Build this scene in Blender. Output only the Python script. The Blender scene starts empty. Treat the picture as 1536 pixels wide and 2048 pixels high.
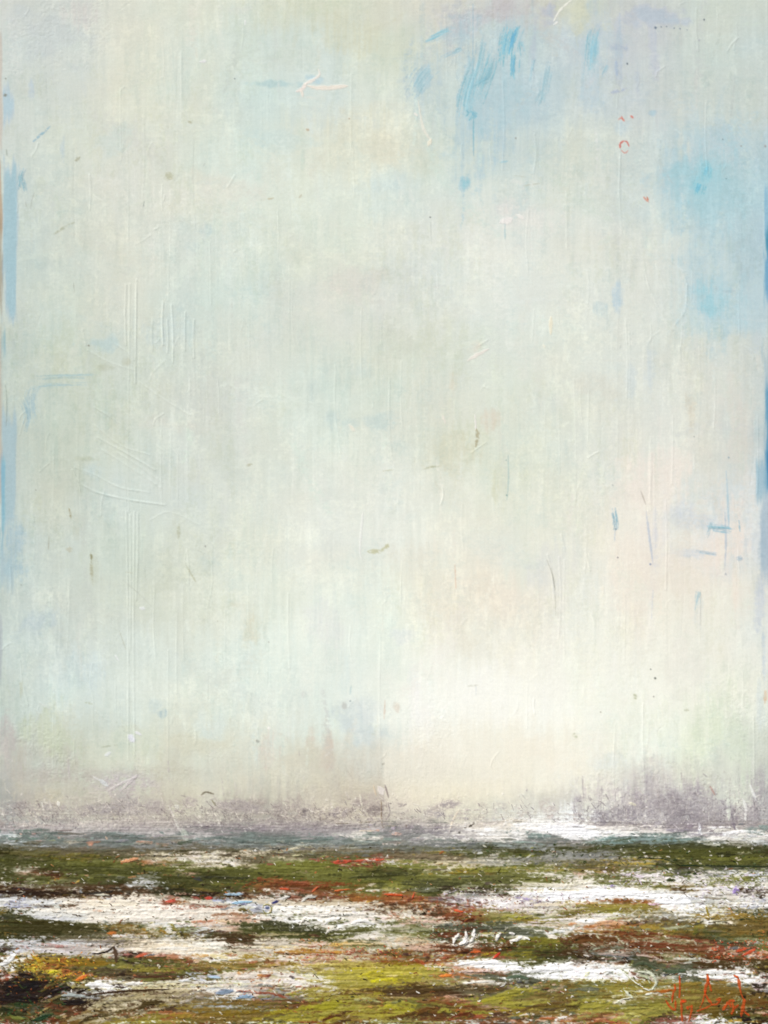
import bpy, math, random
import numpy as np

# ---------------------------------------------------------------------------------------------
# The photograph shows one thing: a large oil painting on stretched canvas, filling the frame.
# The script paints it layer by layer: every knife mark and brush stroke deposits pigment
# (colour) and body (thickness of the paint film) on the canvas; the paint film is then built as
# real relief geometry, one mesh per painted motif, and lit by a sun and the sky.
# Units of the painter: 1536 x 2048 across the canvas (1 unit = 0.78 mm).
# ---------------------------------------------------------------------------------------------
PW, PH = 1536.0, 2048.0
RES = 0.75                                   # paint-film samples per unit
RW, RH = int(PW * RES), int(PH * RES)
XX, YY = np.meshgrid((np.arange(RW, dtype=np.float32) + .5) / RES,
                     (np.arange(RH, dtype=np.float32) + .5) / RES)
COL = np.zeros((RH, RW, 3), np.float32)      # pigment, sRGB 0..255
HGT = np.zeros((RH, RW), np.float32)         # paint thickness, units
LAB = np.zeros((RH, RW), np.int16)           # which painted motif lies on top
RNG = np.random.default_rng(11)

def hexc(s):
    return np.array([int(s[i:i + 2], 16) for i in (0, 2, 4)], np.float32)

def smooth(a, b, x):
    t = np.clip((x - a) / (b - a), 0, 1)
    return t * t * (3 - 2 * t)

def vnoise(cx, cy, seed, w=RW, h=RH):
    """Value noise, cells of cx by cy units, -1..1."""
    r = np.random.default_rng(seed)
    nx, ny = int(w / RES / cx) + 3, int(h / RES / cy) + 3
    g = r.uniform(-1, 1, (ny, nx)).astype(np.float32)
    fx = np.arange(w, dtype=np.float32) / RES / cx
    fy = np.arange(h, dtype=np.float32) / RES / cy
    ix, iy = fx.astype(int), fy.astype(int)
    tx, ty = fx - ix, fy - iy
    tx = tx * tx * (3 - 2 * tx); ty = (ty * ty * (3 - 2 * ty))[:, None]
    rows = g[:, ix] * (1 - tx) + g[:, ix + 1] * tx
    return rows[iy] * (1 - ty) + rows[iy + 1] * ty

def fbm(cx, cy, seed, n=4, gain=.55):
    s, a, t = 0, 1., 0.
    for k in range(n):
        s = s + a * vnoise(max(cx / 2 ** k, 1.2), max(cy / 2 ** k, 1.2), seed + 101 * k)
        t += a; a *= gain
    return s / t * 1.6

N_H = fbm(90, 9, 1, 5, .7)                   # horizontal streaks
N_V = fbm(9, 120, 2, 4, .7)                  # vertical streaks
N_I = fbm(40, 40, 3, 5, .65)                 # isotropic, rough
N_F = fbm(7, 5, 4, 3, .8)                    # fine crumbs
N_VF = vnoise(1.9, 110, 5) * .6 + vnoise(3.2, 240, 6) * .6   # bristle lines, vertical
N_HF = vnoise(46, 2.0, 7) * .6 + vnoise(110, 3.4, 8) * .6    # bristle lines, horizontal

PARTS = [('painted_sky', None, None)]
def new_part(name, parent=None, label=None):
    PARTS.append((name, parent, label))
    return len(PARTS) - 1

def win(x0, y0, x1, y1):
    i0, i1 = max(int(x0 * RES), 0), min(int(x1 * RES) + 2, RW)
    j0, j1 = max(int(y0 * RES), 0), min(int(y1 * RES) + 2, RH)
    return (slice(j0, j1), slice(i0, i1)) if i1 > i0 and j1 > j0 else None

def rolled(N, sl, seed):
    r = np.random.default_rng(seed)
    h, w = sl[0].stop - sl[0].start, sl[1].stop - sl[1].start
    j = int(r.integers(0, max(RH - h, 1))); i = int(r.integers(0, max(RW - w, 1)))
    return N[j:j + h, i:i + w]

SEED = [100]
def seed():
    SEED[0] += 1
    return SEED[0]

def lay(sl, m, col, h=0., part=None, cov=.5):
    """Put paint down: m is the coverage mask 0..1."""
    if part is not None:
        LAB[sl][m > cov] = part
    c = COL[sl]
    c += m[..., None] * (col - c)
    if h:
        HGT[sl] += m * h

def patch(x, y, rx, ry, col, a=.7, ang=0., rough=.6, N=None, soft=.6, h=0., part=None, var=5):
    """A soft scumbled patch of paint with a broken edge."""
    N = N_V if N is None else N
    R = max(rx, ry) * 1.5
    sl = win(x - R, y - R, x + R, y + R)
    if sl is None: return
    dx, dy = XX[sl] - x, YY[sl] - y
    c, s = math.cos(math.radians(ang)), math.sin(math.radians(ang))
    d = np.sqrt(((dx * c + dy * s) / rx) ** 2 + ((-dx * s + dy * c) / ry) ** 2)
    k = seed()
    n = rolled(N, sl, k)
    m = smooth(1.05, 1.05 - soft, d + n * rough * .6) * a
    if N is not N_H and ry >= rx * .8:
        m = m * (.5 + .5 * smooth(-.45, .35, rolled(N_VF, sl, k + 9) + rolled(N_F, sl, k + 10) * .4))
    col = hexc(col) if isinstance(col, str) else col
    cc = col + (rolled(N_F, sl, k + 5)[..., None] * var)
    lay(sl, m, cc, h, part, cov=.45 * a)

def curve(pts):
    p = np.array(pts, float)
    if len(p) < 3: return p
    q = np.vstack([2 * p[0] - p[1], p, 2 * p[-1] - p[-2]])
    out = []
    for i in range(1, len(q) - 2):
        for t in np.linspace(0, 1, 6, endpoint=False):
            a, b, c, d = q[i - 1], q[i], q[i + 1], q[i + 2]
            out.append(.5 * (2 * b + (c - a) * t + (2 * a - 5 * b + 4 * c - d) * t * t + (3 * b - a - 3 * c + d) * t ** 3))
    out.append(p[-1])
    return np.array(out)

def stroke(pts, w, col, a=.95, h=.5, dry=.5, part=None, col2=None, var=10, taper=.5, edge=.35, ragged=.35):
    """One loaded brush or knife stroke along pts, full width w, with bristle marks."""
    P = curve(pts)
    if len(P) == 1: P = np.vstack([P[0] - [w * .25, 0], P[0] + [w * .25, 0]])
    hw = w / 2.
    R = hw * 1.5 + 2
    sl = win(P[:, 0].min() - R, P[:, 1].min() - R, P[:, 0].max() + R, P[:, 1].max() + R)
    if sl is None: return
    x, y = XX[sl], YY[sl]
    k = seed()
    r = np.random.default_rng(k)
    n1 = rolled(N_F, sl, k); n2 = rolled(N_I, sl, k + 1)
    best = np.full(x.shape, 1e9, np.float32); sg = np.zeros_like(best); tt = np.zeros_like(best)
    seg = np.diff(P, axis=0); L = np.hypot(seg[:, 0], seg[:, 1]) + 1e-6
    cum = np.concatenate([[0], np.cumsum(L)]); tot = cum[-1]
    for i in range(len(seg)):
        ux, uy = seg[i] / L[i]
        dx, dy = x - P[i, 0], y - P[i, 1]
        s = np.clip(dx * ux + dy * uy, 0, L[i])
        ex, ey = dx - s * ux, dy - s * uy
        d = ex * ex + ey * ey
        b = d < best
        best[b] = d[b]; sg[b] = (-dx * uy + dy * ux)[b]; tt[b] = (cum[i] + s)[b]
    d = np.sqrt(best)
    t = tt / tot
    wid = hw * (1 - taper * (np.abs(2 * t - 1) ** 3))
    nb = 24
    tab = r.uniform(0, 1, (6, nb)).astype(np.float32)
    bi = np.clip((sg / hw * .5 + .5) * (nb - 1), 0, nb - 1.001); bj = t * 4.99
    b0, j0 = bi.astype(int), bj.astype(int); fb, fj = bi - b0, bj - j0
    br = (tab[j0, b0] * (1 - fb) + tab[j0, np.minimum(b0 + 1, nb - 1)] * fb) * (1 - fj) + \
         (tab[j0 + 1, b0] * (1 - fb) + tab[j0 + 1, np.minimum(b0 + 1, nb - 1)] * fb) * fj
    e = 1 - d / np.maximum(wid, .5) + n1 * ragged * .5 + n2 * ragged * .6
    m = smooth(0, edge, e - dry * (br - .35) * (0.4 + .6 * np.abs(2 * t - 1)))
    if dry > .55:
        m *= smooth(-.5, .3, n1 + (.75 - dry) * 1.6)
    m = m * a
    col = hexc(col) if isinstance(col, str) else col
    cc = col + ((br - .5) * 2 * var)[..., None] + (n1 * var * .5)[..., None]
    if col2 is not None:
        c2 = hexc(col2) if isinstance(col2, str) else col2
        cc = cc + (smooth(.4, .75, br + n1 * .15) * .85)[..., None] * (c2 - cc)
    lay(sl, m, np.clip(cc, 0, 255), 0, part)
    if h:
        rim = smooth(0, .5, e) - .35 * smooth(.45, .95, e)
        HGT[sl] += m * h * (.35 + .65 * br) * (.5 + rim)

def spots(items, col, part_name=None, parent=None, w=4, h=.3, **k):
    for it in items:
        x, y = it[0], it[1]
        ww = it[2] if len(it) > 2 else w
        p = new_part(part_name, parent) if part_name else None
        stroke([(x, y)], ww, col, h=h, part=p, **k)

def tile(ox, oy, z):
    """Marks noted from an enlarged look at one corner: coordinates and widths are divided by z."""
    def put(rows, part=None, parent=None, **kw):
        for row in rows:
            *pts, w, col = row[:-1] if isinstance(row[-1], dict) else row
            opt = dict(kw); opt.update(row[-1] if isinstance(row[-1], dict) else {})
            p = new_part(part, parent) if part else None
            q = [(ox + u / z, oy + v / z) for u, v in zip(pts[0::2], pts[1::2])]
            stroke(q, w / z, col, part=p, **opt)
    return put
# ------------------------------------------------------------------ the sky: thin pale scumbles
SKY_Y = [0, 100, 200, 300, 400, 500, 600, 700, 800, 900, 1000, 1100, 1200, 1300, 1400, 1500, 1560, 1610, 1645]
SKY = """C4CDCB CBCFC9 D5D6C8 D7DAC9 D5D8C6 D3D5C0 D6D6C4 CFCFC6 C9C6C6 CCD0BE C2C7C6 C8D1C6 C3CCC5
C4D0CE CCD4CF D8DACB D5DDD0 CEDAD2 CFDAD2 D3D9C5 C6CFCB B9CCD0 BDCAD0 C2C8CC C5D0CA C5CFC9
C2CCC8 CED4CC D9DBCB D6DBCC C9DBD6 D0DCD6 D5DCD0 C5D3D0 B4CBD3 C6D0D0 C3CCCE C7D0CA C4D0CE
BCCACB D1D7CC D8DACC D5DDD0 CFDED6 DBDECB DBDBC7 CFD9CD C5D4D2 D1D6CA C9D2CF B7CED4 C0CFD4
A9C1CB CFD5CA D6D8CD DDE0D0 D8E0D3 D7E0D3 D4E0D8 D6DED6 D9E0D8 D7DCD2 CDD7D4 A6CBD8 B4CBD3
A8C1C8 CBD3C8 D7D9CC D3DBD2 D6DFD3 DADFD0 DBDFD3 DBDFD6 E0E4DB DEE1D7 D5DAD2 B5CFD6 B3C5CC
B5C6C8 CBD3C6 D3D6C8 CCD8D0 D0DCD2 DADCD1 D9DDD4 DADFD6 DCE3DB DBE2DB D4D9D3 B5D1DA BDCBD0
B4C4C2 C7D0C3 CAD3C8 CCD4CA D4DACE D3DACD D3D9CB D5DACB DAE0D5 D9E0D5 D5DAD2 CDD4CE BCC8CA
B8C7C4 C7CFC0 CBD3C6 D0D6CC D4DBD0 D2DDD2 D5DDD0 DADCCE DCE0D0 D9DED2 D8DCD4 D5D7CD A9BECB
B5C5C6 C4CDBE CBD4C8 D1D8CF D5DBCF D7E0D5 DAE0D4 D8DBC8 DADFCF DBE0D3 DEDFD6 D8D8CE 8FAFC4
A6BFCA C6CDBF CDD7D0 D0D8D0 D9DED2 DFE3D9 E3E5DA DCDFCE DBE0CE DDE1D2 EFE8DC D5DCDC C3C8CF
A8C0C9 C8D0C6 CCD5C8 D2D8CB DCE1D3 E2E5DA E5E7DB E6E4D4 DEE1D2 E2E2D4 F0EBDD DADEDF A9B6C6
B8C8C6 C6D0C8 CDD5CA D6DACB DFE4D4 E4E9DD E5EADC EBE5D2 EDE2D0 E3E5DB F2ECDB E9E6D7 C9CFD4
C4D2CE CDD8D2 D3DFD8 DBE4DA E2EBE0 E5EDE3 E7EDE0 EEEBDB EEEADA EDEFE2 F3F3E4 E9E8DA CFD6D6
C3CEC4 D0DCD5 D9E3DA DEE6DA E1ECE3 E3ECE2 EEF1E6 F8FAF3 FAFBF0 F4F8EC F5F7EA EBEEDF D5DCD0
BDBDB2 C8CEBE D3D8C8 D8DAC8 D9DACA D4D4C2 D6DAD0 F0EEDF F2F0DF F4F4E4 EFF4E6 E4EAD6 D0D4C6
B5B2AC C2BFB2 C9C7BA CFCDBC D5D2BF D4D0BC CFC9B8 EAE6D2 F0EBD7 F1EDDD DCD8CE D9DACB C6C8BE
A8A8A6 B9B3AD B8B1AE C4C0B4 C9C6B8 C4C0B4 BFB8B2 D6D2C4 DAD6C8 D5CFC4 B5A8AE B4A8AC B0ABAE
A3A3A2 B9B4AC B7B1A9 B9B3AA AFA8A2 B1A9A4 C5BFB2 B5AEAA E0DDD5 F5F4F0 D0CAC8 A89DA2 A5A2A2"""
G = np.array([[hexc(c) for c in r.split()] for r in SKY.split('\n')])
for j in range(len(SKY_Y)):                                    # the blue of the edges stays at the edges
    G[j, 0] += .62 * (G[j, 1] - G[j, 0]) if SKY_Y[j] < 1300 else 0
    G[j, 12] += .65 * (G[j, 11] - G[j, 12]) if SKY_Y[j] < 1450 else 0
G[10:14, 7:10] += .35 * (hexc('EAE8DC') - G[10:14, 7:10])
G[5:10, 9:12] += .3 * (hexc('DEDFD4') - G[5:10, 9:12])
wx = XX + fbm(70, 130, 21) * 26 + N_V * 9
wy = YY + fbm(120, 100, 31) * 34 + N_V * 22
ky = np.interp(np.clip(wy, 0, 1645), SKY_Y, np.arange(len(SKY_Y))).astype(np.float32)
kx = np.clip(wx / 128., 0, 11.999)
ix = np.clip(kx.astype(int), 0, 11); iy = np.clip(ky.astype(int), 0, len(SKY_Y) - 2)
tx = kx - ix; ty = np.clip(ky - iy, 0, 1)
tx = (tx * tx * (3 - 2 * tx))[..., None]; ty = (ty * ty * (3 - 2 * ty))[..., None]
COL[:] = (G[iy, ix] * (1 - tx) + G[iy, ix + 1] * tx) * (1 - ty) + (G[iy + 1, ix] * (1 - tx) + G[iy + 1, ix + 1] * tx) * ty
del wx, wy, ky, kx, tx, ty
warm = fbm(60, 90, 41) ; lum = fbm(45, 80, 51); cool = fbm(110, 60, 61)
g = COL.mean(2, keepdims=True); COL[:] = g + (COL - g) * .82 + np.array([6., 8., 5.], np.float32)
COL += lum[..., None] * 3. + warm[..., None] * np.array([1.4, .3, -1.6], np.float32)
COL += cool[..., None] * np.array([-1.4, .4, 1.0], np.float32)
COL += (N_VF * (1.1 + 1.1 * N_I))[..., None] + (N_F * 1.1)[..., None] + (N_V * 1.6)[..., None] + (N_I * 1.5)[..., None]
HGT += N_VF * .055 + N_F * .06 + vnoise(2.7, 2.7, 71) * .035 + N_V * .05
del warm, lum, cool
ridge_later = []

N_G = vnoise(2.6, 2.6, 81) * .7 + vnoise(4.6, 3.8, 82) * .6 + vnoise(9, 8, 83) * .3
# rougher, gritty passages of the ground
for x, y, rx, ry, k in ((90, 70, 110, 80, .40), (170, 60, 60, 90, .35), (940, 55, 75, 50, .32), (80, 1480, 75, 60, .7), (430, 1500, 90, 40, .3),
                        (860, 1440, 60, 60, .35), (1480, 1440, 70, 90, .4), (80, 1180, 30, 70, .3), (350, 430, 120, 70, .15),
                        (240, 1580, 200, 40, .35), (700, 1580, 200, 50, .3), (1350, 1570, 200, 50, .35), (420, 1060, 90, 60, .14)):
    sl = win(x - rx * 1.4, y - ry * 1.4, x + rx * 1.4, y + ry * 1.4)
    d = np.sqrt(((XX[sl] - x) / rx) ** 2 + ((YY[sl] - y) / ry) ** 2)
    m = smooth(1.3, .2, d + rolled(N_I, sl, seed()) * .9) * k * .75
    n = rolled(N_G, sl, seed())
    HGT[sl] += m * n * .8
    COL[sl] += (m * n * 9)[..., None]

N_M = N_V * .5 + N_I * .65 + N_F * .22
# broad scumbled colour passages, upper sky
for a in (
    (90, 60, 90, 70, 'C8D0CF', .5), (170, 30, 50, 40, 'D6D2CC', .6), (700, 60, 70, 70, 'D4D6BE', .7), (820, 80, 40, 60, 'CDD4C2', .5),
    (940, 50, 70, 45, 'C5C8CA', .8), (1000, 20, 60, 25, 'C6C2C2', .7), (1090, 30, 38, 30, 'B8BDCE', .8), (1165, 35, 45, 35, 'D0D4BF', .9),
    (1300, 32, 75, 24, 'B9BFD2', .8), (1238, 90, 11, 75, 'BAC3D6', .7), (1307, 80, 11, 75, 'C0C4D4', .7), (1068, 95, 10, 55, 'B7BFCF', .75),
    (1238, 95, 22, 10, 'B5B8CE', .7), (1345, 42, 35, 14, 'B6C0D4', .6), (1310, 130, 10, 40, 'C3C4D2', .5), (1272, 160, 10, 30, 'BDC5D2', .5),
    (985, 240, 75, 90, 'B9CFD6', .75), (1040, 180, 50, 60, 'BCCFD4', .6), (940, 180, 14, 60, '9FC3D6', .7), (845, 160, 18, 34, 'A9C9D8', .75, 25),
    (900, 75, 50, 20, 'BCCFD2', .5), (1190, 100, 14, 42, '9DC3DA', .8, 10), (1186, 104, 8, 14, '7FB9DA', .8), (1180, 165, 11, 24, 'DAD8D4', .8, 30),
    (1200, 60, 10, 20, 'B4C0D4', .5), (928, 366, 12, 18, '97C4D8', .8), (1305, 225, 12, 9, 'B2C8D6', .8), (1245, 255, 20, 16, 'BACED6', .6),
    (1400, 355, 58, 52, 'A4CBDA', .8), (1395, 372, 18, 18, '7CBAD8', .9), (1415, 345, 14, 26, '84BFDA', .85), (1360, 340, 40, 24, 'B0CFD8', .7),
    (1440, 270, 40, 40, 'B6CCD6', .5), (1450, 450, 60, 110, 'B4CED4', .45), (1410, 420, 34, 50, 'ACCBD4', .35), (1500, 500, 36, 90, 'B0C6CF', .6),
    (1420, 600, 50, 44, 'ABD0DE', .85), (1415, 615, 20, 22, '9CC9DC', .7), (1440, 660, 22, 40, 'BCD3D4', .6), (1235, 592, 14, 32, 'BFD3DD', .8),
    (1198, 615, 16, 14, 'C6D8D8', .6), (1300, 740, 14, 60, 'D0DCE0', .5), (1390, 690, 12, 60, 'DCDED6', .6), (1380, 300, 9, 26, 'DDE0D2', .7),
    (1360, 250, 7, 90, 'D8DCD0', .5), (1395, 170, 10, 40, 'D9D9D2', .5), (1010, 418, 22, 22, 'E9E6DF', .85), (1060, 445, 60, 40, 'E5E7DD', .7),
    (545, 350, 26, 40, 'DFE3D6', .6), (440, 375, 66, 26, 'DFE1D3', .75), (385, 350, 22, 20, 'DFDFCF', .7), (540, 168, 62, 8, 'B7D2D2', .7, 2),
    (635, 160, 20, 12, 'B9D5DE', .7), (620, 195, 40, 8, 'E4E3D6', .5), (230, 285, 40, 30, 'CBDAD4', .5), (410, 460, 14, 12, 'C3D6D6', .6),
    (125, 300, 6, 40, 'BDCDD2', .6), (62, 180, 8, 24, 'B9CAD6', .6), (320, 330, 60, 90, 'DADCD0', .4), (720, 250, 60, 50, 'DCDDC8', .6),
    (760, 300, 60, 40, 'DBDAC6', .5), (570, 280, 90, 22, 'CCDED8', .5), (780, 370, 60, 22, 'CFDEDA', .5), (860, 200, 40, 50, 'CDD8D2', .5),
    (205, 688, 50, 18, 'BCD2D2', .6), (320, 665, 45, 40, 'C6D6D4', .5), (380, 660, 14, 44, 'C6DAD6', .6), (270, 660, 10, 60, 'C8D4CC', .5),
    (210, 735, 30, 9, 'BFC5B2', .6), (252, 725, 10, 8, 'BDBFA8', .6), (175, 917, 30, 9, 'B6BCA2', .5), (150, 950, 26, 40, 'BFC8B6', .5),
    (200, 945, 50, 20, 'CBDAD6', .6, 15), (440, 800, 60, 60, 'CED2CB', .5), (320, 850, 80, 24, 'D6D6CA', .5), (460, 890, 20, 90, 'CDD6CC', .4),
    (560, 590, 50, 60, 'D4D9CE', .4), (700, 570, 70, 40, 'DCD9CE', .5), (790, 670, 60, 40, 'CFD5C6', .5), (720, 740, 30, 30, 'CDDCD6', .4),
    (625, 785, 14, 30, 'C5D4CE', .5), (665, 840, 24, 22, 'C3D5D1', .6), (760, 845, 60, 20, 'CADAD4', .6), (960, 690, 24, 18, 'E2DDCE', .7, -15),
    (905, 770, 12, 30, 'E0DBC6', .6), (900, 910, 60, 50, 'D9D9C2', .7), (985, 840, 26, 24, 'DFD5C2', .6), (1000, 960, 22, 60, 'DADCC2', .6),
    (1200, 780, 60, 40, 'D8D8CA', .5), (1260, 760, 14, 40, 'CEDADA', .5), (1380, 830, 12, 44, 'D5CEBB', .7), (1480, 860, 20, 120, 'DAD8CC', .6),
    (1255, 930, 26, 22, 'EFE9DC', .8), (1340, 945, 40, 40, 'F0E6DA', .8), (1300, 985, 80, 30, 'EDE6DA', .6), (1230, 800, 8, 12, 'BFD0D8', .5)):
    patch(*a[:4], a[4], a[5], ang=a[6] if len(a) > 6 else 0, N=N_M if a[3] >= a[2] * .8 else N_I, rough=1.25, soft=.7)
for a in ((955, 190, 70, 170, 'AECAD6', .5), (1020, 130, 60, 110, 'B4CCD6', .45), (1190, 120, 34, 110, 'B0CADA', .5), (850, 150, 40, 80, 'B6CED8', .4), (1400, 390, 90, 120, 'AACBD8', .5),
          (1370, 350, 70, 50, 'A6CAD8', .5), (1470, 420, 60, 120, 'B0CCD6', .4), (1430, 620, 70, 80, 'B2D0DA', .5), (1080, 260, 60, 90, 'C2D2D4', .4), (930, 330, 40, 70, 'B8D0D6', .4),
          (1040, 430, 90, 30, 'E9E8E0', .5), (960, 480, 120, 50, 'E4E6DC', .4), (440, 390, 110, 40, 'E3E4D8', .55), (1100, 560, 110, 60, 'E2E5DC', .4), (700, 640, 120, 70, 'DCE0D4', .35)):
    patch(*a[:4], a[4], a[5], N=N_M, rough=1.6, soft=.9)
# lower sky
for a in (
    (1250, 1110, 40, 60, 'F4EADA', .7), (1270, 1180, 55, 60, 'F5ECDA', .7), (1370, 1130, 70, 30, 'EFE6D8', .7), (1480, 1070, 22, 60, 'F2E4D8', .9),
    (1440, 1100, 30, 30, 'F2E4D6', .8), (1470, 1160, 14, 70, 'F2E8D8', .7), (1290, 1060, 24, 40, 'F1EAE2', .7), (1400, 1045, 70, 20, 'C9D6DE', .85),
    (1375, 1035, 40, 28, 'D3DADF', .7), (1380, 1108, 60, 12, 'CBD6E0', .75), (1310, 1075, 8, 70, 'C9D0DE', .85), (1305, 1150, 8, 60, 'E2E4E6', .7),
    (1360, 1170, 60, 40, 'ECE4D2', .6), (1395, 1210, 10, 40, 'D3DDDC', .6), (1440, 1000, 40, 40, 'D2DADA', .5), (1300, 1250, 10, 80, 'F6F3EA', .7),
    (1525, 1100, 12, 60, 'A8BCC8', .7), (1520, 1200, 12, 60, 'C3CEDA', .7), (1530, 1300, 8, 60, 'BFD0E0', .8), (1530, 1395, 5, 16, 'D9A070', .6),
    (960, 1170, 50, 50, 'E9E0CE', .5), (905, 1210, 40, 70, 'E8E1CE', .4), (1010, 1210, 40, 60, 'ECE4D4', .5), (930, 1280, 60, 40, 'ECE8D4', .5),
    (820, 1130, 60, 50, 'E5E3D2', .5), (1100, 1150, 50, 80, 'E2E4DE', .6), (650, 1250, 40, 60, 'E6E8E4', .5), (800, 1270, 30, 20, 'E4EAE8', .5),
    (830, 1390, 16, 60, 'FCFBF6', .85), (850, 1440, 30, 50, 'FBFAF4', .75), (960, 1400, 80, 70, 'FBFCF2', .6), (1080, 1400, 60, 60, 'F9FBF0', .6),
    (690, 1350, 12, 50, 'D9E9E8', .5), (720, 1455, 60, 40, 'D3DEDC', .8, 40), (730, 1420, 40, 26, 'D9E2E0', .6), (560, 1420, 60, 50, 'E2EAE0', .5),
    (620, 1480, 16, 34, 'DCD0C0', .75), (655, 1500, 18, 44, 'DACCBC', .75), (530, 1500, 30, 40, 'DCD3C6', .7), (590, 1520, 70, 24, 'D6D2BE', .5),
    (830, 1500, 40, 26, 'F0E6D6', .7), (793, 1415, 11, 14, 'D9C8B6', .9), (688, 1412, 7, 9, 'BDBDB8', .9), (608, 1388, 6, 8, 'CFCFCA', .8),
    (325, 1428, 11, 9, 'B5C8CA', .9), (310, 1410, 20, 16, 'CCDAD6', .6), (470, 1210, 26, 20, 'DBDAC6', .6), (500, 1250, 22, 50, 'E0DDC4', .6),
    (350, 1150, 60, 40, 'CBD2C0', .5), (330, 1270, 50, 50, 'D8DED0', .4), (250, 1270, 50, 120, 'CBD6CE', .4), (80, 1250, 40, 30, 'B9CAD0', .5),
    (170, 1340, 50, 40, 'CEDEDE', .5), (30, 1100, 26, 70, 'A9C2CC', .7), (190, 1140, 20, 34, 'C3C8B2', .6), (150, 1060, 20, 40, 'C8CCB8', .4),
    (42, 1375, 7, 20, 'BFC6B2', .8), (90, 1460, 60, 50, 'C9D2B8', .7), (120, 1500, 50, 34, 'C6CFB6', .6), (15, 1470, 16, 60, 'BFB8B4', .8),
    (40, 1530, 20, 60, 'C2BFB2', .7), (260, 1480, 60, 30, 'D6DECB', .6), (420, 1450, 60, 40, 'DDE8E0', .6), (400, 1490, 60, 20, 'D9D8C2', .5),
    (1150, 1330, 30, 60, 'EAF0DE', .5), (1250, 1450, 40, 60, 'EEF4E2', .6), (1360, 1340, 60, 60, 'E6E2D6', .4), (1450, 1335, 10, 26, 'D3DCCB', .8),
    (1410, 1380, 12, 30, 'E2ECEC', .6), (1430, 1430, 60, 70, 'DFE9CF', .7), (1480, 1480, 30, 90, 'D9E4CE', .6), (1520, 1420, 14, 60, 'D4E0E0', .6),
    (1360, 1390, 22, 20, 'DFE0D2', .6), (1080, 1500, 100, 34, 'FBF3DF', .6), (1200, 1530, 40, 30, 'E8F0EC', .5)):
    patch(*a[:4], a[4], a[5], ang=a[6] if len(a) > 6 else 0, N=N_M if a[3] >= a[2] * .8 else N_I, rough=1.25, soft=.7)

# thin brushwork worked over the whole ground, mostly downwards, some sweeping
def sweeps(n, box, l, w, ang, spread, a, dcol, h, seed_, j=26):
    r = np.random.default_rng(seed_); base = COL.copy()
    for k in range(n):
        x, y = r.uniform(box[0], box[2]), r.uniform(box[1], box[3])
        sx = np.clip(x + r.normal(0, j), 2, PW - 3); sy = np.clip(y + r.normal(0, j * 1.4), 2, 1640)
        c = base[int(sy * RES), int(sx * RES)] + r.normal(0, dcol) + r.normal(0, dcol * .25, 3)
        t = math.radians(ang + r.normal(0, spread)); ll = r.uniform(.5, 1.4) * l / 2; bend = r.normal(0, ll * .12)
        dx, dy = math.cos(t) * ll, math.sin(t) * ll
        stroke([(x - dx, y - dy), (x + bend * math.sin(t), y - bend * math.cos(t)), (x + dx, y + dy)], w * r.uniform(.4, 1.5), np.clip(c, 0, 253).astype(np.float32),
               a=a * r.uniform(.4, 1), h=h * r.uniform(.2, 1), dry=.75, var=4, edge=.9, ragged=.6)
sweeps(620, (0, 0, 1536, 1620), 110, 18, 90, 7, .62, 5, .12, 51)
sweeps(150, (0, 0, 1536, 700), 70, 16, 0, 12, .6, 4.5, .10, 52)
sweeps(160, (200, 150, 1300, 1100), 60, 14, -50, 40, .6, 4.5, .12, 53)
sweeps(500, (0, 0, 1536, 1600), 26, 5, 90, 45, .5, 6, .16, 54)
sweeps(260, (0, 1380, 1536, 1630), 34, 8, 80, 30, .6, 8, .3, 55)
# dry scumbles: broken lighter and darker paint dragged over the ground
def dry(N, k, lo, hi, d, a, y0=0, y1=1640):
    sl = (slice(int(y0 * RES), int(y1 * RES)), slice(0, RW))
    n = np.roll(N, (37 * k, 211 * k), (0, 1))[sl] + np.roll(N_F, (91 * k, 57 * k), (0, 1))[sl] * .45 + np.roll(N_G, (13 * k, 29 * k), (0, 1))[sl] * .2
    where = smooth(-.1, .5, np.roll(N_B, (53 * k, 301 * k), (0, 1))[sl])
    m = smooth(lo, hi, n) * where * a
    COL[sl] += m[..., None] * np.array(d, np.float32) * .62; HGT[sl] += m * .1
N_B = fbm(190, 170, 401, 4, .6)
N_D = fbm(16, 60, 402, 5, .8); N_C = fbm(44, 30, 403, 5, .8)
dry(N_D, 1, .05, .6, (13, 12, 9), .9); dry(N_D, 2, .05, .6, (-12, -9, -9), .8); dry(N_C, 3, .1, .6, (12, 11, 8), .8)
dry(N_C, 4, .1, .7, (-11, -6, -3), .8); dry(N_D, 5, .1, .5, (-8, -8, -14), .8); dry(N_V, 6, .1, .5, (9, 9, 9), .8); dry(N_V, 7, .1, .5, (-10, -6, -4), .8)
dry(N_D, 8, .0, .5, (14, 13, 10), .9, 1000); dry(N_D, 9, .05, .5, (-14, -12, -12), .8, 1200)
r = np.random.default_rng(77)
for k in range(300):                                           # fine runs and ridges down the whole sky
    x, y, l = r.uniform(10, 1526), r.uniform(0, 1500), r.uniform(20, 190) * (1 if r.random() < .7 else .4)
    ridge_later.append(([(x, y), (x + r.normal(0, 2), y + l * .5), (x + r.normal(0, 3), y + l)], r.uniform(1.8, 3.2), r.uniform(-.16, .34)))
for k in range(150):                                           # little curved scrapes
    x, y, l, t = r.uniform(10, 1526), r.uniform(0, 1560), r.uniform(8, 40), r.uniform(.6, 2.6)
    dx, dy = math.cos(t) * l, math.sin(t) * l
    ridge_later.append(([(x, y), (x + dx * .5 + r.normal(0, 3), y + dy * .5), (x + dx, y + dy)], r.uniform(1.8, 2.8), r.uniform(-.2, .4)))
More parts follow.
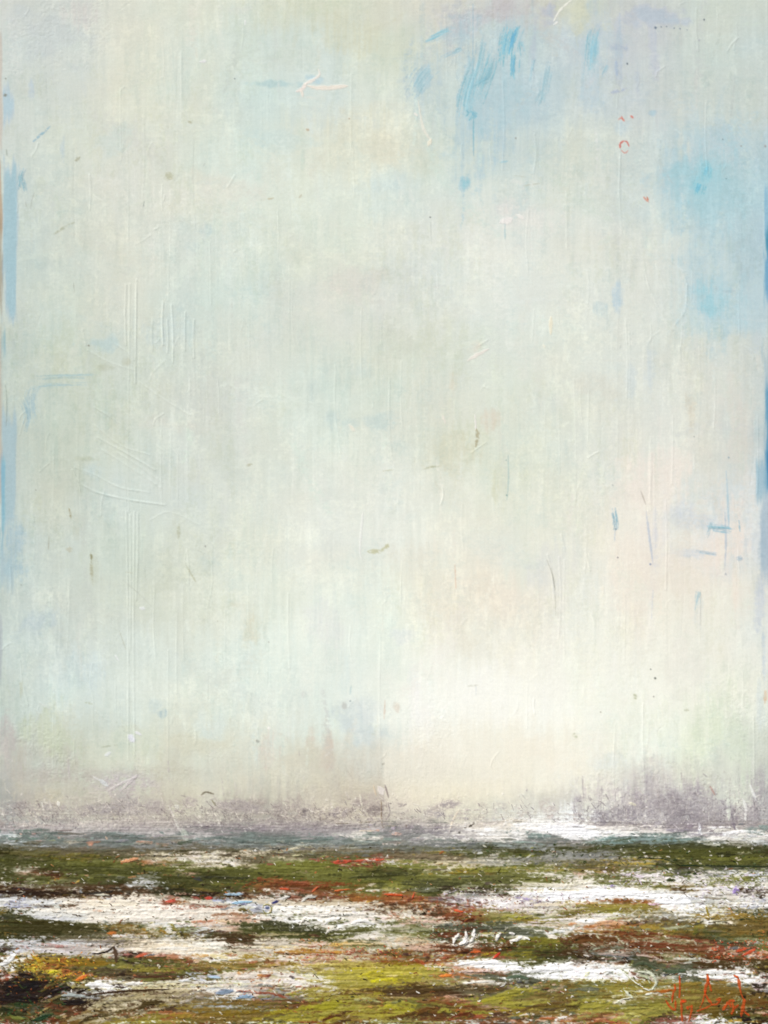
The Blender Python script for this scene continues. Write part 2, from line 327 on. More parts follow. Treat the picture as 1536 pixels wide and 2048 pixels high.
for a in ((1290, 965, 80, 60, 'F0E8DC', .75), (1340, 930, 50, 40, 'EFE7DC', .6), (1450, 1080, 60, 80, 'F1E6DA', .65), (1270, 1150, 60, 100, 'F4ECDD', .7), (1480, 870, 40, 160, 'DEDACF', .55), (1370, 1180, 70, 60, 'EFE7D8', .5),
          (1300, 1060, 40, 50, 'F1EAE0', .6), (1480, 1200, 26, 80, 'F0E6D8', .5), (960, 1400, 90, 60, 'FBFBF4', .5), (1090, 1390, 70, 60, 'F9FAF2', .5), (840, 1420, 30, 90, 'FBFAF6', .6), (900, 1370, 20, 60, 'F8F7F0', .5)):
    patch(*a[:4], a[4], a[5], N=N_M, rough=1.5, soft=.8, h=.1)
for x0, y0, rx, ry, c, k in ((1010, 1420, 330, 150, 'FCFCF0', .62), (1000, 1520, 300, 90, 'F5F0DE', .6), (1330, 1120, 260, 240, 'F0ECDF', .3), (1300, 1330, 280, 120, 'F6F5E8', .45), (700, 1360, 220, 110, 'E6EEE3', .4)):
    sl = win(x0 - rx * 1.3, y0 - ry * 1.3, x0 + rx * 1.3, min(y0 + ry * 1.3, 1640))
    q = np.sqrt(((XX[sl] - x0) / rx) ** 2 + ((YY[sl] - y0) / ry) ** 2) + rolled(N_M, sl, seed()) * .5
    lay(sl, smooth(1.15, .2, q) * k, hexc(c) + (rolled(N_M, sl, seed()) * 4)[..., None])
sweeps(150, (0, 0, 1536, 1450), 190, 52, 80, 40, .42, 6.5, .2, 57, 60)
# turned edges of the canvas: rust and blue showing at the sides
for y0, y1, x0, x1, c, a in ((300, 470, -6, 6, 'B89A7C', .7), (430, 640, -8, 5, 'A09078', .6), (60, 300, -4, 5, 'C9C0B4', .8), (640, 1000, -6, 5, 'B9A898', .6),
                             (180, 240, 8, 30, 'B3C8D8', .8), (320, 640, 6, 34, 'A3BFCF', .85), (640, 720, 4, 14, '8FB4BE', .7), (820, 1060, 3, 34, 'A5BFCB', .7),
                             (920, 1080, 0, 12, '86AFCB', .8), (1045, 1105, 1, 7, '3A86BC', .95), (1100, 1180, 0, 28, 'A9C2CA', .6), (1180, 1400, -3, 4, 'A9B0B4', .7),
                             (370, 500, 1525, 1540, '8DBBD2', .8), (455, 510, 1529, 1540, '4F93AE', .9), (512, 600, 1530, 1542, '6FA6C6', .85), (700, 1000, 1525, 1542, 'A4BEC8', .6),
                             (760, 985, 1530, 1542, '5E9ABA', .8), (890, 965, 1532, 1542, '4084B0', .85), (925, 985, 1514, 1538, '8AB4C8', .6), (990, 1160, 1520, 1542, 'A6BBC8', .7)):
    sl = win(x0 - 20, y0 - 40, x1 + 20, y1 + 40)
    x = XX[sl]; y = YY[sl]; n = rolled(N_V, sl, seed()); f = rolled(N_F, sl, seed())
    m = smooth(0, 6, np.minimum(x - x0, x1 - x) + n * 5 + 1) * smooth(0, 40, np.minimum(y - y0, y1 - y) + n * 26 + 10) * a
    lay(sl, m, hexc(c) + (f * 4)[..., None])

# drawn marks of the sky, one part each: (name, label, points, width, colour, options)
def mark(name, pts, w, col, label=None, **k):
    if name in ('blue_stroke', 'paint_drip') and isinstance(col, str):
        col = hexc(col) * .85 + hexc('9DB8C0') * .15
    w = w * (1.35 if name in ('blue_stroke', 'white_dab', 'olive_smudge', 'lavender_stroke') else 1.1)
    if name == 'blue_stroke' and w > 8:
        part = new_part(name, 'painted_sky', label)
        P = np.array(pts, float); d = P[-1] - P[0]; nrm = np.array([-d[1], d[0]]) / (np.hypot(*d) + 1e-6)
        r = np.random.default_rng(SEED[0])
        for b in range(int(w * 1.1)):
            o_ = nrm * r.normal(0, w * .32); t0, t1 = r.uniform(-.25, .3), r.uniform(.7, 1.3)
            q = [tuple(P[0] + d * t + o_ + (P[len(P) // 2] - (P[0] + P[-1]) / 2) * (1 - abs(2 * t - 1)) + nrm * r.normal(0, .6)) for t in (t0, (t0 + t1) / 2, t1)]
            stroke(q, r.uniform(2., 4.5), np.clip(col + r.normal(-4, 12), 0, 255).astype(np.float32), part=part, a=r.uniform(.28, .68), h=.1, dry=.6, var=5, edge=.8, ragged=.5)
        return
    o = dict(h=.12, dry=.6, a=.6 if name in ('paint_drip', 'scratch') else .78, var=6, edge=.95, ragged=.5, taper=.8); o.update(k)
    stroke(pts, w, col, part=new_part(name, 'painted_sky', label), **o)
B = 'blue_stroke'
for pts, w, c in (([(65, 284), (85, 267), (103, 250)], 5, '7FA6C4'), ([(37, 372), (41, 352), (46, 340)], 6, '86AFC8'), ([(42, 350), (45, 365), (48, 378)], 6, '8FBACB'),
                  ([(855, 78), (872, 70), (896, 59)], 11, '86BBD6'), ([(897, 112), (922, 99)], 7, 'A3C7D8'), ([(826, 184), (842, 155), (856, 140)], 20, 'A7C9DA'),
                  ([(928, 222), (932, 190), (950, 135)], 18, '98C3DA'), ([(955, 165), (962, 130), (968, 92)], 16, 'A2C7D6'), ([(962, 190), (975, 150), (985, 120)], 14, '93C0D8'),
                  ([(950, 170), (978, 155), (985, 130)], 8, '8FBBD4'), ([(1005, 120), (1009, 85), (1014, 62)], 15, '7CB8DA'), ([(1026, 150), (1026, 128), (1028, 112)], 13, '78B6DC'),
                  ([(1022, 100), (1030, 72), (1036, 58)], 17, '6DB2DE'), ([(1043, 105), (1040, 85)], 8, '94C0D8'), ([(1085, 190), (1092, 150), (1095, 132)], 9, 'A6C6DA'),
                  ([(1062, 150), (1066, 120)], 7, 'A4C2DA'), ([(1075, 205), (1085, 185)], 8, 'A9C9D8'), ([(1205, 150), (1214, 132)], 8, 'AFCADB'), ([(1182, 140), (1186, 80), (1192, 62)], 14, '98C2DC'),
                  ([(942, 237), (948, 228), (943, 222)], 10, '78B2D4'), ([(1393, 382), (1397, 368)], 12, '70B6D8'), ([(1411, 350), (1415, 335)], 7, '72B6D6'),
                  ([(1000, 325), (1016, 322)], 5, '8EC0D4'), ([(66, 776), (95, 772), (150, 771)], 6, 'AECBD0'), ([(80, 755), (120, 753), (168, 752)], 6, 'B2CFD2'),
                  ([(66, 780), (60, 800), (64, 830)], 14, 'B4CCD0'), ([(47, 802), (57, 825), (54, 850)], 8, '9EC0CE'), ([(1230, 1024), (1234, 1045), (1231, 1058)], 7, '8FB8D0'),
                  ([(1425, 1056), (1450, 1058), (1462, 1060)], 9, '86B4D0'), ([(1480, 1065), (1478, 1040)], 4, '8DBBD4'), ([(1416, 1066), (1422, 1045)], 6, 'A9C8D6'),
                  ([(1395, 1210), (1399, 1185)], 7, 'A9CBD2'), ([(1476, 1120), (1484, 1117)], 8, 'A9BED0'), ([(1398, 1105), (1430, 1110)], 8, 'B5CAD8')):
    mark(B, pts, w, c)
D = 'paint_drip'
for pts, w, c in (([(946, 8), (946, 110), (947, 220)], 3, '93B4CE'), ([(947, 220), (947, 255), (947, 312)], 4, '6FA8CC'), ([(1010, 445), (1010, 478)], 6, 'A5CCD2'),
                  ([(1016, 905), (1017, 960), (1014, 1000)], 4, 'A9C6C0'), ([(1452, 940), (1455, 985), (1458, 1060)], 6, '9FC2D8'), ([(1450, 1024), (1452, 1090), (1449, 1140)], 6, 'A9BAD0'),
                  ([(1292, 1020), (1297, 1060), (1306, 1128)], 7, 'AFBAD6'), ([(1303, 1240), (1306, 1180)], 3, 'D2D6E2'), ([(952, 1365), (952, 1400)], 2.5, 'CACDD2'),
                  ([(910, 1130), (912, 1182)], 3, 'E8B898'), ([(767, 1150), (766, 1210), (765, 1278)], 4, 'F6F5E2'), ([(1230, 1060), (1229, 1085)], 3, 'AEBFD6'),
                  ([(770, 1400), (768, 1440)], 5, 'EAC9AE'), ([(1012, 70), (1013, 30)], 3, 'A9BBCE'), ([(581, 380), (581, 520)], 3, 'E4E8DA'), ([(580, 520), (580, 780)], 2, 'CCD6C6')):
    mark(D, pts, w, c, dry=.3)
for pts, w, c in (([(1215, 188), (1235, 182), (1254, 176)], 6, 'ADB0CE'), ([(1234, 152), (1232, 120)], 8, 'AEB6D4'), ([(1240, 92), (1252, 98), (1254, 88)], 9, 'B2B6CE')):
    mark('lavender_stroke', pts, w, c)
R_ = 'red_mark'
for pts, w, c in (([(1236, 240), (1242, 236), (1250, 243)], 4, 'E0A090'), ([(1243, 232), (1246, 240)], 3, 'D8867A'), ([(1261, 231), (1267, 237)], 4, 'DC9084'),
                  ([(1240, 297), (1241, 287), (1248, 281)], 5, 'D47C72'), ([(1248, 282), (1254, 284), (1258, 293)], 4, 'D8847A'), ([(1242, 300), (1250, 306), (1257, 300)], 3, 'DDA094'),
                  ([(1286, 393), (1292, 399), (1298, 405)], 4, 'DCA08C'), ([(1293, 392), (1297, 401)], 3, 'D08870')):
    mark(R_, pts, w * 1.2, hexc(c) + np.array([-4, -14, -14], np.float32), a=.9, dry=.5, edge=.7)
W_ = 'white_dab'
for pts, w, c in (([(637, 138), (638, 150), (622, 162), (606, 170)], 8, 'F0EADF'), ([(592, 183), (604, 178), (614, 166)], 11, 'F1E6DC'), ([(606, 168), (625, 174), (645, 176), (695, 172)], 9, 'EDE6D8'),
                  ([(602, 180), (606, 194)], 8, 'EEE7DA'), ([(836, 200), (846, 255), (862, 282), (858, 292)], 6, 'E6E6D8'), ([(828, 226), (836, 232)], 6, 'F0EEE4'), ([(855, 292), (863, 278)], 7, 'ECE8D4'),
                  ([(1102, 632), (1101, 670)], 7, 'F0EBD4'), ([(935, 722), (950, 712), (978, 698)], 7, 'EEE9DE'), ([(1086, 688), (1090, 696)], 4, 'EEEEDC'), ([(697, 848), (710, 862)], 9, 'EDEADA'),
                  ([(885, 830), (892, 850)], 6, 'E8E4D6'), ([(950, 830), (952, 860)], 5, 'F0ECE6'), ([(279, 1216), (290, 1218)], 7, 'E6EAE6'), ([(536, 1454), (540, 1460)], 6, 'FAF8F0'),
                  ([(270, 1464), (283, 1470)], 5, 'E9EBEA'), ([(258, 1470), (268, 1484)], 15, 'E4E6EA'), ([(398, 124), (413, 122)], 8, 'E8E9E6'), ([(1107, 44), (1121, 20), (1143, 0)], 5, 'F2F2E6'),
                  ([(1107, 50), (1116, 44)], 6, 'F0F0E8'), ([(210, 1512), (222, 1504)], 8, 'E2E6E2'), ([(230, 1310), (238, 1322)], 4, 'EAEEEA'), ([(1000, 445), (1025, 438)], 12, 'EFECE6'),
                  ([(1035, 430), (1048, 438)], 8, 'F0EEE6'), ([(490, 50), (491, 40)], 3, 'F2F2F0'), ([(726, 1024), (720, 1100), (724, 1120)], 5, 'EEF0E8')):
    mark(W_, pts, w, c, a=1., h=.4, dry=.35, edge=.7)
O_ = 'olive_smudge'
for pts, w, c in (([(332, 346), (344, 358)], 17, 'BFC1A6'), ([(340, 356), (344, 358)], 5, 'DAD8BE'), ([(375, 242), (384, 246)], 7, 'B6B69C'), ([(150, 322), (160, 314)], 6, 'AEAF98'),
                  ([(105, 470), (128, 455), (150, 444)], 5, 'B3B8A2'), ([(114, 462), (140, 448)], 4, 'AEB39C'), ([(612, 258), (619, 261)], 6, 'BFA88C'), ([(535, 398), (552, 396)], 4, 'C4BDA0'),
                  ([(598, 396), (604, 388)], 4, 'C4BFA8'), ([(953, 858), (955, 878), (951, 895)], 8, 'B2AA8A'), ([(845, 939), (862, 934), (884, 931)], 5, 'B7B89A'), ([(766, 942), (790, 939)], 4, 'C8C8AE'),
                  ([(138, 1016), (142, 1038)], 6, 'A39C7C'), ([(182, 1105), (183, 1122)], 5, '8E8A66'), ([(182, 1122), (184, 1160)], 7, 'B5B59A'), ([(735, 1103), (758, 1103), (772, 1094)], 9, 'C6C6A2'),
                  ([(770, 1090), (778, 1094)], 12, 'C0BE98'), ([(738, 1101), (760, 1100)], 5, 'D2D2B4'), ([(358, 1048), (356, 1078)], 8, 'BFC3AC'), ([(140, 1094), (139, 1104)], 12, 'C2C2AE'),
                  ([(1268, 1388), (1272, 1398)], 8, 'BFC2A4'), ([(1368, 1420), (1378, 1421)], 8, 'C6C9B0'), ([(1146, 1465), (1154, 1475)], 8, 'CCD0B4'), ([(170, 1405), (187, 1408)], 4, 'B9C0A4'),
                  ([(934, 1372), (958, 1370)], 3, 'DADACA'), ([(392, 1164), (372, 1130)], 5, 'BCBEA2'), ([(1090, 365), (1044, 372)], 3, 'C3C8B8'), ([(505, 928), (490, 932)], 5, 'BEBFA6'),
                  ([(203, 1494), (235, 1490)], 3, 'B0B6A0'), ([(762, 1532), (769, 1526)], 5, '8A8A7C'), ([(512, 1480), (519, 1484)], 7, '9EA096'), ([(1055, 355), (1025, 350)], 3, 'C6CCBE')):
    mark(O_, pts, w, c, a=.8, edge=.8)
K_ = 'dark_speck'
for x, y, w, c in ((860, 434, 4, '6A6E6C'), (1408, 39, 5, '4A5460'), (1254, 127, 5, '5A6472'), (287, 410, 4, '8A9290'), (1310, 55, 7, '6E7690'), (1322, 54, 3, '5E6A80'), (1333, 53, 3, '5A6880'),
                   (1348, 56, 3, '5E6A84'), (1360, 57, 4, '7A8498'), (1374, 60, 3, '7A869A'), (1301, 1338, 4, '6A6E6A'), (1310, 1356, 5, '5E645E'), (1307, 1393, 4, '7A7670'),
                   (1201, 1424, 4, '7E7466'), (1235, 1115, 4, '6E6A72'), (1231, 1058, 5, '6E88A0'), (1300, 1128, 5, '8A92B4'), (469, 157, 4, '8A9694'), (698, 237, 4, 'B29C84'), (695, 326, 4, 'B5A892'),
                   (1031, 276, 5, '9A9890'), (1445, 278, 4, '7C8C96'), (1452, 357, 4, '7A93A0'), (1482, 292, 4, '9A9C98'), (10, 190, 7, '8C9288'), (11, 157, 5, '9AA098'), (177, 691, 4, '8E8A7C'),
                   (71, 980, 4, '9A9E94'), (42, 1170, 4, 'A2A8A0'), (435, 1242, 4, 'A8A48C'), (1388, 873, 4, 'A2A6A2'), (1457, 915, 4, '7C96A4'), (1012, 920, 3, '7EA09A'), (1013, 990, 4, '8AA6A0'),
                   (410, 1092, 5, 'A8AAA0'), (537, 1284, 4, 'A2A094'), (700, 1402, 5, '9AA6A6'), (1225, 970, 5, 'B2B4B0'), (1451, 1148, 7, 'AEB4B8'), (1530, 292, 6, 'A2A2A0'), (1398, 80, 6, 'B9BEC0')):
    mark(K_, [(x, y - w * .3), (x + w * .2, y + w * .4)], w, c, a=.95, dry=.2, h=.2)
for pts, w, c in (([(62, 418), (64, 400), (69, 386)], 3, 'A9ADA2'), ([(51, 404), (53, 414)], 3, 'A9ADA2'), ([(286, 416), (289, 402)], 2.5, '8A928E'), ([(405, 334), (411, 326)], 2.5, 'A2A8A0'),
                  ([(13, 298), (14, 312)], 4, '7E8674'), ([(11, 770), (14, 800), (13, 858)], 3, '8E9A90'), ([(147, 565), (149, 585)], 3, 'A9AFA2'), ([(862, 445), (863, 490)], 2.5, 'B0B6B0'),
                  ([(98, 1072), (97, 1100)], 3, 'A6A594'), ([(1093, 1118), (1105, 1150), (1111, 1185)], 3, '9C9C8C'), ([(1111, 1185), (1112, 1240)], 2, 'BFBFAF'), ([(1281, 980), (1292, 1010)], 3, 'ABA395'),
                  ([(245, 1160), (275, 1185), (305, 1215)], 4, 'C0C6B8'), ([(250, 1144), (268, 1147)], 3, 'BFC0AC'), ([(239, 1262), (252, 1300)], 3, 'C0C4B2'), ([(1240, 700), (1242, 690)], 3, 'BFC4BE'),
                  ([(700, 1390), (703, 1370)], 4, 'BCD3D2'), ([(1402, 1250), (1402, 1180)], 3, 'D2CFBE')):
    mark('scratch', pts, w, c, h=-.25, dry=.3)
# knife ridges: paint pushed up, hardly any change of colour
def ridge(pts, w, h, c=None, a=.25):
    P = curve(pts); hw = w
    sl = win(P[:, 0].min() - 6, P[:, 1].min() - 6, P[:, 0].max() + 6, P[:, 1].max() + 6)
    if sl is None: return
    x, y = XX[sl], YY[sl]; best = np.full(x.shape, 1e9, np.float32)
    for p, q in zip(P[:-1], P[1:]):
        L = np.hypot(*(q - p)) + 1e-6; u = (q - p) / L
        s = np.clip((x - p[0]) * u[0] + (y - p[1]) * u[1], 0, L)
        best = np.minimum(best, (x - p[0] - s * u[0]) ** 2 + (y - p[1] - s * u[1]) ** 2)
    m = np.exp(-best / (2 * (w * .5) ** 2)) * (.75 + .5 * rolled(N_I, sl, seed()))
    HGT[sl] += m * h * 1.9
    lay(sl, np.clip(m * a, 0, 1), COL[sl] + (9 if h > 0 else -9))
for k, (x, y0, y1, h) in enumerate(((252, 570, 690, .5), (258, 568, 760, .35), (271, 560, 766, .7), (326, 605, 690, .8), (336, 640, 705, .4), (345, 610, 725, .5), (371, 625, 700, .5),
                         (387, 640, 715, .6), (378, 760, 830, .3), (304, 640, 700, .3), (338, 512, 600, .3),
                         (255, 1024, 1520, .45), (262, 1030, 1300, .4), (268, 1024, 1510, .5), (274, 1026, 1200, .45), (256, 760, 1024, .2), (337, 1300, 1520, .25), (376, 1100, 1170, .3),
                         (120, 1100, 1300, .15), (323, 840, 1010, .3), (340, 860, 1000, .2), (355, 900, 1010, .25), (376, 780, 1000, .2), (180, 350, 420, .3), (256, 300, 480, .25), (325, 370, 420, .4),
                         (340, 380, 520, .2), (1383, 540, 600, .2), (760, 1270, 1536, .22), (1090, 760, 900, .15), (1150, 760, 1000, .15), (1260, 512, 900, .12), (1128, 1120, 1320, .25), (1295, 1440, 1500, .2))):
    ridge([(x + 2 * math.sin(k), y0), (x - 1.5 * math.cos(k * 2), (y0 + y1) / 2), (x + 1.5 * math.sin(k * 3), y1)], 2.6, h)
for p, h in (([(190, 815), (230, 840), (258, 862)], .4), ([(190, 850), (240, 890), (300, 910)], .3), ([(195, 875), (250, 905), (310, 940)], .45), ([(205, 900), (260, 935), (320, 975)], .4),
             ([(145, 940), (160, 965), (195, 985), (260, 1000), (330, 1010)], .5), ([(150, 935), (190, 950), (240, 975), (300, 985)], .35), ([(235, 905), (290, 940), (325, 965)], .3),
             ([(175, 700), (220, 725), (268, 740)], .35), ([(235, 690), (255, 705), (268, 720)], .4), ([(330, 720), (300, 760), (340, 800)], .25), ([(165, 660), (172, 690)], .4),
             ([(280, 765), (330, 800), (380, 830)], .25), ([(300, 1040), (340, 1024), (400, 1050)], .2), ([(1290, 540), (1300, 580), (1330, 640), (1345, 660)], .4), ([(1312, 530), (1340, 590), (1366, 630)], .35),
             ([(1335, 515), (1365, 545), (1374, 570)], .35), ([(1374, 570), (1370, 620), (1350, 650)], .3), ([(1095, 1110), (1104, 1150), (1108, 1200)], .5), ([(1122, 1070), (1130, 1100)], .4), ([(1170, 1100), (1180, 1140)], .3),
             ([(1035, 1090), (1060, 1130)], .3), ([(1180, 1220), (1190, 1250)], .3), ([(320, 385), (330, 400), (338, 410)], .5), ([(180, 350), (184, 385), (200, 400)], .3), ([(140, 1180), (134, 1300)], .2),
             ([(40, 1320), (46, 1370), (56, 1410)], .4), ([(80, 1405), (90, 1415)], .5), ([(1195, 955), (1215, 975)], .35), ([(470, 350), (455, 375)], .3), ([(960, 690), (975, 680)], .3)):
    ridge(p, 2.8, h)

for p, w, h in ridge_later:
    ridge(p, w, h, a=.22 * abs(h) / .3)
# the seam left of centre: greyed tan paint stops short, cream begins
sl = win(520, 1440, 1000, 1650); x, y = XX[sl], YY[sl]
e = 766 + 5 * rolled(N_V, sl, 701) + 2 * rolled(N_F, sl, 702)
f = smooth(1470, 1540, y + 30 * rolled(N_M, sl, 703))
lay(sl, smooth(3, -3, x - e) * smooth(540, 700, x) * f * .42, hexc('CDC6B6') + (rolled(N_F, sl, 704) * 6)[..., None])
lay(sl, smooth(-3, 3, x - e) * smooth(980, 850, x) * f * .6 * smooth(1640, 1600, y), hexc('ECE7D6') + (rolled(N_F, sl, 705) * 5)[..., None])
# ------------------------------------------------------------------ the land: palette-knife bands
PAL = {'W': 'FBFAF5', 'w': 'E2DBCC', 'y': 'CBBF9E', 't': 'A89870', 'k': '2A1C10', 'b': '4C351D', 'r': '6E4426', 'o': '9A6636', 'O': 'A8602E',
       'R': '8C4A34', 'g': '6A7034', 'G': '474A24', 'd': '383818', 'L': '9C9A44', 'l': 'A6A432', 'Y': 'AEA63C', 'T': '707D74', 's': '84857F',
       'p': 'A19997', 'q': 'BFB8B2', 'c': 'CCD2D2', 'B': 'B4BEC4', 'z': 'CCA88E', 'D': '4C5E48', 'n': '766630', 'm': '6A6148'}
MAP_L = """pqqqqqqqqqqpqpps/pqqqqqqqqqqqqppp/pqTqqqqpqqqppsps/cTTTqsTssqqTqpsT/TTTTsssTTssTqTTT/cTTTysTTTTszsTTT/dTsssTsTssmsmsTT/dmmmmmmmmmmmmmmm/dmmmmmmmmmGmwwmw/GmGGnnGGmyywwwwm/GGGgggggozngwwmm/GGGGgGGgGGggyyyw/GwbGGGGGGGGgGGGG/GzrbgGggGGgzGGgg/GGGnGgGGcGGGGGGG/GGggmGGdmdGGGGGG/bwmmmbbbccddGGGG/bbbbwbbbbbddnGGn/kkbbbkbbmmddkkkr/cBcwwzBwwwwwGbbk/wBwwwwwwwwRoBGBB/cBBsbwwwwwwwRRwB/wBcwwwywwwwwwwww/dcBcwwwwwwwwwwwB/DdcccwwwWwwwwwzb/ddddwwwwwwwwwwzz/dddddddnGwcczzzw/dddddddGnywgcczw/ddddddmnonyncddd/dddmmmmyyywndbbb/cddcccmmmqwwwbbb/cczqqzqmwwwywwbm/kccwqqwqzwwwWWyw/GcyyqqybkzzwWWww/Wwnngnngkoooyywz/WnYngnggkGGozwwn/WgYongggmGgGnnnn/wnYYongmkgggnGgg/okkYoomkkgGGngnr/Rkkgngommgbbbbcw/kkkkgmwymgbwcBww/kkkkdkWWkcyywwww/kkkkkdWWbbyywwww/kkkkccwkbbbtmBBm/kkkdkcbbyyytmBBB/kDkdbkkyyyymsBBs/kDDmrkkyybbmnsmn/DDDGrkyymbbtnnnn/dDGrbrnyynoonnnn/dgDGrnymbgognnnn/rGDrnymbglgnmwnG/rGDrnymbglgnnrnw"""
MAP_B = """q/q/p/s/T/s/m/m/wwmmmmmm/wwwmmymmgGgR/wwwmmgygGgRR/yywyggggggRR/GGGGggzggggn/GGgggggggggG/GGGGggggggGG/GGGGorGggggG/GGGGorrrggnG/nGGnrrrrrggg/kkkrrwzorrng/GbbkwwRrRroo/BGBBwsmwmwoO/RRwBBwWmwyyb/wwwBBwwbwyyb/wwzbgcgwwwww/wwzzzwWWwwww/wwzzwwWWWwww/zzzwGdWGwWWW/cczGGgdGGwGw/cddddGGddGww/dbbbmGGGGmww/wbbbyymnGyGG/wwbmmywwyngg/wwywwwwzzyyw/WwyywwwzRyyr/WWwwwwwzzyyz/ywwznzzznzrr/zwwnnnnnnnrz/nngnzygnyLLL/nGgnwLwwLLLl/ngnryywwwLLl/bbcwwwwwwLLL/cBwwzrwrwLLl/wwwwzwmwwLLY/wwwwsswwLLLl/mBBmrmmwLLLn/mBBBsrrrLlnb/sBBsmnrLLLnn/nsmnGnnLlLLn/nnnnngnGlllL/nnnnlllLlnLl/nnnnllLLLbbL/mwnGgllLbrnn/nrnwgLrrrmng/nrnwgLrrrmng"""
# rows of 48 cells, 32 units wide and 8 units high, from y = 1640 down
TOP8 = """pqqqqqqqqqqpqppsqqppqqqqsqqswwqwwWwwqqpppqpppppp
pqqqqqqqqqqqqpppqqppqpqqspqpqwwwWWWWWwqqppppppqp
pqTqqqqpqqqppspspppppppqppppqwWwwWWWWWwwwwppqqww
cTTTqsTssqqTqpsTsssppqwTpsspwwWwWTsWWWwwTTTqqwww
TTTTsssTTssTqTTTTTTTTTwwssswsqwwwTTsqwWTTTTTqwww
cTTTysTTTTszsTTTTTsTTTTTzsssssqsqsTsssTTTsTTTwwq
dTsssTsTssmsmsTTTsTsssTTTsssTTGsTTssmGGGGGGGGGGG
dmmmmmmmmmmmmmmmwmymmmsssssssmGGGGGGGGmgGGGGGGGG"""
ROW_C = """mmmmGGwGGDDs mmmmmmmmGGss wzgyyywwssss ggyyyyggggyg GgyywLnggygg GGgggnnggwwg GgggggDggggw ggGGGggGgggw LgggGGGgygyw yGGdgwbGywyy oogGwsbbWyWW OOosqqwwwwWW orrrpqwqpqwW bybypqwwwpqw yykzrOwwwwwy wwkbrOngnqwn zgyrrrngllgn gzwzrgnnnnyw wgGwzDDDwgqw GwGgDDbDDwDw gggbDDwDDDww wyyDbwwGwbww wyyybwwGwbwg wzzbrwbGGggb nzzwbbbbGGGb nnbwrboggGGb rnnorgnRggGG nnOowwWWGGGw lgLwzwWWWGWW llLLoozWWWWW llLLozmrWDWW YlLoooGmmDWW YlLLLwwwkDgn mbnLmmmbwDgn bbbmmmbmmlgn bbbbbmmgggmn nnnozmmlgnnn ggnnromLlmmm lggbnrzLlLmb lLnbnrnLbLbn lnbbglorlbwn bbrrnoorbmwz gggmnrrmoDwo gggmnrrmoDwo""".split()
ROW_D = """sssmGGGGGGGd ssssmGGGGGGG mmyyymGGGGGg mnnyyDGGgGGG mzngngkmDDDD zzmwqqDwDqWc wgggqqgqqwgg wgggwwWwwggw wwqwggnnnyGw WWwwwwbnwwpw WWWWwwwwwwpw WWWWWWWcmwww WWoroWWccwww wnnnzzWWcwWw nLLnnyWWcnyc ngLnyyccwynm wwwwmcmwwwnn WwwnmnmnWynn zzoommnLmmnn ozonnLcnmnnn nnggnLnnGnnn wwrrrwrbGnGn brwryryyrnDg bbbrrrrrRrDg brwbrrrrRoDg bTTbrggnrwRo bGTTbmwcnrRR kzrkGzmmwbrn zWwGGgDbbbwb WWWwGgDDbbwb WWWWDGDmWWWD WWWWrwDDWWWw WWWwngcGwWWz gggggwngnnnw LnLLwgnnnnms DnLLwynnnnmw gLLwynnnnnnn LLywgnLnnnGn gLLgLLnnnnnn LLgLLLnnnnGn LLLLLLgnGGGz LrzLLGrzgGkn rrLLGrzmwWGk roooLrmzWWnb""".split()
rl = MAP_L.split('/'); rb = MAP_B.split('/')
ROWS = TOP8.split('\n')
for i in range(8, 52):
    a = rl[i][:12]; b = (rb[i] + 'mmmmmmmmmmmm')[:12]
    ROWS.append(a + b + ROW_C[min(i - 8, 43)][:12] + ROW_D[min(i - 8, 43)][:12])
LAND = np.array([[hexc(PAL[c]) for c in r] for r in ROWS])
y0 = 1612; sl = (slice(int(y0 * RES), RH), slice(0, RW))
x, y = XX[sl], YY[sl]
hor = 1643 + 7 * N_H[sl] + 5 * N_I[sl] + 3 * N_F[sl]
tot = np.zeros(x.shape + (3,), np.float32)
for k, (ax, ay) in enumerate(((30, 4.5), (14, 7))):
    u = x + rolled(N_H, sl, 900 + k) * ax + rolled(N_F, sl, 910 + k) * 7
    v = y + rolled(N_H, sl, 920 + k) * ay + rolled(N_I, sl, 930 + k) * 3 + rolled(N_F, sl, 940 + k) * 1.6
    fx = np.clip(u / 32 - .5, 0, 46.999); fy = np.clip((v - 1640) / 8 - .5, 0, len(ROWS) - 1.001)
    i, j = fx.astype(int), fy.astype(int)
    tx = smooth(.25, .75, fx - i)[..., None]; ty = smooth(.3, .7, fy - j)[..., None]
    tot += ((LAND[j, i] * (1 - tx) + LAND[j, i + 1] * tx) * (1 - ty) + (LAND[j + 1, i] * (1 - tx) + LAND[j + 1, i + 1] * tx) * ty) * (.5)
land = tot + ((rolled(N_HF, sl, 950)) * 9 + rolled(N_F, sl, 951) * 8 + rolled(N_H, sl, 952) * 6)[..., None]
FIELD = new_part('painted_field', None, 'broad dark green and brown marsh bands worked with a palette knife')
SHORE = new_part('painted_far_shore', None, 'thin teal grey and mauve band of far shore under the pale sky')
m = smooth(-5, 5, y - hor)
lay(sl, m, np.clip(land, 0, 255), .25, FIELD)
LAB[sl][(LAB[sl] == FIELD) & (y < 1694 + 5 * N_H[sl])] = SHORE
HGT[sl] += m * (rolled(N_HF, sl, 960) * .32 + rolled(N_F, sl, 961) * .42 + rolled(N_H, sl, 962) * .25)

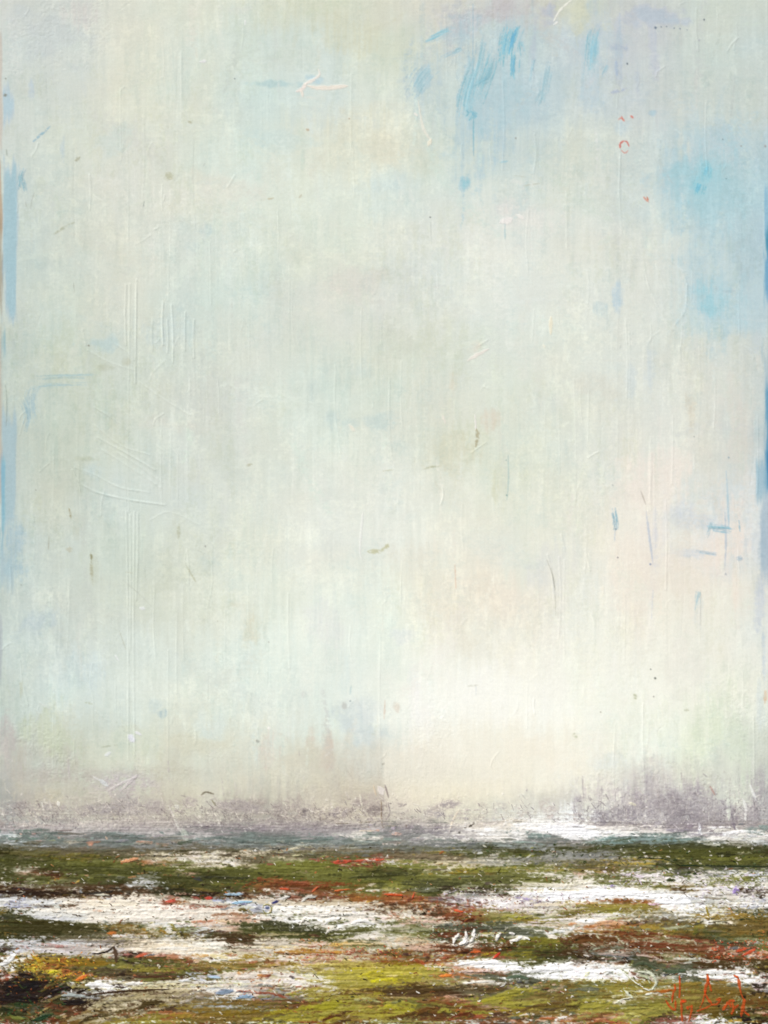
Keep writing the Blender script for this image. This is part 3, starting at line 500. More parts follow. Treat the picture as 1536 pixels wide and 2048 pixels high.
# far thickets: mauve scumble over the pale ground
def scumble(x, y, rx, ry, col, a, N=None, cut=.0, part=None, crumb=.6):
    sl = win(x - rx * 1.3, y - ry * 1.3, x + rx * 1.3, y + ry * 1.3)
    d = np.sqrt(((XX[sl] - x) / rx) ** 2 + ((YY[sl] - y) / ry) ** 2)
    k = seed()
    n = rolled(N_I if N is None else N, sl, k) * .6 + rolled(N_F, sl, k + 1) * crumb
    m = smooth(1.15, .5, d + n * .4) * smooth(cut - .35, cut + .35, n) * a
    lay(sl, m, hexc(col) + (rolled(N_F, sl, k + 2) * 9)[..., None], .22, part, cov=.4 * a)
    HGT[sl] += m * rolled(N_F, sl, k + 3) * .5
TH = [new_part('painted_thicket', None, t) for t in ('pale mauve thicket along the left of the horizon', 'broken mauve thicket in the middle of the horizon',
                                                     'tall purple grey thicket with dripping streaks at the right of the horizon')]
TH_A = ((120, 1550, 140, 20, 'BDB6AC', .5, 0), (250, 1570, 90, 34, 'C6BCC0', .7, 0), (330, 1545, 100, 18, 'C9C6B4', .5, 0), (60, 1620, 70, 18, 'A89FA2', .6, 0), (20, 1625, 18, 60, 'A3A8A8', .6, 0),
          (175, 1622, 26, 14, '8D8390', .85, 0), (215, 1618, 60, 14, 'A39AA4', .7, 0), (270, 1612, 60, 24, 'A79EA6', .6, 0), (310, 1615, 30, 20, 'ABA0A6', .6, 0), (40, 1614, 22, 12, '8E8490', .7, 0),
          (110, 1614, 24, 12, 'A094A0', .6, 0), (380, 1604, 18, 14, 'A89CA4', .6, 0), (470, 1612, 50, 16, 'A398A0', .8, 0), (505, 1620, 30, 12, 'A196A0', .7, 0), (360, 1640, 60, 10, 'B0AAA4', .5, 0),
          (430, 1652, 90, 8, '9A9294', .7, 0), (170, 1600, 60, 10, 'C9C4BC', .6, 0), (100, 1598, 40, 30, 'C4C0AE', .6, 0))
for a in TH_A: scumble(*a[:6], cut=a[6], part=TH[0])
TH_B = ((520, 1604, 22, 10, 'A9A09E', .6, 0), (553, 1618, 22, 16, 'A89EA0', .75, 0), (580, 1606, 24, 14, 'AAA0A0', .6, 0), (606, 1624, 11, 10, '7E727E', .9, -.2), (680, 1624, 24, 14, '9C8E9C', .8, 0),
          (675, 1630, 16, 8, '8C7E90', .8, 0), (720, 1606, 18, 10, 'A3979A', .8, 0), (750, 1620, 24, 14, '8C7F86', .9, -.1), (768, 1618, 10, 28, '9A8E90', .7, 0), (740, 1600, 30, 20, 'B0A4A4', .6, 0),
          (560, 1650, 70, 10, '9C9294', .7, 0), (640, 1652, 120, 10, 'A3999A', .7, 0), (520, 1656, 30, 10, '958A90', .7, 0), (880, 1615, 30, 10, 'A8A0A0', .6, 0), (900, 1608, 24, 10, '9C909E', .8, -.1),
          (880, 1628, 14, 12, 'A49CA8', .8, 0), (860, 1626, 16, 12, 'B0A8AC', .6, 0), (945, 1634, 36, 8, 'BAB2A8', .6, 0), (1000, 1618, 20, 16, 'B4ACAC', .65, .1), (970, 1612, 16, 14, 'C0B8B4', .5, .1),
          (800, 1610, 10, 6, 'A8A0A2', .6, 0), (840, 1655, 70, 7, '938890', .8, 0), (880, 1664, 80, 6, '9A9296', .7, 0), (820, 1666, 60, 8, '94908E', .6, 0))
for a in TH_B: scumble(*a[:6], cut=a[6], part=TH[1])
TH_C = ((1055, 1630, 60, 10, 'C8C0B4', .7, 0), (1098, 1612, 24, 18, 'CABEB6', .8, 0), (1098, 1632, 10, 6, 'C8A294', .6, 0), (1155, 1610, 12, 30, 'B0A6AE', .7, .1), (1190, 1580, 60, 30, 'DAD2CE', .6, 0),
          (1260, 1590, 50, 24, 'B8ACB4', .7, 0), (1200, 1636, 22, 20, '988C98', .9, -.2), (1250, 1630, 40, 22, 'A296A2', .85, -.1), (1290, 1620, 40, 26, 'A99EA8', .8, 0), (1340, 1610, 40, 44, 'A69AA2', .8, 0),
          (1370, 1632, 40, 20, '978B96', .9, -.1), (1395, 1604, 26, 50, 'A89CA6', .8, 0), (1360, 1650, 60, 10, '9C909A', .85, -.1), (1420, 1620, 30, 36, 'ADA2A8', .75, 0), (1445, 1612, 16, 16, 'A49AA2', .8, 0),
          (1468, 1632, 10, 24, '9A8E98', .9, -.2), (1505, 1626, 20, 34, 'A89CA6', .8, 0), (1520, 1580, 20, 60, 'B0A8AC', .6, 0), (1510, 1660, 26, 10, '7F908A', .8, 0), (1300, 1560, 70, 30, 'D2CCC6', .5, 0),
          (1420, 1570, 60, 40, 'C8C8BA', .5, .1), (1225, 1655, 12, 4, 'B0A8AC', .7, 0))
for a in TH_C:
    scumble(*a[:6], N=N_V if a[3] > 20 else None, cut=a[6], part=TH[2], crumb=.4)
for k in range(46):                                            # drips and scraped uprights of the right thicket
    x = 1150 + RNG.uniform(0, 386); t = RNG.uniform(1540, 1620); l = RNG.uniform(20, 70)
    stroke([(x, t), (x + RNG.uniform(-4, 4), t + l)], RNG.uniform(2, 6), ('9C909A', 'B4AAB0', 'E4E4D6', 'D8DCCC', '94888F')[k % 5], a=.5, h=.25, dry=.7, edge=.9)
for k in range(40):
    x = RNG.uniform(0, 760); t = RNG.uniform(1500, 1600); l = RNG.uniform(10, 46)
    stroke([(x, t), (x + RNG.uniform(-5, 5), t + l)], RNG.uniform(2, 6), ('C6C6B6', 'D6D4C4', 'B8B0B0', 'D9D6D2', 'CFCBBB')[k % 5], a=.5, h=.3, dry=.7, edge=.9)
r = np.random.default_rng(88)
for k in range(900):                                           # scratched hatching that makes the far thickets
    x = r.uniform(0, 1536)
    if 770 < x < 1140 and r.random() < .7: continue
    hi = 34 if x > 1150 else 18
    y = 1626 - abs(r.normal(0, hi)) + r.uniform(-4, 22)
    if y > 1664: continue
    near = math.exp(-((y - 1622) / 26) ** 2)
    dark = r.random() < (.55 * near + .1)
    c = ('8E848A', '9A9094', '877E82', 'A69C9E')[int(r.integers(4))] if dark else ('D2CCC4', 'C6C0B6', 'E0DCD4', 'B9B2AC')[int(r.integers(4))]
    t = math.radians(r.normal(90 if x > 1150 else 60, 28)); l = r.uniform(4, 16)
    stroke([(x, y), (x + math.cos(t) * l * .5 + r.normal(0, 1), y + math.sin(t) * l * .5), (x + math.cos(t) * l, y + math.sin(t) * l)], r.uniform(1.6, 4), c, a=r.uniform(.4, .85), h=r.uniform(.2, .6), dry=.5, edge=.7)
for k in range(320):                                           # crumbs of paint caught along the horizon
    x = RNG.uniform(0, 1536); y = RNG.normal(1628, 22)
    if y > 1668: continue
    c = ('8A8286', 'E2DED8', '9A9294', 'D0C9C4', 'B4ABA8', 'F0EDE4')[k % 6] if (x < 780 or x > 1150) else ('B6AEAA', 'F4F1E6', 'C9C1BC', 'FAF8EE', 'A69CA0', 'ECE6DA')[k % 6]
    w = RNG.uniform(1.5, 5)
    stroke([(x, y), (x + RNG.uniform(-6, 6), y + RNG.uniform(-5, 5))], w, c, a=.8, h=.5, dry=.5, edge=.6)
for pts, w, c in (([(430, 1628), (436, 1640), (445, 1665)], 5, 'E2DED4'), ([(346, 1625), (352, 1645), (362, 1664)], 6, 'DEDCD0'), ([(338, 1612), (350, 1640), (356, 1656)], 4, 'E0DED4'),
                  ([(366, 1660), (374, 1682)], 18, 'BFC6B4'), ([(398, 1632), (402, 1636)], 9, 'EAE7DC'), ([(352, 1612), (356, 1616)], 12, 'DFE2D8'), ([(240, 1584), (262, 1562), (275, 1550)], 7, 'CFC8C8'),
                  ([(215, 1582), (245, 1566), (268, 1556)], 6, 'D3CDCC'), ([(200, 1560), (215, 1572)], 10, 'D6DADA'), ([(185, 1552), (200, 1562)], 5, 'D9D8D2'), ([(84, 1606), (88, 1620)], 7, 'E2E2D8'),
                  ([(116, 1604), (118, 1612)], 8, 'ECECE4'), ([(100, 1608), (104, 1618)], 5, 'D9D7CE'), ([(720, 1590), (724, 1612)], 5, 'E6E4D2'), ([(758, 1575), (765, 1588)], 16, 'E8E2DE'),
                  ([(402, 1590), (412, 1584), (428, 1588)], 4, '6E685A'), ([(424, 1600), (432, 1612)], 4, '9A9884'), ([(604, 1600), (596, 1586)], 4, 'C0BAB0'), ([(770, 1570), (777, 1595)], 4, '8E8084'),
                  ([(762, 1600), (764, 1650), (768, 1655)], 4, '8A7A6A'), ([(776, 1604), (779, 1625), (772, 1640)], 4, 'A0949A'), ([(747, 1570), (752, 1590)], 5, 'D8C8B0'),
                  ([(918, 1620), (906, 1640), (898, 1665)], 4, 'EEE2CE'), ([(886, 1624), (889, 1638)], 4, '7E7684'), ([(1486, 1598), (1492, 1618), (1490, 1640)], 8, 'EDEEE6'), ([(1468, 1650), (1477, 1662)], 4, 'ECECE6'),
                  ([(1463, 1628), (1470, 1660)], 6, '8E828E'), ([(1398, 1646), (1402, 1668)], 6, 'E6E6E6'), ([(1420, 1572), (1430, 1590)], 4, 'C09A96'), ([(1259, 1606), (1272, 1610)], 7, 'E6E2C6'),
                  ([(1456, 1600), (1458, 1640)], 10, 'E2E6D8'), ([(1500, 1570), (1512, 1600)], 6, 'EEF0EA')):
    stroke(pts, w, c, a=.85, h=.5, dry=.5)
for x, y in ((916, 1666), (928, 1658), (938, 1653), (945, 1648), (952, 1646), (940, 1652)):
    stroke([(x, y), (x + 4, y - 2)], 5, '5A5448', h=.4, dry=.2, part=new_part('dark_speck', 'painted_far_shore'))

h6 = tile(0, 1590, 6.0)
h6([(90, 480, 200, 478, 22, 'CCDCD8'), (290, 430, 420, 460, 70, '6A8070'), (100, 520, 210, 525, 60, '6C8878'), (340, 520, 440, 525, 40, '6E8A7A'), (500, 470, 590, 480, 60, '7C8C80'),
    (190, 560, 350, 570, 490, 575, 20, 'BCC6C4'), (430, 548, 560, 548, 26, 'B48878'), (560, 548, 660, 546, 18, 'D2CC5C'), (720, 500, 800, 540, 70, 'BCA890', {'dry': .7}), (700, 430, 880, 415, 24, '8A7A74'),
    (700, 460, 1000, 465, 36, '7E7668'), (900, 530, 1060, 540, 50, '74806E'), (1060, 590, 1120, 585, 50, 'D49A78'), (1090, 590, 1110, 600, 28, 'CC7858'), (1270, 500, 1290, 530, 30, 'DCB490'),
    (1300, 470, 1536, 480, 50, '74867C'), (1380, 560, 1536, 540, 40, '8A8A90'), (240, 465, 260, 470, 26, 'D8AE98'), (385, 465, 425, 462, 32, 'BE8A78'), (1080, 520, 1120, 515, 30, '9AB0A4'),
    (0, 650, 100, 690, 46, '3A3414'), (100, 640, 500, 640, 70, '6A6244'), (100, 700, 700, 690, 70, '615A2E'), (800, 720, 1200, 730, 60, '6E6428'), (700, 650, 1300, 660, 50, '66604A')])
h6 = tile(256, 1590, 6.0)
h6([(0, 480, 200, 500, 60, '76867E'), (100, 570, 290, 570, 44, 'CE9678'), (110, 555, 250, 580, 16, 'BE6A4C', {'dry': .6}), (380, 440, 440, 470, 40, '7A8C84'), (600, 580, 760, 560, 60, '48583F'),
    (740, 540, 1000, 520, 40, '768A80'), (1030, 560, 1100, 580, 70, '86A29A'), (1200, 580, 1536, 540, 50, '76867E'), (1300, 590, 1536, 600, 30, '86988E'), (495, 565, 560, 570, 50, '9A948E', {'dry': .6}),
    (520, 570, 540, 575, 22, '4A443A'), (990, 620, 1010, 616, 22, 'EDEDE8'), (640, 655, 700, 655, 20, 'CFC8B4'), (760, 640, 840, 640, 26, 'CFC4B4'), (740, 686, 1030, 686, 22, 'D8CCB8'),
    (1050, 695, 1240, 690, 30, 'B0A28C'), (1260, 735, 1536, 730, 24, 'D9CDB4'), (1420, 700, 1536, 690, 30, 'DCCDBC'), (820, 750, 1250, 752, 36, 'E2D8BE'), (0, 715, 500, 715, 26, 'B5A994', {'dry': .65}),
    (400, 610, 480, 620, 24, '6A4A28'), (560, 670, 760, 660, 40, '4E4826'), (740, 375, 1210, 372, 22, '8C8488', {'dry': .6}), (1120, 720, 1240, 715, 50, '5E5240'), (700, 710, 1000, 715, 24, '564A34')])
h6 = tile(512, 1590, 6.0)
h6([(0, 560, 180, 560, 60, '7C9288'), (200, 560, 500, 550, 40, '5E7064'), (450, 550, 900, 540, 60, '6A8076'), (700, 510, 960, 510, 46, '7E9288'), (360, 590, 640, 588, 36, 'B4BEAE'),
    (390, 650, 560, 620, 650, 610, 34, 'DCD0AA'), (0, 690, 170, 690, 30, 'D2C8AC'), (440, 730, 560, 725, 30, 'CFC9A0'), (640, 590, 940, 590, 30, 'AAB4A6'), (900, 560, 1060, 575, 46, '828E86'),
    (1080, 590, 1500, 580, 60, '84948A'), (1000, 480, 1240, 520, 34, 'DCD2C6', {'dry': .6}), (1240, 430, 1420, 430, 30, 'E0D0B4'), (1250, 510, 1480, 520, 50, 'E4DCC8'), (1340, 460, 1500, 465, 34, '8E9A8C'),
    (1500, 560, 1536, 600, 26, 'E2CDBE'), (1030, 640, 1250, 632, 18, 'BCC0A8'), (200, 680, 900, 700, 60, '77704A', {'dry': .6}), (600, 640, 1300, 660, 50, '8A7E62', {'dry': .6}), (100, 610, 380, 630, 50, '7A7664', {'dry': .6}),
    (800, 740, 900, 735, 24, '6A5848'), (1220, 325, 1450, 322, 14, '8E8676', {'dry': .6}), (900, 340, 1150, 338, 14, '948C80', {'dry': .6}), (520, 405, 680, 410, 22, '9A9098', {'dry': .6})])
h6 = tile(768, 1590, 6.0)
h6([(0, 530, 200, 540, 60, '86988A'), (100, 470, 200, 470, 60, 'DEAC92'), (60, 440, 90, 430, 26, 'D08C80'), (90, 410, 130, 390, 50, 'C4B4C4'), (0, 585, 150, 600, 26, 'E6DCD0'),
    (290, 560, 520, 530, 46, 'D0CABE', {'dry': .55}), (380, 520, 580, 522, 26, 'DDD6CC'), (600, 530, 680, 530, 30, '94A494'), (820, 570, 1080, 575, 26, '9A9698'), (830, 500, 1060, 540, 90, 'ECE6DE'),
    (960, 410, 1180, 440, 50, 'F2EEE6'), (1200, 450, 1536, 440, 50, 'F2EDE2'), (1100, 520, 1536, 520, 36, 'F1EBE0'), (1050, 550, 1536, 560, 20, 'B8AE9E'), (1300, 580, 1480, 575, 34, '8C9A8C'),
    (1320, 610, 1536, 610, 40, 'A0BCB0'), (0, 640, 800, 640, 60, '6E725A'), (800, 680, 1060, 690, 60, '4C5428'), (500, 690, 760, 690, 46, '7A6C38'), (640, 680, 740, 690, 30, 'A08A40'),
    (0, 720, 700, 740, 50, '7C6E54', {'dry': .55}), (1100, 700, 1180, 700, 36, 'E4E2D2'), (1190, 690, 1290, 690, 36, '4A5A34'), (1380, 710, 1536, 700, 70, '4F6238'), (1010, 640, 1240, 620, 30, '5A6A54'),
    (1050, 760, 1380, 755, 30, 'A8A490')])
h6 = tile(1024, 1590, 6.0)
WAT0 = new_part('painted_water', None, 'bright white sheet of far water on the right of the horizon')
def dz(put, part, rows, **kw):
    for r in rows:
        *pts, w, col = r[:-1] if isinstance(r[-1], dict) else r
        o = dict(kw); o.update(r[-1] if isinstance(r[-1], dict) else {})
        ox, oy, z = put
        stroke([(ox + a / z, oy + b / z) for a, b in zip(pts[0::2], pts[1::2])], w / z, col, part=part, **o)
dz((1024, 1590, 6.0), WAT0, [(0, 420, 300, 410, 60, 'F3EFE6'), (250, 330, 800, 340, 60, 'FAF8F2'), (350, 390, 1000, 390, 100, 'FDFDFC'), (420, 440, 800, 450, 1050, 470, 100, 'FFFFFF'), (600, 500, 950, 520, 70, 'FBF9F4'),
                             (900, 400, 1536, 400, 60, 'F1ECE2'), (1000, 450, 1536, 450, 60, 'F0EEE6'), (0, 520, 160, 525, 60, 'F0ECE4'), (1200, 480, 1536, 490, 40, 'F2F0EA')], h=.5)
dz((1280, 1590, 6.0), WAT0, [(0, 380, 280, 380, 60, 'F0EAE0'), (0, 440, 420, 440, 60, 'ECE4DA'), (540, 510, 740, 470, 60, 'EFECE6', {'dry': .5}), (690, 560, 900, 520, 1100, 470, 70, 'F0EEE2'), (1000, 460, 1250, 440, 1440, 455, 46, 'FAFAF6'),
                             (1050, 500, 1400, 490, 50, 'EAEAE8', {'dry': .5}), (1430, 460, 1536, 490, 24, 'F6F6F2'), (700, 460, 720, 380, 40, 'ECEEEE', {'dry': .5}), (560, 350, 720, 350, 20, 'E2DADA', {'dry': .6}), (400, 350, 480, 420, 18, 'EEE6E2'),
                             (820, 440, 1080, 390, 60, 'EDEADC', {'dry': .6})], h=.5)
dz((1024, 1590, 6.0), SHORE, [(200, 500, 460, 490, 50, '88A69A'), (230, 470, 400, 470, 24, '94AEA2'), (0, 590, 150, 580, 40, '7A8474'), (180, 580, 420, 560, 30, 'A09A94'), (400, 530, 640, 520, 40, '8C8C80'),
                              (550, 560, 880, 570, 50, '9C958E', {'dry': .6}), (200, 650, 420, 640, 60, '90AA9E'), (860, 580, 1240, 560, 70, '7C9486'), (960, 570, 1180, 530, 1500, 550, 80, '7FA096'), (1050, 580, 1450, 570, 40, '74988C'),
                              (1150, 500, 1280, 470, 24, 'B4C6BC'), (720, 378, 860, 386, 18, 'AAA8A6'), (740, 485, 830, 484, 14, 'D6D2CC'), (1380, 380, 1536, 376, 12, 'A8A49C'), (0, 318, 150, 315, 20, 'A8A296', {'dry': .6}),
                              (150, 570, 170, 610, 14, 'D0C8B8'), (270, 600, 310, 575, 12, 'C8C0B4'), (500, 590, 800, 610, 60, '8C8676', {'dry': .6})], h=.4)
dz((1280, 1590, 6.0), SHORE, [(0, 520, 620, 540, 90, '84A096'), (20, 580, 560, 560, 50, '7A9488'), (0, 490, 500, 490, 30, '9CB0A6', {'dry': .6}), (300, 420, 700, 430, 50, 'A097A0', {'dry': .6}), (380, 470, 500, 510, 14, '6E7E7E'),
                              (760, 470, 800, 500, 46, 'C8B4A8', {'dry': .6}), (1330, 590, 1536, 580, 70, 'A0A4A0', {'dry': .6}), (1480, 560, 1536, 590, 60, 'D8DCDC', {'dry': .6}), (1440, 380, 1536, 400, 90, '84948E', {'dry': .5}),
                              (830, 440, 880, 425, 36, '9A8E92')], h=.4)
# ------------------------------------------------------------------ small knife touches all over the land
def touches(n, x0, x1, ya, yb, lmin, lmax, wmin, wmax, jx, jy, a=.85, h=.5, dry=.5, dcol=14, slope=.06, seed_=5):
    r = np.random.default_rng(seed_)
    xs = r.uniform(x0, x1, n); ys = r.uniform(ya, yb, n)
    base = COL.copy()
    for x, y in zip(xs, ys):
        sx = np.clip(x + r.normal(0, jx), 2, PW - 3); sy = np.clip(y + r.normal(0, jy), ya - 4, PH - 3)
        c = base[int(sy * RES), int(sx * RES)] + r.normal(0, dcol) + r.normal(0, dcol * .3, 3)
        l = r.uniform(lmin, lmax) * (.6 + .8 * r.random() ** 2); w = r.uniform(wmin, wmax); s = r.normal(0, slope)
        stroke([(x - l / 2, y - l / 2 * s), (x, y + r.normal(0, .8)), (x + l / 2, y + l / 2 * s)], w, np.clip(c, 8, 252).astype(np.float32), a=a * r.uniform(.6, 1), h=h * r.uniform(.3, 1.2), dry=dry, var=9)
touches(1500, -10, 1546, 1668, 2050, 14, 52, 3, 9, 20, 7, seed_=5)

def L(o, rows, **kw):
    dz(o, None, rows, **kw)
A = (0, 1700, 4.)
L(A, [(0, 20, 70, 20, 40, '38340F'), (970, 95, 1100, 65, 34, 'D49A70'), (1180, 30, 1536, 45, 22, 'CFC4AC', {'dry': .6}), (1190, 110, 1536, 118, 22, '8E8468', {'dry': .7}), (400, 60, 700, 80, 36, '6F6422', {'dry': .6}),
      (560, 120, 900, 110, 50, '515A22'), (850, 160, 1100, 190, 50, '3F4A1E'), (1150, 150, 1500, 150, 50, '5E6A2C'), (200, 130, 520, 110, 40, '4A5222'), (360, 190, 480, 205, 60, '4C2E1A'), (400, 180, 470, 176, 14, 'B8B2AE'),
      (30, 250, 250, 240, 50, '46501F'), (210, 235, 290, 225, 26, '8C9068', {'dry': .6}), (230, 290, 420, 285, 30, '8A8670', {'dry': .6}), (440, 240, 470, 225, 18, 'C08A30'), (610, 265, 632, 240, 22, 'D8B658'), (630, 315, 655, 340, 24, 'A8B4B8'), (655, 365, 690, 385, 24, 'BFA468'),
      (0, 330, 300, 345, 600, 335, 50, '2C1E10', {'dry': .4}), (690, 350, 900, 330, 30, '2E2822'), (360, 310, 450, 312, 9, 'C4C4BE'), (770, 290, 820, 300, 12, 'C8C6BC'), (860, 240, 940, 260, 16, 'C2C6C0', {'dry': .6}),
      (1020, 220, 1090, 214, 20, 'AE7E50'), (1300, 200, 1370, 200, 12, 'B8703C'), (660, 200, 720, 204, 12, 'B89068'), (1180, 330, 1536, 350, 40, '33301C', {'dry': .5}), (900, 320, 1200, 350, 26, '4A4232', {'dry': .6})])
L(A, [(0, 400, 500, 420, 60, 'D2D4D0', {'dry': .5}), (100, 500, 700, 510, 60, 'DDDCD4'), (300, 480, 900, 480, 60, 'E6DFD0'), (700, 420, 1100, 430, 70, 'EADFC8'), (900, 390, 1250, 400, 60, 'F0E6D2'), (1000, 470, 1536, 470, 70, 'EEE6D8'), (1050, 530, 1536, 530, 60, 'ECE4D6'),
      (700, 560, 1300, 550, 40, 'E2DACB'), (1000, 350, 1240, 360, 34, 'DCCFB8', {'dry': .6}), (40, 440, 190, 390, 60, 'A9BDC9'), (60, 470, 170, 450, 30, '93AABC', {'dry': .5}), (170, 470, 260, 455, 16, '6E5444'), (250, 440, 440, 452, 20, '66594E', {'dry': .5}),
      (330, 455, 420, 450, 12, '4E3A30'), (740, 485, 850, 490, 14, 'CE9E7C'), (590, 515, 660, 527, 9, '3A2C20'), (720, 537, 750, 538, 7, '4A3A2C'), (1130, 400, 1190, 402, 14, '8C8A90'), (1020, 405, 1090, 405, 12, '9A9088'), (1220, 455, 1255, 450, 16, '9A6048'),
      (0, 570, 300, 575, 600, 590, 50, '403A18'), (0, 630, 800, 630, 66, '3E391A'), (0, 690, 420, 685, 52, '39361A'), (500, 660, 780, 650, 36, '504A2A'), (620, 600, 860, 640, 40, '484426', {'dry': .5}), (840, 630, 1100, 605, 50, '7C6C34'), (1000, 640, 1250, 640, 36, '9E8E5C', {'dry': .6}),
      (930, 580, 1130, 585, 16, '4C4426'), (140, 555, 165, 575, 16, '8CA236'), (800, 600, 850, 640, 46, 'AFBDB8'), (840, 560, 860, 600, 34, '9AA89C', {'dry': .6}), (870, 665, 930, 665, 40, 'BE7436'), (1280, 620, 1340, 685, 36, '9E7E2A'), (1370, 600, 1440, 680, 44, '7C7626'),
      (1360, 600, 1400, 590, 16, 'C8C068'), (1440, 650, 1460, 690, 26, '3A321A'), (1410, 570, 1450, 575, 11, '4A5A2E'), (1480, 575, 1530, 580, 18, '5A6A34'), (1340, 690, 1380, 660, 20, '5E5A20'), (0, 720, 300, 740, 26, 'C6C8C6', {'dry': .5}), (280, 710, 350, 725, 30, '34301C')])
B4 = (384, 1700, 4.)
L(B4, [(0, 60, 320, 65, 22, 'D6CBAE'), (330, 45, 620, 20, 16, 'CFC2A6'), (790, 45, 890, 40, 12, 'C6C08E'), (250, 110, 330, 140, 20, '2C2618'), (270, 90, 300, 95, 14, 'D8D6D0'), (0, 115, 240, 100, 26, '9A8E70', {'dry': .6}),
       (600, 130, 1120, 140, 70, '6E7A32'), (840, 95, 1140, 105, 44, '627528'), (500, 170, 860, 160, 40, '5E6A2A'), (1000, 190, 1300, 180, 40, '76803A'), (0, 160, 480, 170, 50, '4C5426'), (200, 150, 420, 140, 26, '65702E'), (0, 215, 500, 228, 24, '2E311E'), (20, 225, 90, 235, 34, '3A4444'),
       (500, 200, 900, 210, 30, '515A26'), (1250, 220, 1536, 205, 20, '3A3E1E'), (1420, 180, 1536, 150, 14, '363A1A'), (1280, 250, 1536, 250, 36, '687430'), (520, 180, 560, 195, 14, '2E341A'), (830, 180, 890, 210, 14, '3A4420'), (60, 270, 450, 275, 36, '626A2A'),
       (1140, 100, 1270, 85, 44, 'B84C38'), (1290, 88, 1536, 75, 30, 'BE543A', {'dry': .5}), (1180, 122, 1280, 125, 18, 'D8A89A'), (1310, 115, 1350, 118, 16, 'D4CC7C'), (1390, 112, 1420, 115, 18, 'CC9C40'), (760, 112, 815, 105, 26, 'A4483A'), (590, 110, 640, 112, 26, '8C5440'), (930, 75, 990, 75, 18, '945040'),
       (400, 300, 560, 245, 900, 270, 1270, 270, 44, '84421F', {'dry': .6}), (520, 230, 560, 215, 20, 'A85030'), (640, 215, 690, 212, 16, 'A04A28'), (780, 260, 960, 275, 34, '9A4A26'), (700, 305, 780, 315, 26, 'C2502E'), (860, 322, 905, 320, 24, 'A84834'), (960, 335, 1010, 290, 22, 'C85E36'), (1140, 328, 1260, 312, 13, 'C05C28'), (1300, 315, 1330, 320, 16, 'BC6A38'),
       (560, 370, 1000, 360, 36, '4C4632', {'dry': .6}), (440, 340, 560, 345, 26, '5A4A36', {'dry': .6}), (560, 315, 640, 325, 22, 'E2D8C8'), (640, 345, 700, 370, 26, 'D8D2C8'), (540, 370, 640, 385, 34, 'DAD2C4', {'dry': .5}), (700, 392, 780, 372, 32, 'E4E0D8'), (820, 350, 860, 345, 22, 'CCC8BC'), (880, 410, 930, 375, 985, 378, 36, 'D6D4CA'),
       (1100, 350, 1150, 355, 16, 'D0C8B6'), (1200, 370, 1280, 350, 26, 'C8BEAC'), (1310, 320, 1380, 300, 26, 'DCCFB4'), (1400, 325, 1500, 325, 22, 'E0D8CA', {'dry': .5})])
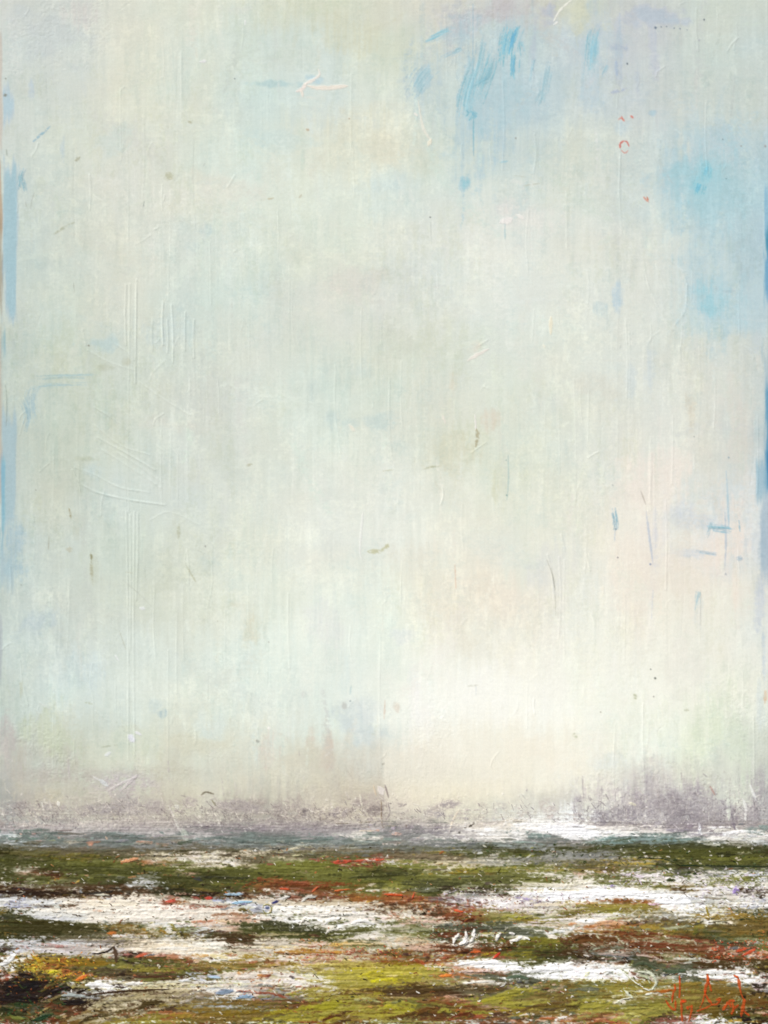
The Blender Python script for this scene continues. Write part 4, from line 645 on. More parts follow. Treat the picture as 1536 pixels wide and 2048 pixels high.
L(B4, [(420, 400, 900, 440, 60, 'D6CAB2'), (0, 420, 300, 430, 50, 'E0D6C2'), (0, 480, 380, 490, 50, 'E6DCCC'), (480, 540, 800, 520, 60, 'F2EDE2'), (640, 480, 1300, 470, 70, 'F4EFE4'), (800, 430, 1536, 430, 40, 'D2C4A8'), (1000, 410, 1250, 400, 30, 'C2B08E', {'dry': .6}), (1000, 520, 1400, 510, 40, 'E8E2D8'), (1250, 440, 1536, 470, 40, 'E2D8C6'),
       (0, 375, 60, 395, 26, 'B84C3C'), (110, 385, 160, 380, 32, 'B84634'), (170, 390, 220, 380, 16, '6A4A38'), (260, 350, 400, 352, 26, 'A8C4D4'), (320, 425, 480, 410, 30, '98BED4'), (360, 440, 440, 435, 10, '5E7080'), (280, 460, 400, 440, 9, '9AA8B8'), (230, 470, 330, 465, 14, '8A8C8C'), (150, 520, 300, 510, 450, 522, 30, 'B88A68'),
       (0, 575, 180, 565, 24, 'D28E6A', {'dry': .5}), (180, 560, 320, 575, 24, 'E2C49A'), (60, 600, 300, 610, 20, 'C0BCB8'), (380, 480, 440, 480, 40, '66592C'), (395, 487, 410, 488, 13, 'F2EEE6'), (450, 470, 480, 520, 30, '7A7844'), (500, 460, 550, 465, 32, '6C7A80'),
       (564, 470, 580, 498, 610, 504, 634, 484, 628, 448, 600, 436, 572, 446, 564, 470, 9, '9E9654'), (590, 460, 615, 462, 30, '5C688A'), (640, 425, 690, 405, 26, '3A3868'), (690, 400, 740, 410, 14, '7A6A58'),
       (380, 590, 520, 600, 50, '464824'), (560, 570, 720, 600, 900, 600, 50, '3C3C24'), (600, 630, 1050, 640, 40, '4A4832'), (770, 545, 820, 560, 26, '3A3828'), (960, 560, 1000, 560, 22, '4A4A2C'), (860, 600, 880, 570, 910, 540, 16, 'EDE6DA'), (840, 515, 900, 520, 9, 'B08070'), (560, 590, 562, 615, 580, 630, 8, 'C8CAC4'), (800, 595, 840, 640, 12, 'D2D4D0'),
       (640, 625, 660, 628, 12, 'E2E2DE'), (770, 635, 790, 636, 10, 'D8D8D4'), (900, 645, 965, 640, 10, 'D2D4CC'), (960, 575, 1040, 580, 24, 'E4E0D4'), (1060, 590, 1100, 560, 1180, 545, 30, 'E8E6DE'), (1090, 590, 1250, 565, 34, '58602E'), (1040, 530, 1300, 515, 14, '6A6C60'), (1280, 590, 1360, 560, 1450, 590, 40, 'E8E6E0'), (1200, 610, 1330, 595, 20, 'D2D0C2'),
       (1350, 485, 1440, 480, 16, '6A4838'), (1450, 510, 1465, 480, 20, 'EEECEA'), (1290, 490, 1330, 500, 20, 'D8D4D8'), (1070, 670, 1100, 640, 1180, 630, 30, 'DED8CA'), (1150, 655, 1536, 630, 36, '5C5E2E'), (1080, 705, 1290, 690, 30, '82844A'), (1460, 540, 1510, 570, 44, '4C5A40'),
       (30, 660, 150, 640, 20, '5A4A2A'), (160, 680, 320, 680, 470, 700, 32, '4A3A1E'), (230, 695, 440, 705, 16, '3C2E1A'), (640, 698, 700, 682, 8, '4A3A28'), (940, 680, 1010, 690, 24, '5A3C28'), (470, 680, 900, 672, 26, 'ACA072'), (60, 710, 240, 712, 9, '6A5A44'), (0, 690, 100, 690, 20, 'D4CCBC'), (500, 725, 1000, 715, 26, 'C6BCA4', {'dry': .55}),
       (1100, 745, 1250, 745, 26, 'D8C06E'), (840, 762, 1000, 764, 16, 'CE945A'), (1230, 710, 1360, 705, 14, 'E4DCCE'), (1300, 730, 1536, 740, 20, 'D6C49A', {'dry': .55}), (1390, 410, 1430, 415, 24, 'C8A03C'), (1310, 375, 1350, 380, 18, 'C08038'), (1430, 415, 1536, 400, 24, '6E5A3C')])
C4 = (768, 1700, 4.)
L(C4, [(400, 110, 540, 115, 28, 'DCCB98'), (260, 92, 360, 95, 11, 'D2C9AE'), (100, 90, 250, 95, 30, '8E8C40'), (30, 95, 100, 90, 30, 'D6D0C8', {'dry': .6}), (0, 130, 500, 140, 30, '7A8038'), (230, 165, 500, 150, 26, '8E8252', {'dry': .6}), (390, 160, 450, 155, 12, '6A6A58'), (520, 185, 690, 165, 38, 'A08830'), (700, 160, 1000, 165, 40, '80802E'),
       (980, 140, 1060, 140, 22, 'B49A44'), (1050, 150, 1350, 160, 40, '7C8040'), (1300, 160, 1536, 160, 30, '948A3C'), (0, 145, 150, 150, 30, '4E5E2A'), (0, 192, 240, 188, 26, '3C3B22'), (60, 225, 260, 215, 44, '5E682E'), (0, 255, 200, 255, 36, '6E7830'), (240, 210, 560, 215, 30, '6A7434'), (590, 215, 720, 208, 22, '586E50'), (150, 265, 600, 265, 60, '525432'),
       (700, 230, 1000, 230, 40, '5A6232'), (200, 320, 430, 320, 40, '626C50'), (680, 100, 1150, 95, 30, 'A09C8C', {'dry': .55}), (800, 118, 1150, 112, 10, 'B4B0A0'), (1250, 60, 1536, 65, 50, '98978E'), (1150, 90, 1536, 95, 26, '8E8A7C', {'dry': .5}), (720, 25, 780, 22, 18, 'DEDDD2'), (920, 50, 1220, 40, 44, '50632C'), (1140, 45, 1205, 42, 14, '8C9C30'),
       (1340, 40, 1400, 30, 14, '3E5030'), (1430, 45, 1450, 45, 14, '3E5030'), (1500, 40, 1530, 50, 24, '40543A'), (540, 20, 700, 20, 30, '56683A'), (300, 60, 640, 70, 40, '76684E'), (640, 100, 690, 90, 12, 'D0CAA6'), (1050, 170, 1080, 190, 16, 'E0D8C8'), (1140, 180, 1170, 190, 14, 'E4DCD0'), (1180, 215, 1210, 216, 18, 'ECEAE6'),
       (1400, 215, 1530, 220, 30, 'EAE4E0', {'dry': .5}), (1430, 180, 1500, 190, 16, 'E4DAD2', {'dry': .6}), (1320, 240, 1400, 235, 24, '4E4A28'), (1100, 270, 1536, 285, 40, 'DAD2BE', {'dry': .5}), (900, 280, 1100, 280, 30, '8A8560', {'dry': .6}), (1080, 250, 1130, 265, 18, 'E2DCD0'),
       (430, 310, 560, 290, 40, '382F20'), (600, 330, 830, 342, 30, '383022'), (690, 300, 830, 310, 26, '3C3426', {'dry': .5}), (570, 320, 690, 310, 20, 'B8B88C'), (730, 310, 760, 290, 14, 'E2D8D0'), (790, 330, 810, 320, 12, 'DED6CE'), (810, 265, 870, 270, 34, '5A4E44'), (820, 355, 910, 350, 20, 'CCCCBE'), (900, 340, 1000, 345, 24, '52583E')])
L(C4, [(620, 390, 900, 420, 50, 'E6E0E0', {'dry': .5}), (700, 430, 1100, 410, 60, 'F0ECE8', {'dry': .45}), (1000, 340, 1536, 345, 50, 'F8F5EE'), (1140, 350, 1536, 370, 70, 'FEFDFB'), (1250, 400, 1536, 395, 30, 'FAF8F4'), (820, 460, 1150, 450, 40, 'D8CCC8', {'dry': .6}), (1200, 440, 1536, 430, 36, 'DCCFB4'), (480, 350, 580, 322, 40, 'CFC6D4'), (400, 385, 620, 400, 36, '8E7C80', {'dry': .5}), (480, 340, 560, 330, 14, 'ECE8F2'),
       (1050, 375, 1200, 400, 24, 'A292B8', {'dry': .6}), (1080, 400, 1130, 412, 12, '6A5A80'), (1240, 410, 1270, 412, 10, '7A6A80'), (1310, 382, 1330, 384, 10, '7A6A90'), (900, 475, 1150, 485, 26, 'B89484', {'dry': .7}), (260, 380, 560, 380, 26, '7A5A50', {'dry': .6}), (0, 352, 150, 362, 24, 'CC5026'), (20, 345, 60, 346, 10, 'E88860'), (80, 350, 110, 352, 10, 'F0A070'), (225, 395, 240, 345, 20, 'C84E2C'),
       (280, 405, 300, 370, 24, '98402A'), (0, 425, 110, 428, 28, '6A3C20'), (180, 400, 220, 380, 26, '703A28'), (0, 455, 180, 460, 24, 'E0CCA8'), (180, 430, 380, 425, 20, 'C8AC8C', {'dry': .5}), (650, 510, 1180, 530, 46, '9C965A'), (700, 480, 900, 470, 26, 'A89C6C'), (940, 532, 1060, 528, 1180, 548, 20, 'A4B250'), (760, 490, 800, 520, 24, 'D08A68', {'dry': .6}), (800, 580, 1050, 560, 26, 'A49A5C', {'dry': .6}),
       (440, 545, 600, 500, 46, '884A28', {'dry': .55}), (540, 500, 580, 430, 34, 'C0583A'), (540, 470, 630, 490, 26, 'D85A34'), (590, 525, 630, 510, 14, 'C8603C'), (400, 560, 480, 540, 24, '9A4A30'), (460, 440, 560, 430, 26, '6A4440'), (100, 440, 90, 425, 110, 465, 14, '3E2C20'), (200, 460, 350, 495, 40, '48301E'), (290, 490, 320, 480, 26, '743A22'), (255, 430, 275, 480, 16, 'DDD4C6'), (180, 495, 215, 497, 30, 'D4CCBC'),
       (330, 535, 390, 470, 450, 430, 34, 'D2B292'), (380, 440, 450, 432, 20, 'C4B494'), (60, 490, 110, 540, 26, 'D29C7C'), (30, 515, 60, 530, 16, 'C88468'), (220, 570, 450, 570, 30, 'DAB8A4', {'dry': .5}), (1030, 588, 1090, 578, 16, 'D48448'), (1100, 560, 1130, 545, 1200, 540, 12, '5A5030'), (1200, 520, 1290, 520, 26, '4A4A26'), (1300, 530, 1380, 500, 24, 'CFC6A8', {'dry': .5}), (1380, 520, 1536, 515, 14, '6A6638'),
       (1100, 592, 1250, 602, 20, 'E6DCD6'), (1240, 560, 1536, 555, 26, 'ECE4E0'), (1150, 575, 1400, 580, 16, 'D8C4C8'), (1460, 590, 1536, 590, 26, 'D09058'), (1300, 665, 1410, 640, 1520, 630, 34, 'EAEAE8'), (1270, 600, 1500, 605, 18, 'C8B898'), (930, 620, 1020, 622, 12, 'DCDAD0'), (780, 590, 840, 610, 20, 'D8D8C8', {'dry': .6}),
       (420, 610, 950, 620, 50, '4A5A44'), (440, 600, 640, 590, 30, '5A7060'), (620, 640, 720, 620, 40, '5A3826'), (1000, 625, 1200, 650, 40, '56684E'), (1160, 660, 1300, 690, 30, '5A6440'), (430, 680, 700, 670, 50, '683A22'), (760, 665, 980, 662, 20, 'B8B468'), (700, 700, 900, 720, 50, '56501E'), (800, 690, 860, 700, 24, '6A7830'), (190, 635, 390, 635, 34, '929E76'), (30, 565, 90, 560, 24, 'E0DACC'), (40, 612, 160, 600, 26, 'DCD0C4'),
       (180, 655, 260, 665, 12, 'C4CCB0'), (385, 660, 405, 630, 14, 'D8DCD0'), (460, 650, 465, 635, 12, 'E4E0D4'), (0, 590, 120, 580, 26, '6A7850', {'dry': .6}), (100, 720, 200, 700, 360, 730, 40, 'D4BE94'), (0, 680, 60, 760, 40, 'CDBFA4', {'dry': .5}), (150, 755, 400, 750, 24, 'BE9870', {'dry': .6}), (330, 695, 420, 700, 26, '5A3A20'), (400, 670, 440, 690, 24, '6A4230'), (980, 730, 1060, 740, 50, '62381E'), (890, 740, 1060, 760, 40, '6A441E', {'dry': .6}),
       (1200, 745, 1440, 720, 40, '687826'), (1080, 755, 1200, 740, 34, '5A5A22'), (1400, 700, 1536, 720, 50, '6A4420', {'dry': .6})])
for q in ([(555, 745), (565, 715), (600, 670)], [(600, 750), (640, 745), (680, 730)], [(640, 740), (660, 700), (655, 655)], [(690, 735), (715, 700), (722, 635)], [(905, 720), (910, 690), (935, 668)], [(1010, 722), (1060, 715), (1100, 690)],
          [(1005, 662), (1040, 672)], [(1130, 700), (1165, 715)], [(960, 690), (972, 700)], [(925, 742), (940, 742)], [(500, 765), (580, 760)]):
    stroke([(768 + u / 4, 1700 + v / 4) for u, v in q], 8 if len(q) > 2 else 6, 'EFEBE2', h=1.1, dry=.3, part=new_part('white_dab', 'painted_field', 'thick white knife drips standing on the brown bank') if 0 else FIELD)
D4 = (1152, 1700, 4.)
L(D4, [(500, 40, 1000, 40, 1500, 30, 100, '4A5424'), (500, 20, 1100, 0, 1300, -10, 40, '46561F'), (850, 100, 1536, 90, 50, '58662C'), (1000, 60, 1536, 70, 40, '62702E'), (1120, 30, 1260, 40, 40, '2E3216'), (1260, 30, 1400, 25, 30, '8A8E6A', {'dry': .6}), (1400, 15, 1536, 20, 40, '3A4420'), (820, 122, 1100, 125, 1536, 130, 16, '20301A'), (510, 55, 700, 68, 830, 118, 11, '1E2A16'),
       (700, 80, 1000, 90, 30, '72744C', {'dry': .6}), (750, 95, 860, 110, 30, '3E4A24'), (1140, 45, 1180, 42, 14, 'CFCBB4'), (0, 75, 330, 90, 40, '8C887C', {'dry': .5}), (230, 90, 400, 50, 9, 'B8B4A6'), (340, 75, 520, 80, 26, '54422E'), (280, 95, 450, 110, 650, 110, 28, 'AE963C'), (640, 100, 660, 125, 28, '3A4620'), (700, 90, 800, 105, 20, 'A89A50', {'dry': .5}), (0, 110, 300, 115, 30, '645C36'),
       (300, 130, 640, 140, 26, '6A6244'), (0, 160, 200, 170, 40, '8C7A38', {'dry': .5}), (60, 165, 120, 175, 26, 'E4DAD0', {'dry': .5}), (130, 170, 150, 185, 20, 'EEE8E0'), (200, 160, 320, 165, 22, '5A4A2A'), (60, 225, 340, 220, 50, '606A36'), (200, 200, 420, 190, 30, '747048'), (350, 190, 540, 215, 40, 'DACBD4', {'dry': .5}), (430, 180, 520, 175, 24, 'E6DCE4'), (560, 205, 700, 190, 34, 'E6DEDA', {'dry': .5}),
       (800, 225, 960, 240, 40, 'DCCFD8', {'dry': .5}), (450, 245, 720, 255, 30, 'F6F2EC'), (720, 230, 1050, 260, 40, 'F0ECE6', {'dry': .45}), (380, 245, 510, 246, 16, '48321F'), (690, 200, 800, 190, 30, '7A7A3C'), (700, 130, 740, 160, 28, '3C4620'), (725, 240, 785, 238, 32, '3A4020'), (760, 200, 780, 215, 26, '56602C'), (890, 178, 915, 180, 30, '36401E'), (940, 185, 960, 190, 34, '323C1E'), (1010, 180, 1025, 190, 14, '4A5228'), (850, 160, 1000, 165, 24, '7E7A66', {'dry': .6}),
       (1040, 170, 1200, 185, 30, 'DAD2C6', {'dry': .5}), (1200, 165, 1290, 165, 18, 'FAF8F4'), (1300, 165, 1400, 180, 26, 'DED8B8', {'dry': .5}), (1150, 190, 1160, 185, 16, '5A6432'), (1070, 230, 1400, 250, 44, '8A9458', {'dry': .5}), (1180, 225, 1380, 235, 26, '7C883C', {'dry': .5}), (1400, 200, 1500, 190, 34, 'AFC6CE', {'dry': .5}), (1440, 240, 1536, 230, 40, 'DADADA', {'dry': .5}), (1430, 280, 1470, 275, 26, '5A5E30')])
L(D4, [(0, 340, 500, 345, 70, 'FFFEFC'), (0, 375, 640, 380, 50, 'FEFDFA'), (300, 310, 520, 320, 30, 'F4F0E8'), (500, 360, 900, 375, 60, 'FDFCFA'), (640, 410, 915, 415, 70, 'FFFFFE'), (680, 455, 900, 460, 40, 'F8F6F0'), (780, 500, 890, 510, 40, 'F4F2EA'), (540, 330, 860, 335, 30, 'CFCFC6', {'dry': .5}), (880, 310, 1250, 300, 30, 'F4F2F2'), (900, 345, 1250, 340, 40, 'E8E4DE'), (1240, 290, 1536, 300, 50, 'EAE8E6', {'dry': .5}), (1250, 440, 1536, 440, 40, 'F4F2EE'), (1300, 390, 1536, 390, 40, 'E6E4E0', {'dry': .5}),
       (940, 410, 1180, 415, 44, 'C4C4BA'), (950, 470, 1250, 500, 40, 'D0CDB4', {'dry': .5}), (470, 296, 600, 288, 720, 288, 14, '868038'), (720, 285, 960, 280, 12, 'A88A58'), (740, 298, 830, 298, 8, '3A2A1A'), (955, 256, 1000, 245, 1030, 228, 11, '4A4420'), (960, 285, 1130, 280, 12, 'A8A060'), (860, 340, 880, 365, 912, 382, 5, '4C4236'), (930, 372, 1050, 374, 15, '907A5C'), (1160, 385, 1215, 392, 11, '647052'),
       (1260, 345, 1270, 300, 1300, 320, 34, 'A48AC6'), (1180, 295, 1250, 315, 14, 'D4C8E0'), (1280, 345, 1290, 360, 16, '7A66A4'), (250, 280, 310, 290, 22, '9684B4'), (290, 300, 310, 305, 10, '5A4A6A'), (210, 372, 235, 373, 8, '5A5060'), (20, 380, 50, 382, 8, '8A8A90'), (1170, 440, 1240, 470, 30, '988E5C', {'dry': .5}), (1170, 430, 1190, 440, 26, '5A4A3A'), (1280, 480, 1370, 480, 24, '948A64', {'dry': .5}), (1400, 435, 1415, 436, 12, '5E6458'), (1450, 480, 1500, 490, 34, '807444'), (1420, 350, 1480, 345, 24, '8A866A', {'dry': .6}),
       (1450, 410, 1536, 420, 40, 'B4AEA0', {'dry': .55}), (1480, 390, 1520, 400, 16, '8A8490'),
       (0, 440, 300, 450, 640, 440, 54, '948A3A'), (0, 480, 600, 475, 30, '8A8440'), (180, 405, 400, 400, 580, 425, 24, '9A5C2A'), (0, 430, 180, 420, 26, 'C4A468', {'dry': .5}), (430, 440, 520, 425, 18, 'B0A060'), (220, 472, 350, 468, 13, 'A4A63E'), (60, 500, 220, 490, 18, 'A8A05C'), (580, 430, 660, 435, 22, 'DCB8D0', {'dry': .6}), (0, 520, 450, 520, 36, 'E4DCCC', {'dry': .5}), (0, 570, 180, 565, 36, 'F8F4F0'), (300, 505, 440, 520, 20, 'E6E8E4'), (400, 540, 600, 530, 26, '8A8862', {'dry': .5}),
       (680, 500, 790, 525, 40, '9C9A88', {'dry': .5}), (680, 545, 740, 555, 26, '5A4A3C'), (600, 500, 680, 490, 24, 'C0BAA0', {'dry': .5}), (820, 560, 940, 560, 20, 'E0DED2'), (880, 500, 930, 510, 20, 'B0A680'), (1040, 455, 1050, 490, 1060, 528, 20, '9C8834'), (1060, 465, 1120, 448, 20, 'A08E40'), (1140, 500, 1300, 500, 24, 'D4CCA8', {'dry': .5}), (1120, 520, 1300, 530, 20, 'B8B080', {'dry': .5}),
       (130, 605, 260, 580, 400, 605, 40, 'D8A878', {'dry': .4}), (230, 570, 400, 570, 20, 'C89878', {'dry': .6}), (0, 605, 140, 615, 28, 'C07A3A'), (340, 605, 400, 610, 20, 'C88A50'), (410, 590, 500, 575, 600, 568, 26, '56473A'), (400, 570, 430, 600, 12, '3E3028'), (400, 620, 510, 612, 18, '98A08E'), (520, 620, 700, 600, 54, '9C8A36'), (710, 635, 900, 608, 28, 'A0A684'), (920, 610, 960, 590, 1020, 568, 22, '484636'), (880, 600, 920, 615, 20, '7A8870'),
       (0, 650, 330, 655, 30, '9A7A3A'), (300, 640, 420, 635, 26, '6A763E'), (720, 650, 930, 650, 30, '8E7C2E'), (1050, 545, 1536, 535, 60, '8E7A36'), (1200, 510, 1500, 520, 40, '9A8238'), (1050, 610, 1536, 620, 54, '6A5A2E'), (1060, 580, 1180, 575, 1300, 612, 11, '3E3422'), (1090, 600, 1260, 640, 20, '524A26'), (1440, 650, 1500, 645, 20, 'B88A3A'), (1300, 660, 1536, 665, 30, '7E6A2E'),
       (0, 700, 330, 720, 60, '5E3A1A'), (110, 670, 230, 690, 13, 'D4CDBE', {'dry': .5}), (240, 680, 310, 690, 16, 'D8D4C8', {'dry': .5}), (380, 672, 700, 668, 20, '66341A'), (660, 660, 700, 665, 16, 'E0C8C0'), (740, 690, 920, 705, 24, '6E3518'), (350, 690, 620, 690, 26, '74421E'), (470, 715, 560, 708, 22, 'A0A282'), (560, 702, 700, 720, 920, 740, 16, 'A49E74'), (380, 725, 620, 748, 14, '78381C'), (600, 745, 900, 764, 12, '78381C'), (640, 690, 760, 720, 30, '6E6430', {'dry': .5}),
       (330, 700, 350, 730, 385, 750, 16, 'C8CCA8'), (410, 760, 420, 735, 14, 'D0D0B8'), (945, 670, 965, 630, 36, '4C6826'), (1000, 640, 1060, 650, 30, '5A6034', {'dry': .5}), (1100, 690, 1160, 720, 1240, 735, 50, '4A6042', {'dry': .45}), (950, 715, 1010, 735, 32, '823628'), (1270, 710, 1460, 715, 30, '7E8660'), (1300, 690, 1536, 690, 20, '4E5E34'), (1030, 740, 1100, 760, 20, '8E8446'), (1480, 720, 1536, 760, 24, 'B4A488', {'dry': .6})])
E4 = (0, 1856, 4.)
L(E4, [(0, 105, 320, 100, 30, 'CCCCCC', {'dry': .5}), (300, 130, 560, 150, 40, 'B89890', {'dry': .5}), (0, 130, 250, 140, 24, 'D4D6DA'), (200, 180, 520, 190, 40, 'CEC8C8', {'dry': .5}), (480, 150, 740, 170, 40, 'BEB4AC', {'dry': .5}), (600, 110, 1000, 100, 24, '9E928A', {'dry': .6}), (900, 60, 1300, 70, 40, 'DCD6CE', {'dry': .5}), (950, 130, 1536, 150, 50, 'DCCDB0'), (1000, 170, 1536, 180, 44, 'E4D8C0'), (1250, 160, 1536, 160, 30, 'EDE8DC'), (1000, 115, 1536, 105, 9, '8A8068', {'dry': .5}),
       (440, 150, 540, 140, 22, 'B87A70', {'dry': .6}), (0, 290, 50, 270, 120, 210, 60, 'F0F0EE'), (40, 200, 150, 185, 34, 'D8DAE0'), (20, 165, 55, 172, 34, '4A3828'), (0, 212, 30, 208, 30, '3E6A30'), (30, 266, 80, 266, 12, '564640'), (120, 230, 210, 215, 40, 'B8A078', {'dry': .5}), (330, 215, 520, 222, 10, '4A3A2A', {'dry': .4}),
       (540, 270, 850, 285, 70, '857022'), (330, 250, 560, 270, 50, '8A7428'), (100, 280, 270, 255, 44, '96803C', {'dry': .5}), (260, 220, 310, 255, 330, 290, 30, 'C09A26'), (260, 290, 290, 340, 310, 400, 24, 'C09C2C'), (260, 290, 290, 300, 22, 'D8B428'), (300, 300, 330, 320, 18, 'B8902A'), (390, 355, 460, 348, 30, 'D6C62C'), (400, 340, 440, 335, 12, 'E8DC50'), (490, 240, 510, 250, 26, 'CC5A2A'),
       (500, 270, 545, 300, 24, 'D09A30'), (370, 290, 440, 295, 30, '963C1C'), (430, 320, 500, 290, 40, '5E2A14'), (490, 340, 570, 350, 36, 'AA5A20'), (450, 402, 495, 388, 24, 'D09A2A'), (610, 415, 660, 405, 700, 375, 28, 'D87230'), (660, 385, 700, 370, 18, 'C0502C'), (580, 480, 600, 470, 18, 'C8C460'), (540, 450, 700, 470, 40, '98905A', {'dry': .55}),
       (745, 205, 800, 200, 860, 185, 915, 142, 18, '2A2018'), (770, 180, 860, 165, 14, 'D6D2CE'), (790, 140, 870, 132, 22, '4A3E34', {'dry': .5}), (910, 150, 925, 200, 930, 270, 40, '54402F'), (850, 260, 930, 220, 30, '8A7E74', {'dry': .6}), (700, 235, 740, 240, 14, 'D0C8B4'), (895, 295, 915, 300, 18, 'E0DCD4'), (720, 330, 950, 340, 44, '564A30', {'dry': .5}), (760, 370, 940, 375, 40, '4A3E26', {'dry': .5}),
       (960, 250, 1360, 275, 40, '5C5E28'), (960, 310, 1300, 315, 44, '86823A'), (1050, 340, 1500, 330, 34, '94903E'), (1000, 365, 1250, 365, 24, '6A5A34'), (1050, 392, 1420, 385, 28, '5A3826'), (1230, 355, 1420, 355, 26, '7A4A38', {'dry': .5}), (1240, 305, 1500, 300, 12, 'C88C68', {'dry': .5}), (990, 212, 1050, 208, 26, 'B07064'), (1090, 235, 1140, 210, 30, 'CC6440'), (1150, 205, 1180, 200, 24, 'D8705A'), (1145, 220, 1180, 215, 14, 'F0E8E4'), (1155, 235, 1180, 225, 12, '3A3038'),
       (1200, 212, 1245, 212, 26, '62626E'), (1260, 220, 1330, 215, 26, 'B8806C'), (1340, 240, 1390, 220, 1440, 235, 44, 'BC8460', {'dry': .4}), (975, 250, 1020, 262, 20, '383030'), (1110, 260, 1150, 255, 14, 'C8C4BC'), (1470, 270, 1536, 265, 30, '7A4630'), (0, 410, 70, 405, 34, 'A44A24'), (30, 340, 60, 315, 14, 'D8D8CC'), (60, 345, 75, 330, 18, '3A5A2C'), (80, 380, 140, 375, 34, 'B0A098', {'dry': .5}), (0, 350, 40, 355, 30, '6A3A2C')])
L(E4, [(40, 470, 180, 450, 300, 450, 140, '1E150A', {'dry': .2}), (20, 560, 280, 560, 120, '24190C', {'dry': .2}), (150, 350, 270, 370, 40, '2A2010'), (180, 330, 250, 320, 24, '2C2412'), (0, 640, 200, 680, 90, '2C3216', {'dry': .3}), (100, 600, 230, 620, 70, '2C401E', {'dry': .4}), (300, 560, 420, 470, 60, '2A200F', {'dry': .4}), (250, 750, 420, 690, 50, '1E3E22', {'dry': .4}), (320, 715, 370, 690, 34, '2C5A34'), (70, 690, 110, 715, 200, 725, 40, '747A38'), (150, 740, 210, 715, 14, '8E9A5A'),
       (10, 735, 70, 760, 40, '8A3824'), (20, 470, 30, 440, 12, '5A4422'), (240, 430, 300, 400, 30, '32280F'), (330, 510, 440, 440, 550, 405, 30, '4A4222', {'dry': .4}), (340, 500, 400, 440, 450, 390, 18, '5E5A30'), (360, 590, 440, 560, 520, 530, 24, '7C6E42'), (350, 590, 430, 585, 20, '9A9064'), (280, 705, 340, 665, 392, 635, 26, '8C7C4A'), (200, 660, 330, 590, 24, '3A3A1E'), (450, 470, 520, 440, 20, '7A7054'), (340, 588, 370, 560, 400, 538, 15, 'D0A498'), (420, 395, 470, 375, 12, '9AA090'),
       (390, 520, 560, 470, 40, '20170C'), (500, 600, 680, 590, 60, '1C140B'), (530, 570, 640, 560, 30, '1E160C'), (620, 515, 690, 490, 40, '261C10'), (660, 545, 740, 520, 30, '30241A'), (690, 455, 780, 445, 895, 462, 44, 'FCFBF8'), (720, 480, 880, 485, 24, 'F6F4EE'), (640, 440, 720, 430, 20, 'D0CBA0'), (640, 500, 690, 490, 14, 'E0DED6'), (900, 425, 1000, 420, 16, 'E8E6DC'), (1010, 445, 1140, 438, 34, 'F2EFE6'), (1060, 465, 1160, 460, 16, 'E4E0D2'), (870, 440, 920, 455, 1010, 445, 26, '2C2018'), (920, 470, 1000, 475, 18, '3A2C20'), (935, 462, 955, 466, 8, 'D8D6D0'), (760, 480, 800, 500, 26, '3A2E22'),
       (770, 520, 800, 530, 18, 'A8A498'), (735, 530, 750, 520, 10, 'D8D0A0'), (500, 540, 560, 530, 680, 545, 36, 'AEB6B2'), (560, 560, 620, 555, 16, '98A2A0'), (700, 535, 860, 515, 1050, 500, 24, '3C2815'), (1040, 505, 1200, 500, 1350, 488, 20, '402A18'), (850, 540, 1000, 525, 14, '6A5A3A', {'dry': .5}), (1030, 480, 1300, 470, 1536, 460, 50, 'C8C092'), (1250, 465, 1450, 440, 26, 'DCD49C'), (1100, 440, 1536, 420, 30, 'CCC8B0', {'dry': .4}), (1440, 420, 1536, 410, 24, 'D8DCDC'), (1300, 510, 1536, 500, 36, 'B8AC84'),
       (720, 660, 860, 590, 1000, 560, 1180, 530, 84, 'AEA276', {'dry': .35}), (740, 630, 900, 580, 1060, 550, 24, 'C0B68E', {'dry': .4}), (550, 745, 640, 710, 780, 680, 44, 'A49876', {'dry': .4}), (640, 680, 820, 650, 26, '8C7C48', {'dry': .5}), (770, 640, 830, 655, 22, 'D4C490'), (1100, 560, 1500, 530, 44, 'A69A72', {'dry': .4}), (1280, 530, 1310, 500, 12, 'C8B090'), (1380, 555, 1536, 530, 26, '94867A', {'dry': .5}), (1440, 600, 1536, 575, 40, 'C0B6AC', {'dry': .5}), (1180, 660, 1300, 635, 1420, 610, 26, 'BEB28E'),
       (1110, 645, 1180, 600, 1290, 585, 60, '46371C', {'dry': .2}), (1130, 610, 1180, 600, 20, '7A6A4C', {'dry': .6}), (820, 705, 960, 670, 1110, 650, 40, '54451F'), (620, 765, 720, 720, 850, 690, 40, '3C3016'), (900, 700, 1080, 680, 30, '7A4E2C', {'dry': .6}), (1180, 678, 1370, 668, 26, 'A4663A', {'dry': .3}), (820, 765, 1000, 740, 1360, 700, 50, '857E30'), (1050, 715, 1210, 690, 16, '949A3A'), (900, 760, 1536, 750, 30, '948A40', {'dry': .4}), (1000, 750, 1300, 750, 14, '8E9A34', {'dry': .5}),
       (1370, 690, 1536, 700, 50, 'A08A34'), (1400, 640, 1536, 640, 40, '857A34', {'dry': .5}), (380, 620, 500, 640, 44, '5C3018', {'dry': .4}), (350, 745, 480, 720, 50, '6C301A', {'dry': .4}), (450, 720, 540, 700, 30, 'A48E60', {'dry': .5}), (580, 640, 610, 630, 14, 'E4D8C4'), (590, 690, 640, 680, 20, 'B8502C'), (600, 665, 620, 660, 10, 'F0E4D8'), (660, 640, 690, 620, 12, 'D0C0A0'), (480, 700, 520, 690, 10, 'DCD0BC'), (370, 765, 400, 740, 20, 'B83C28')])
F4 = (384, 1856, 4.)
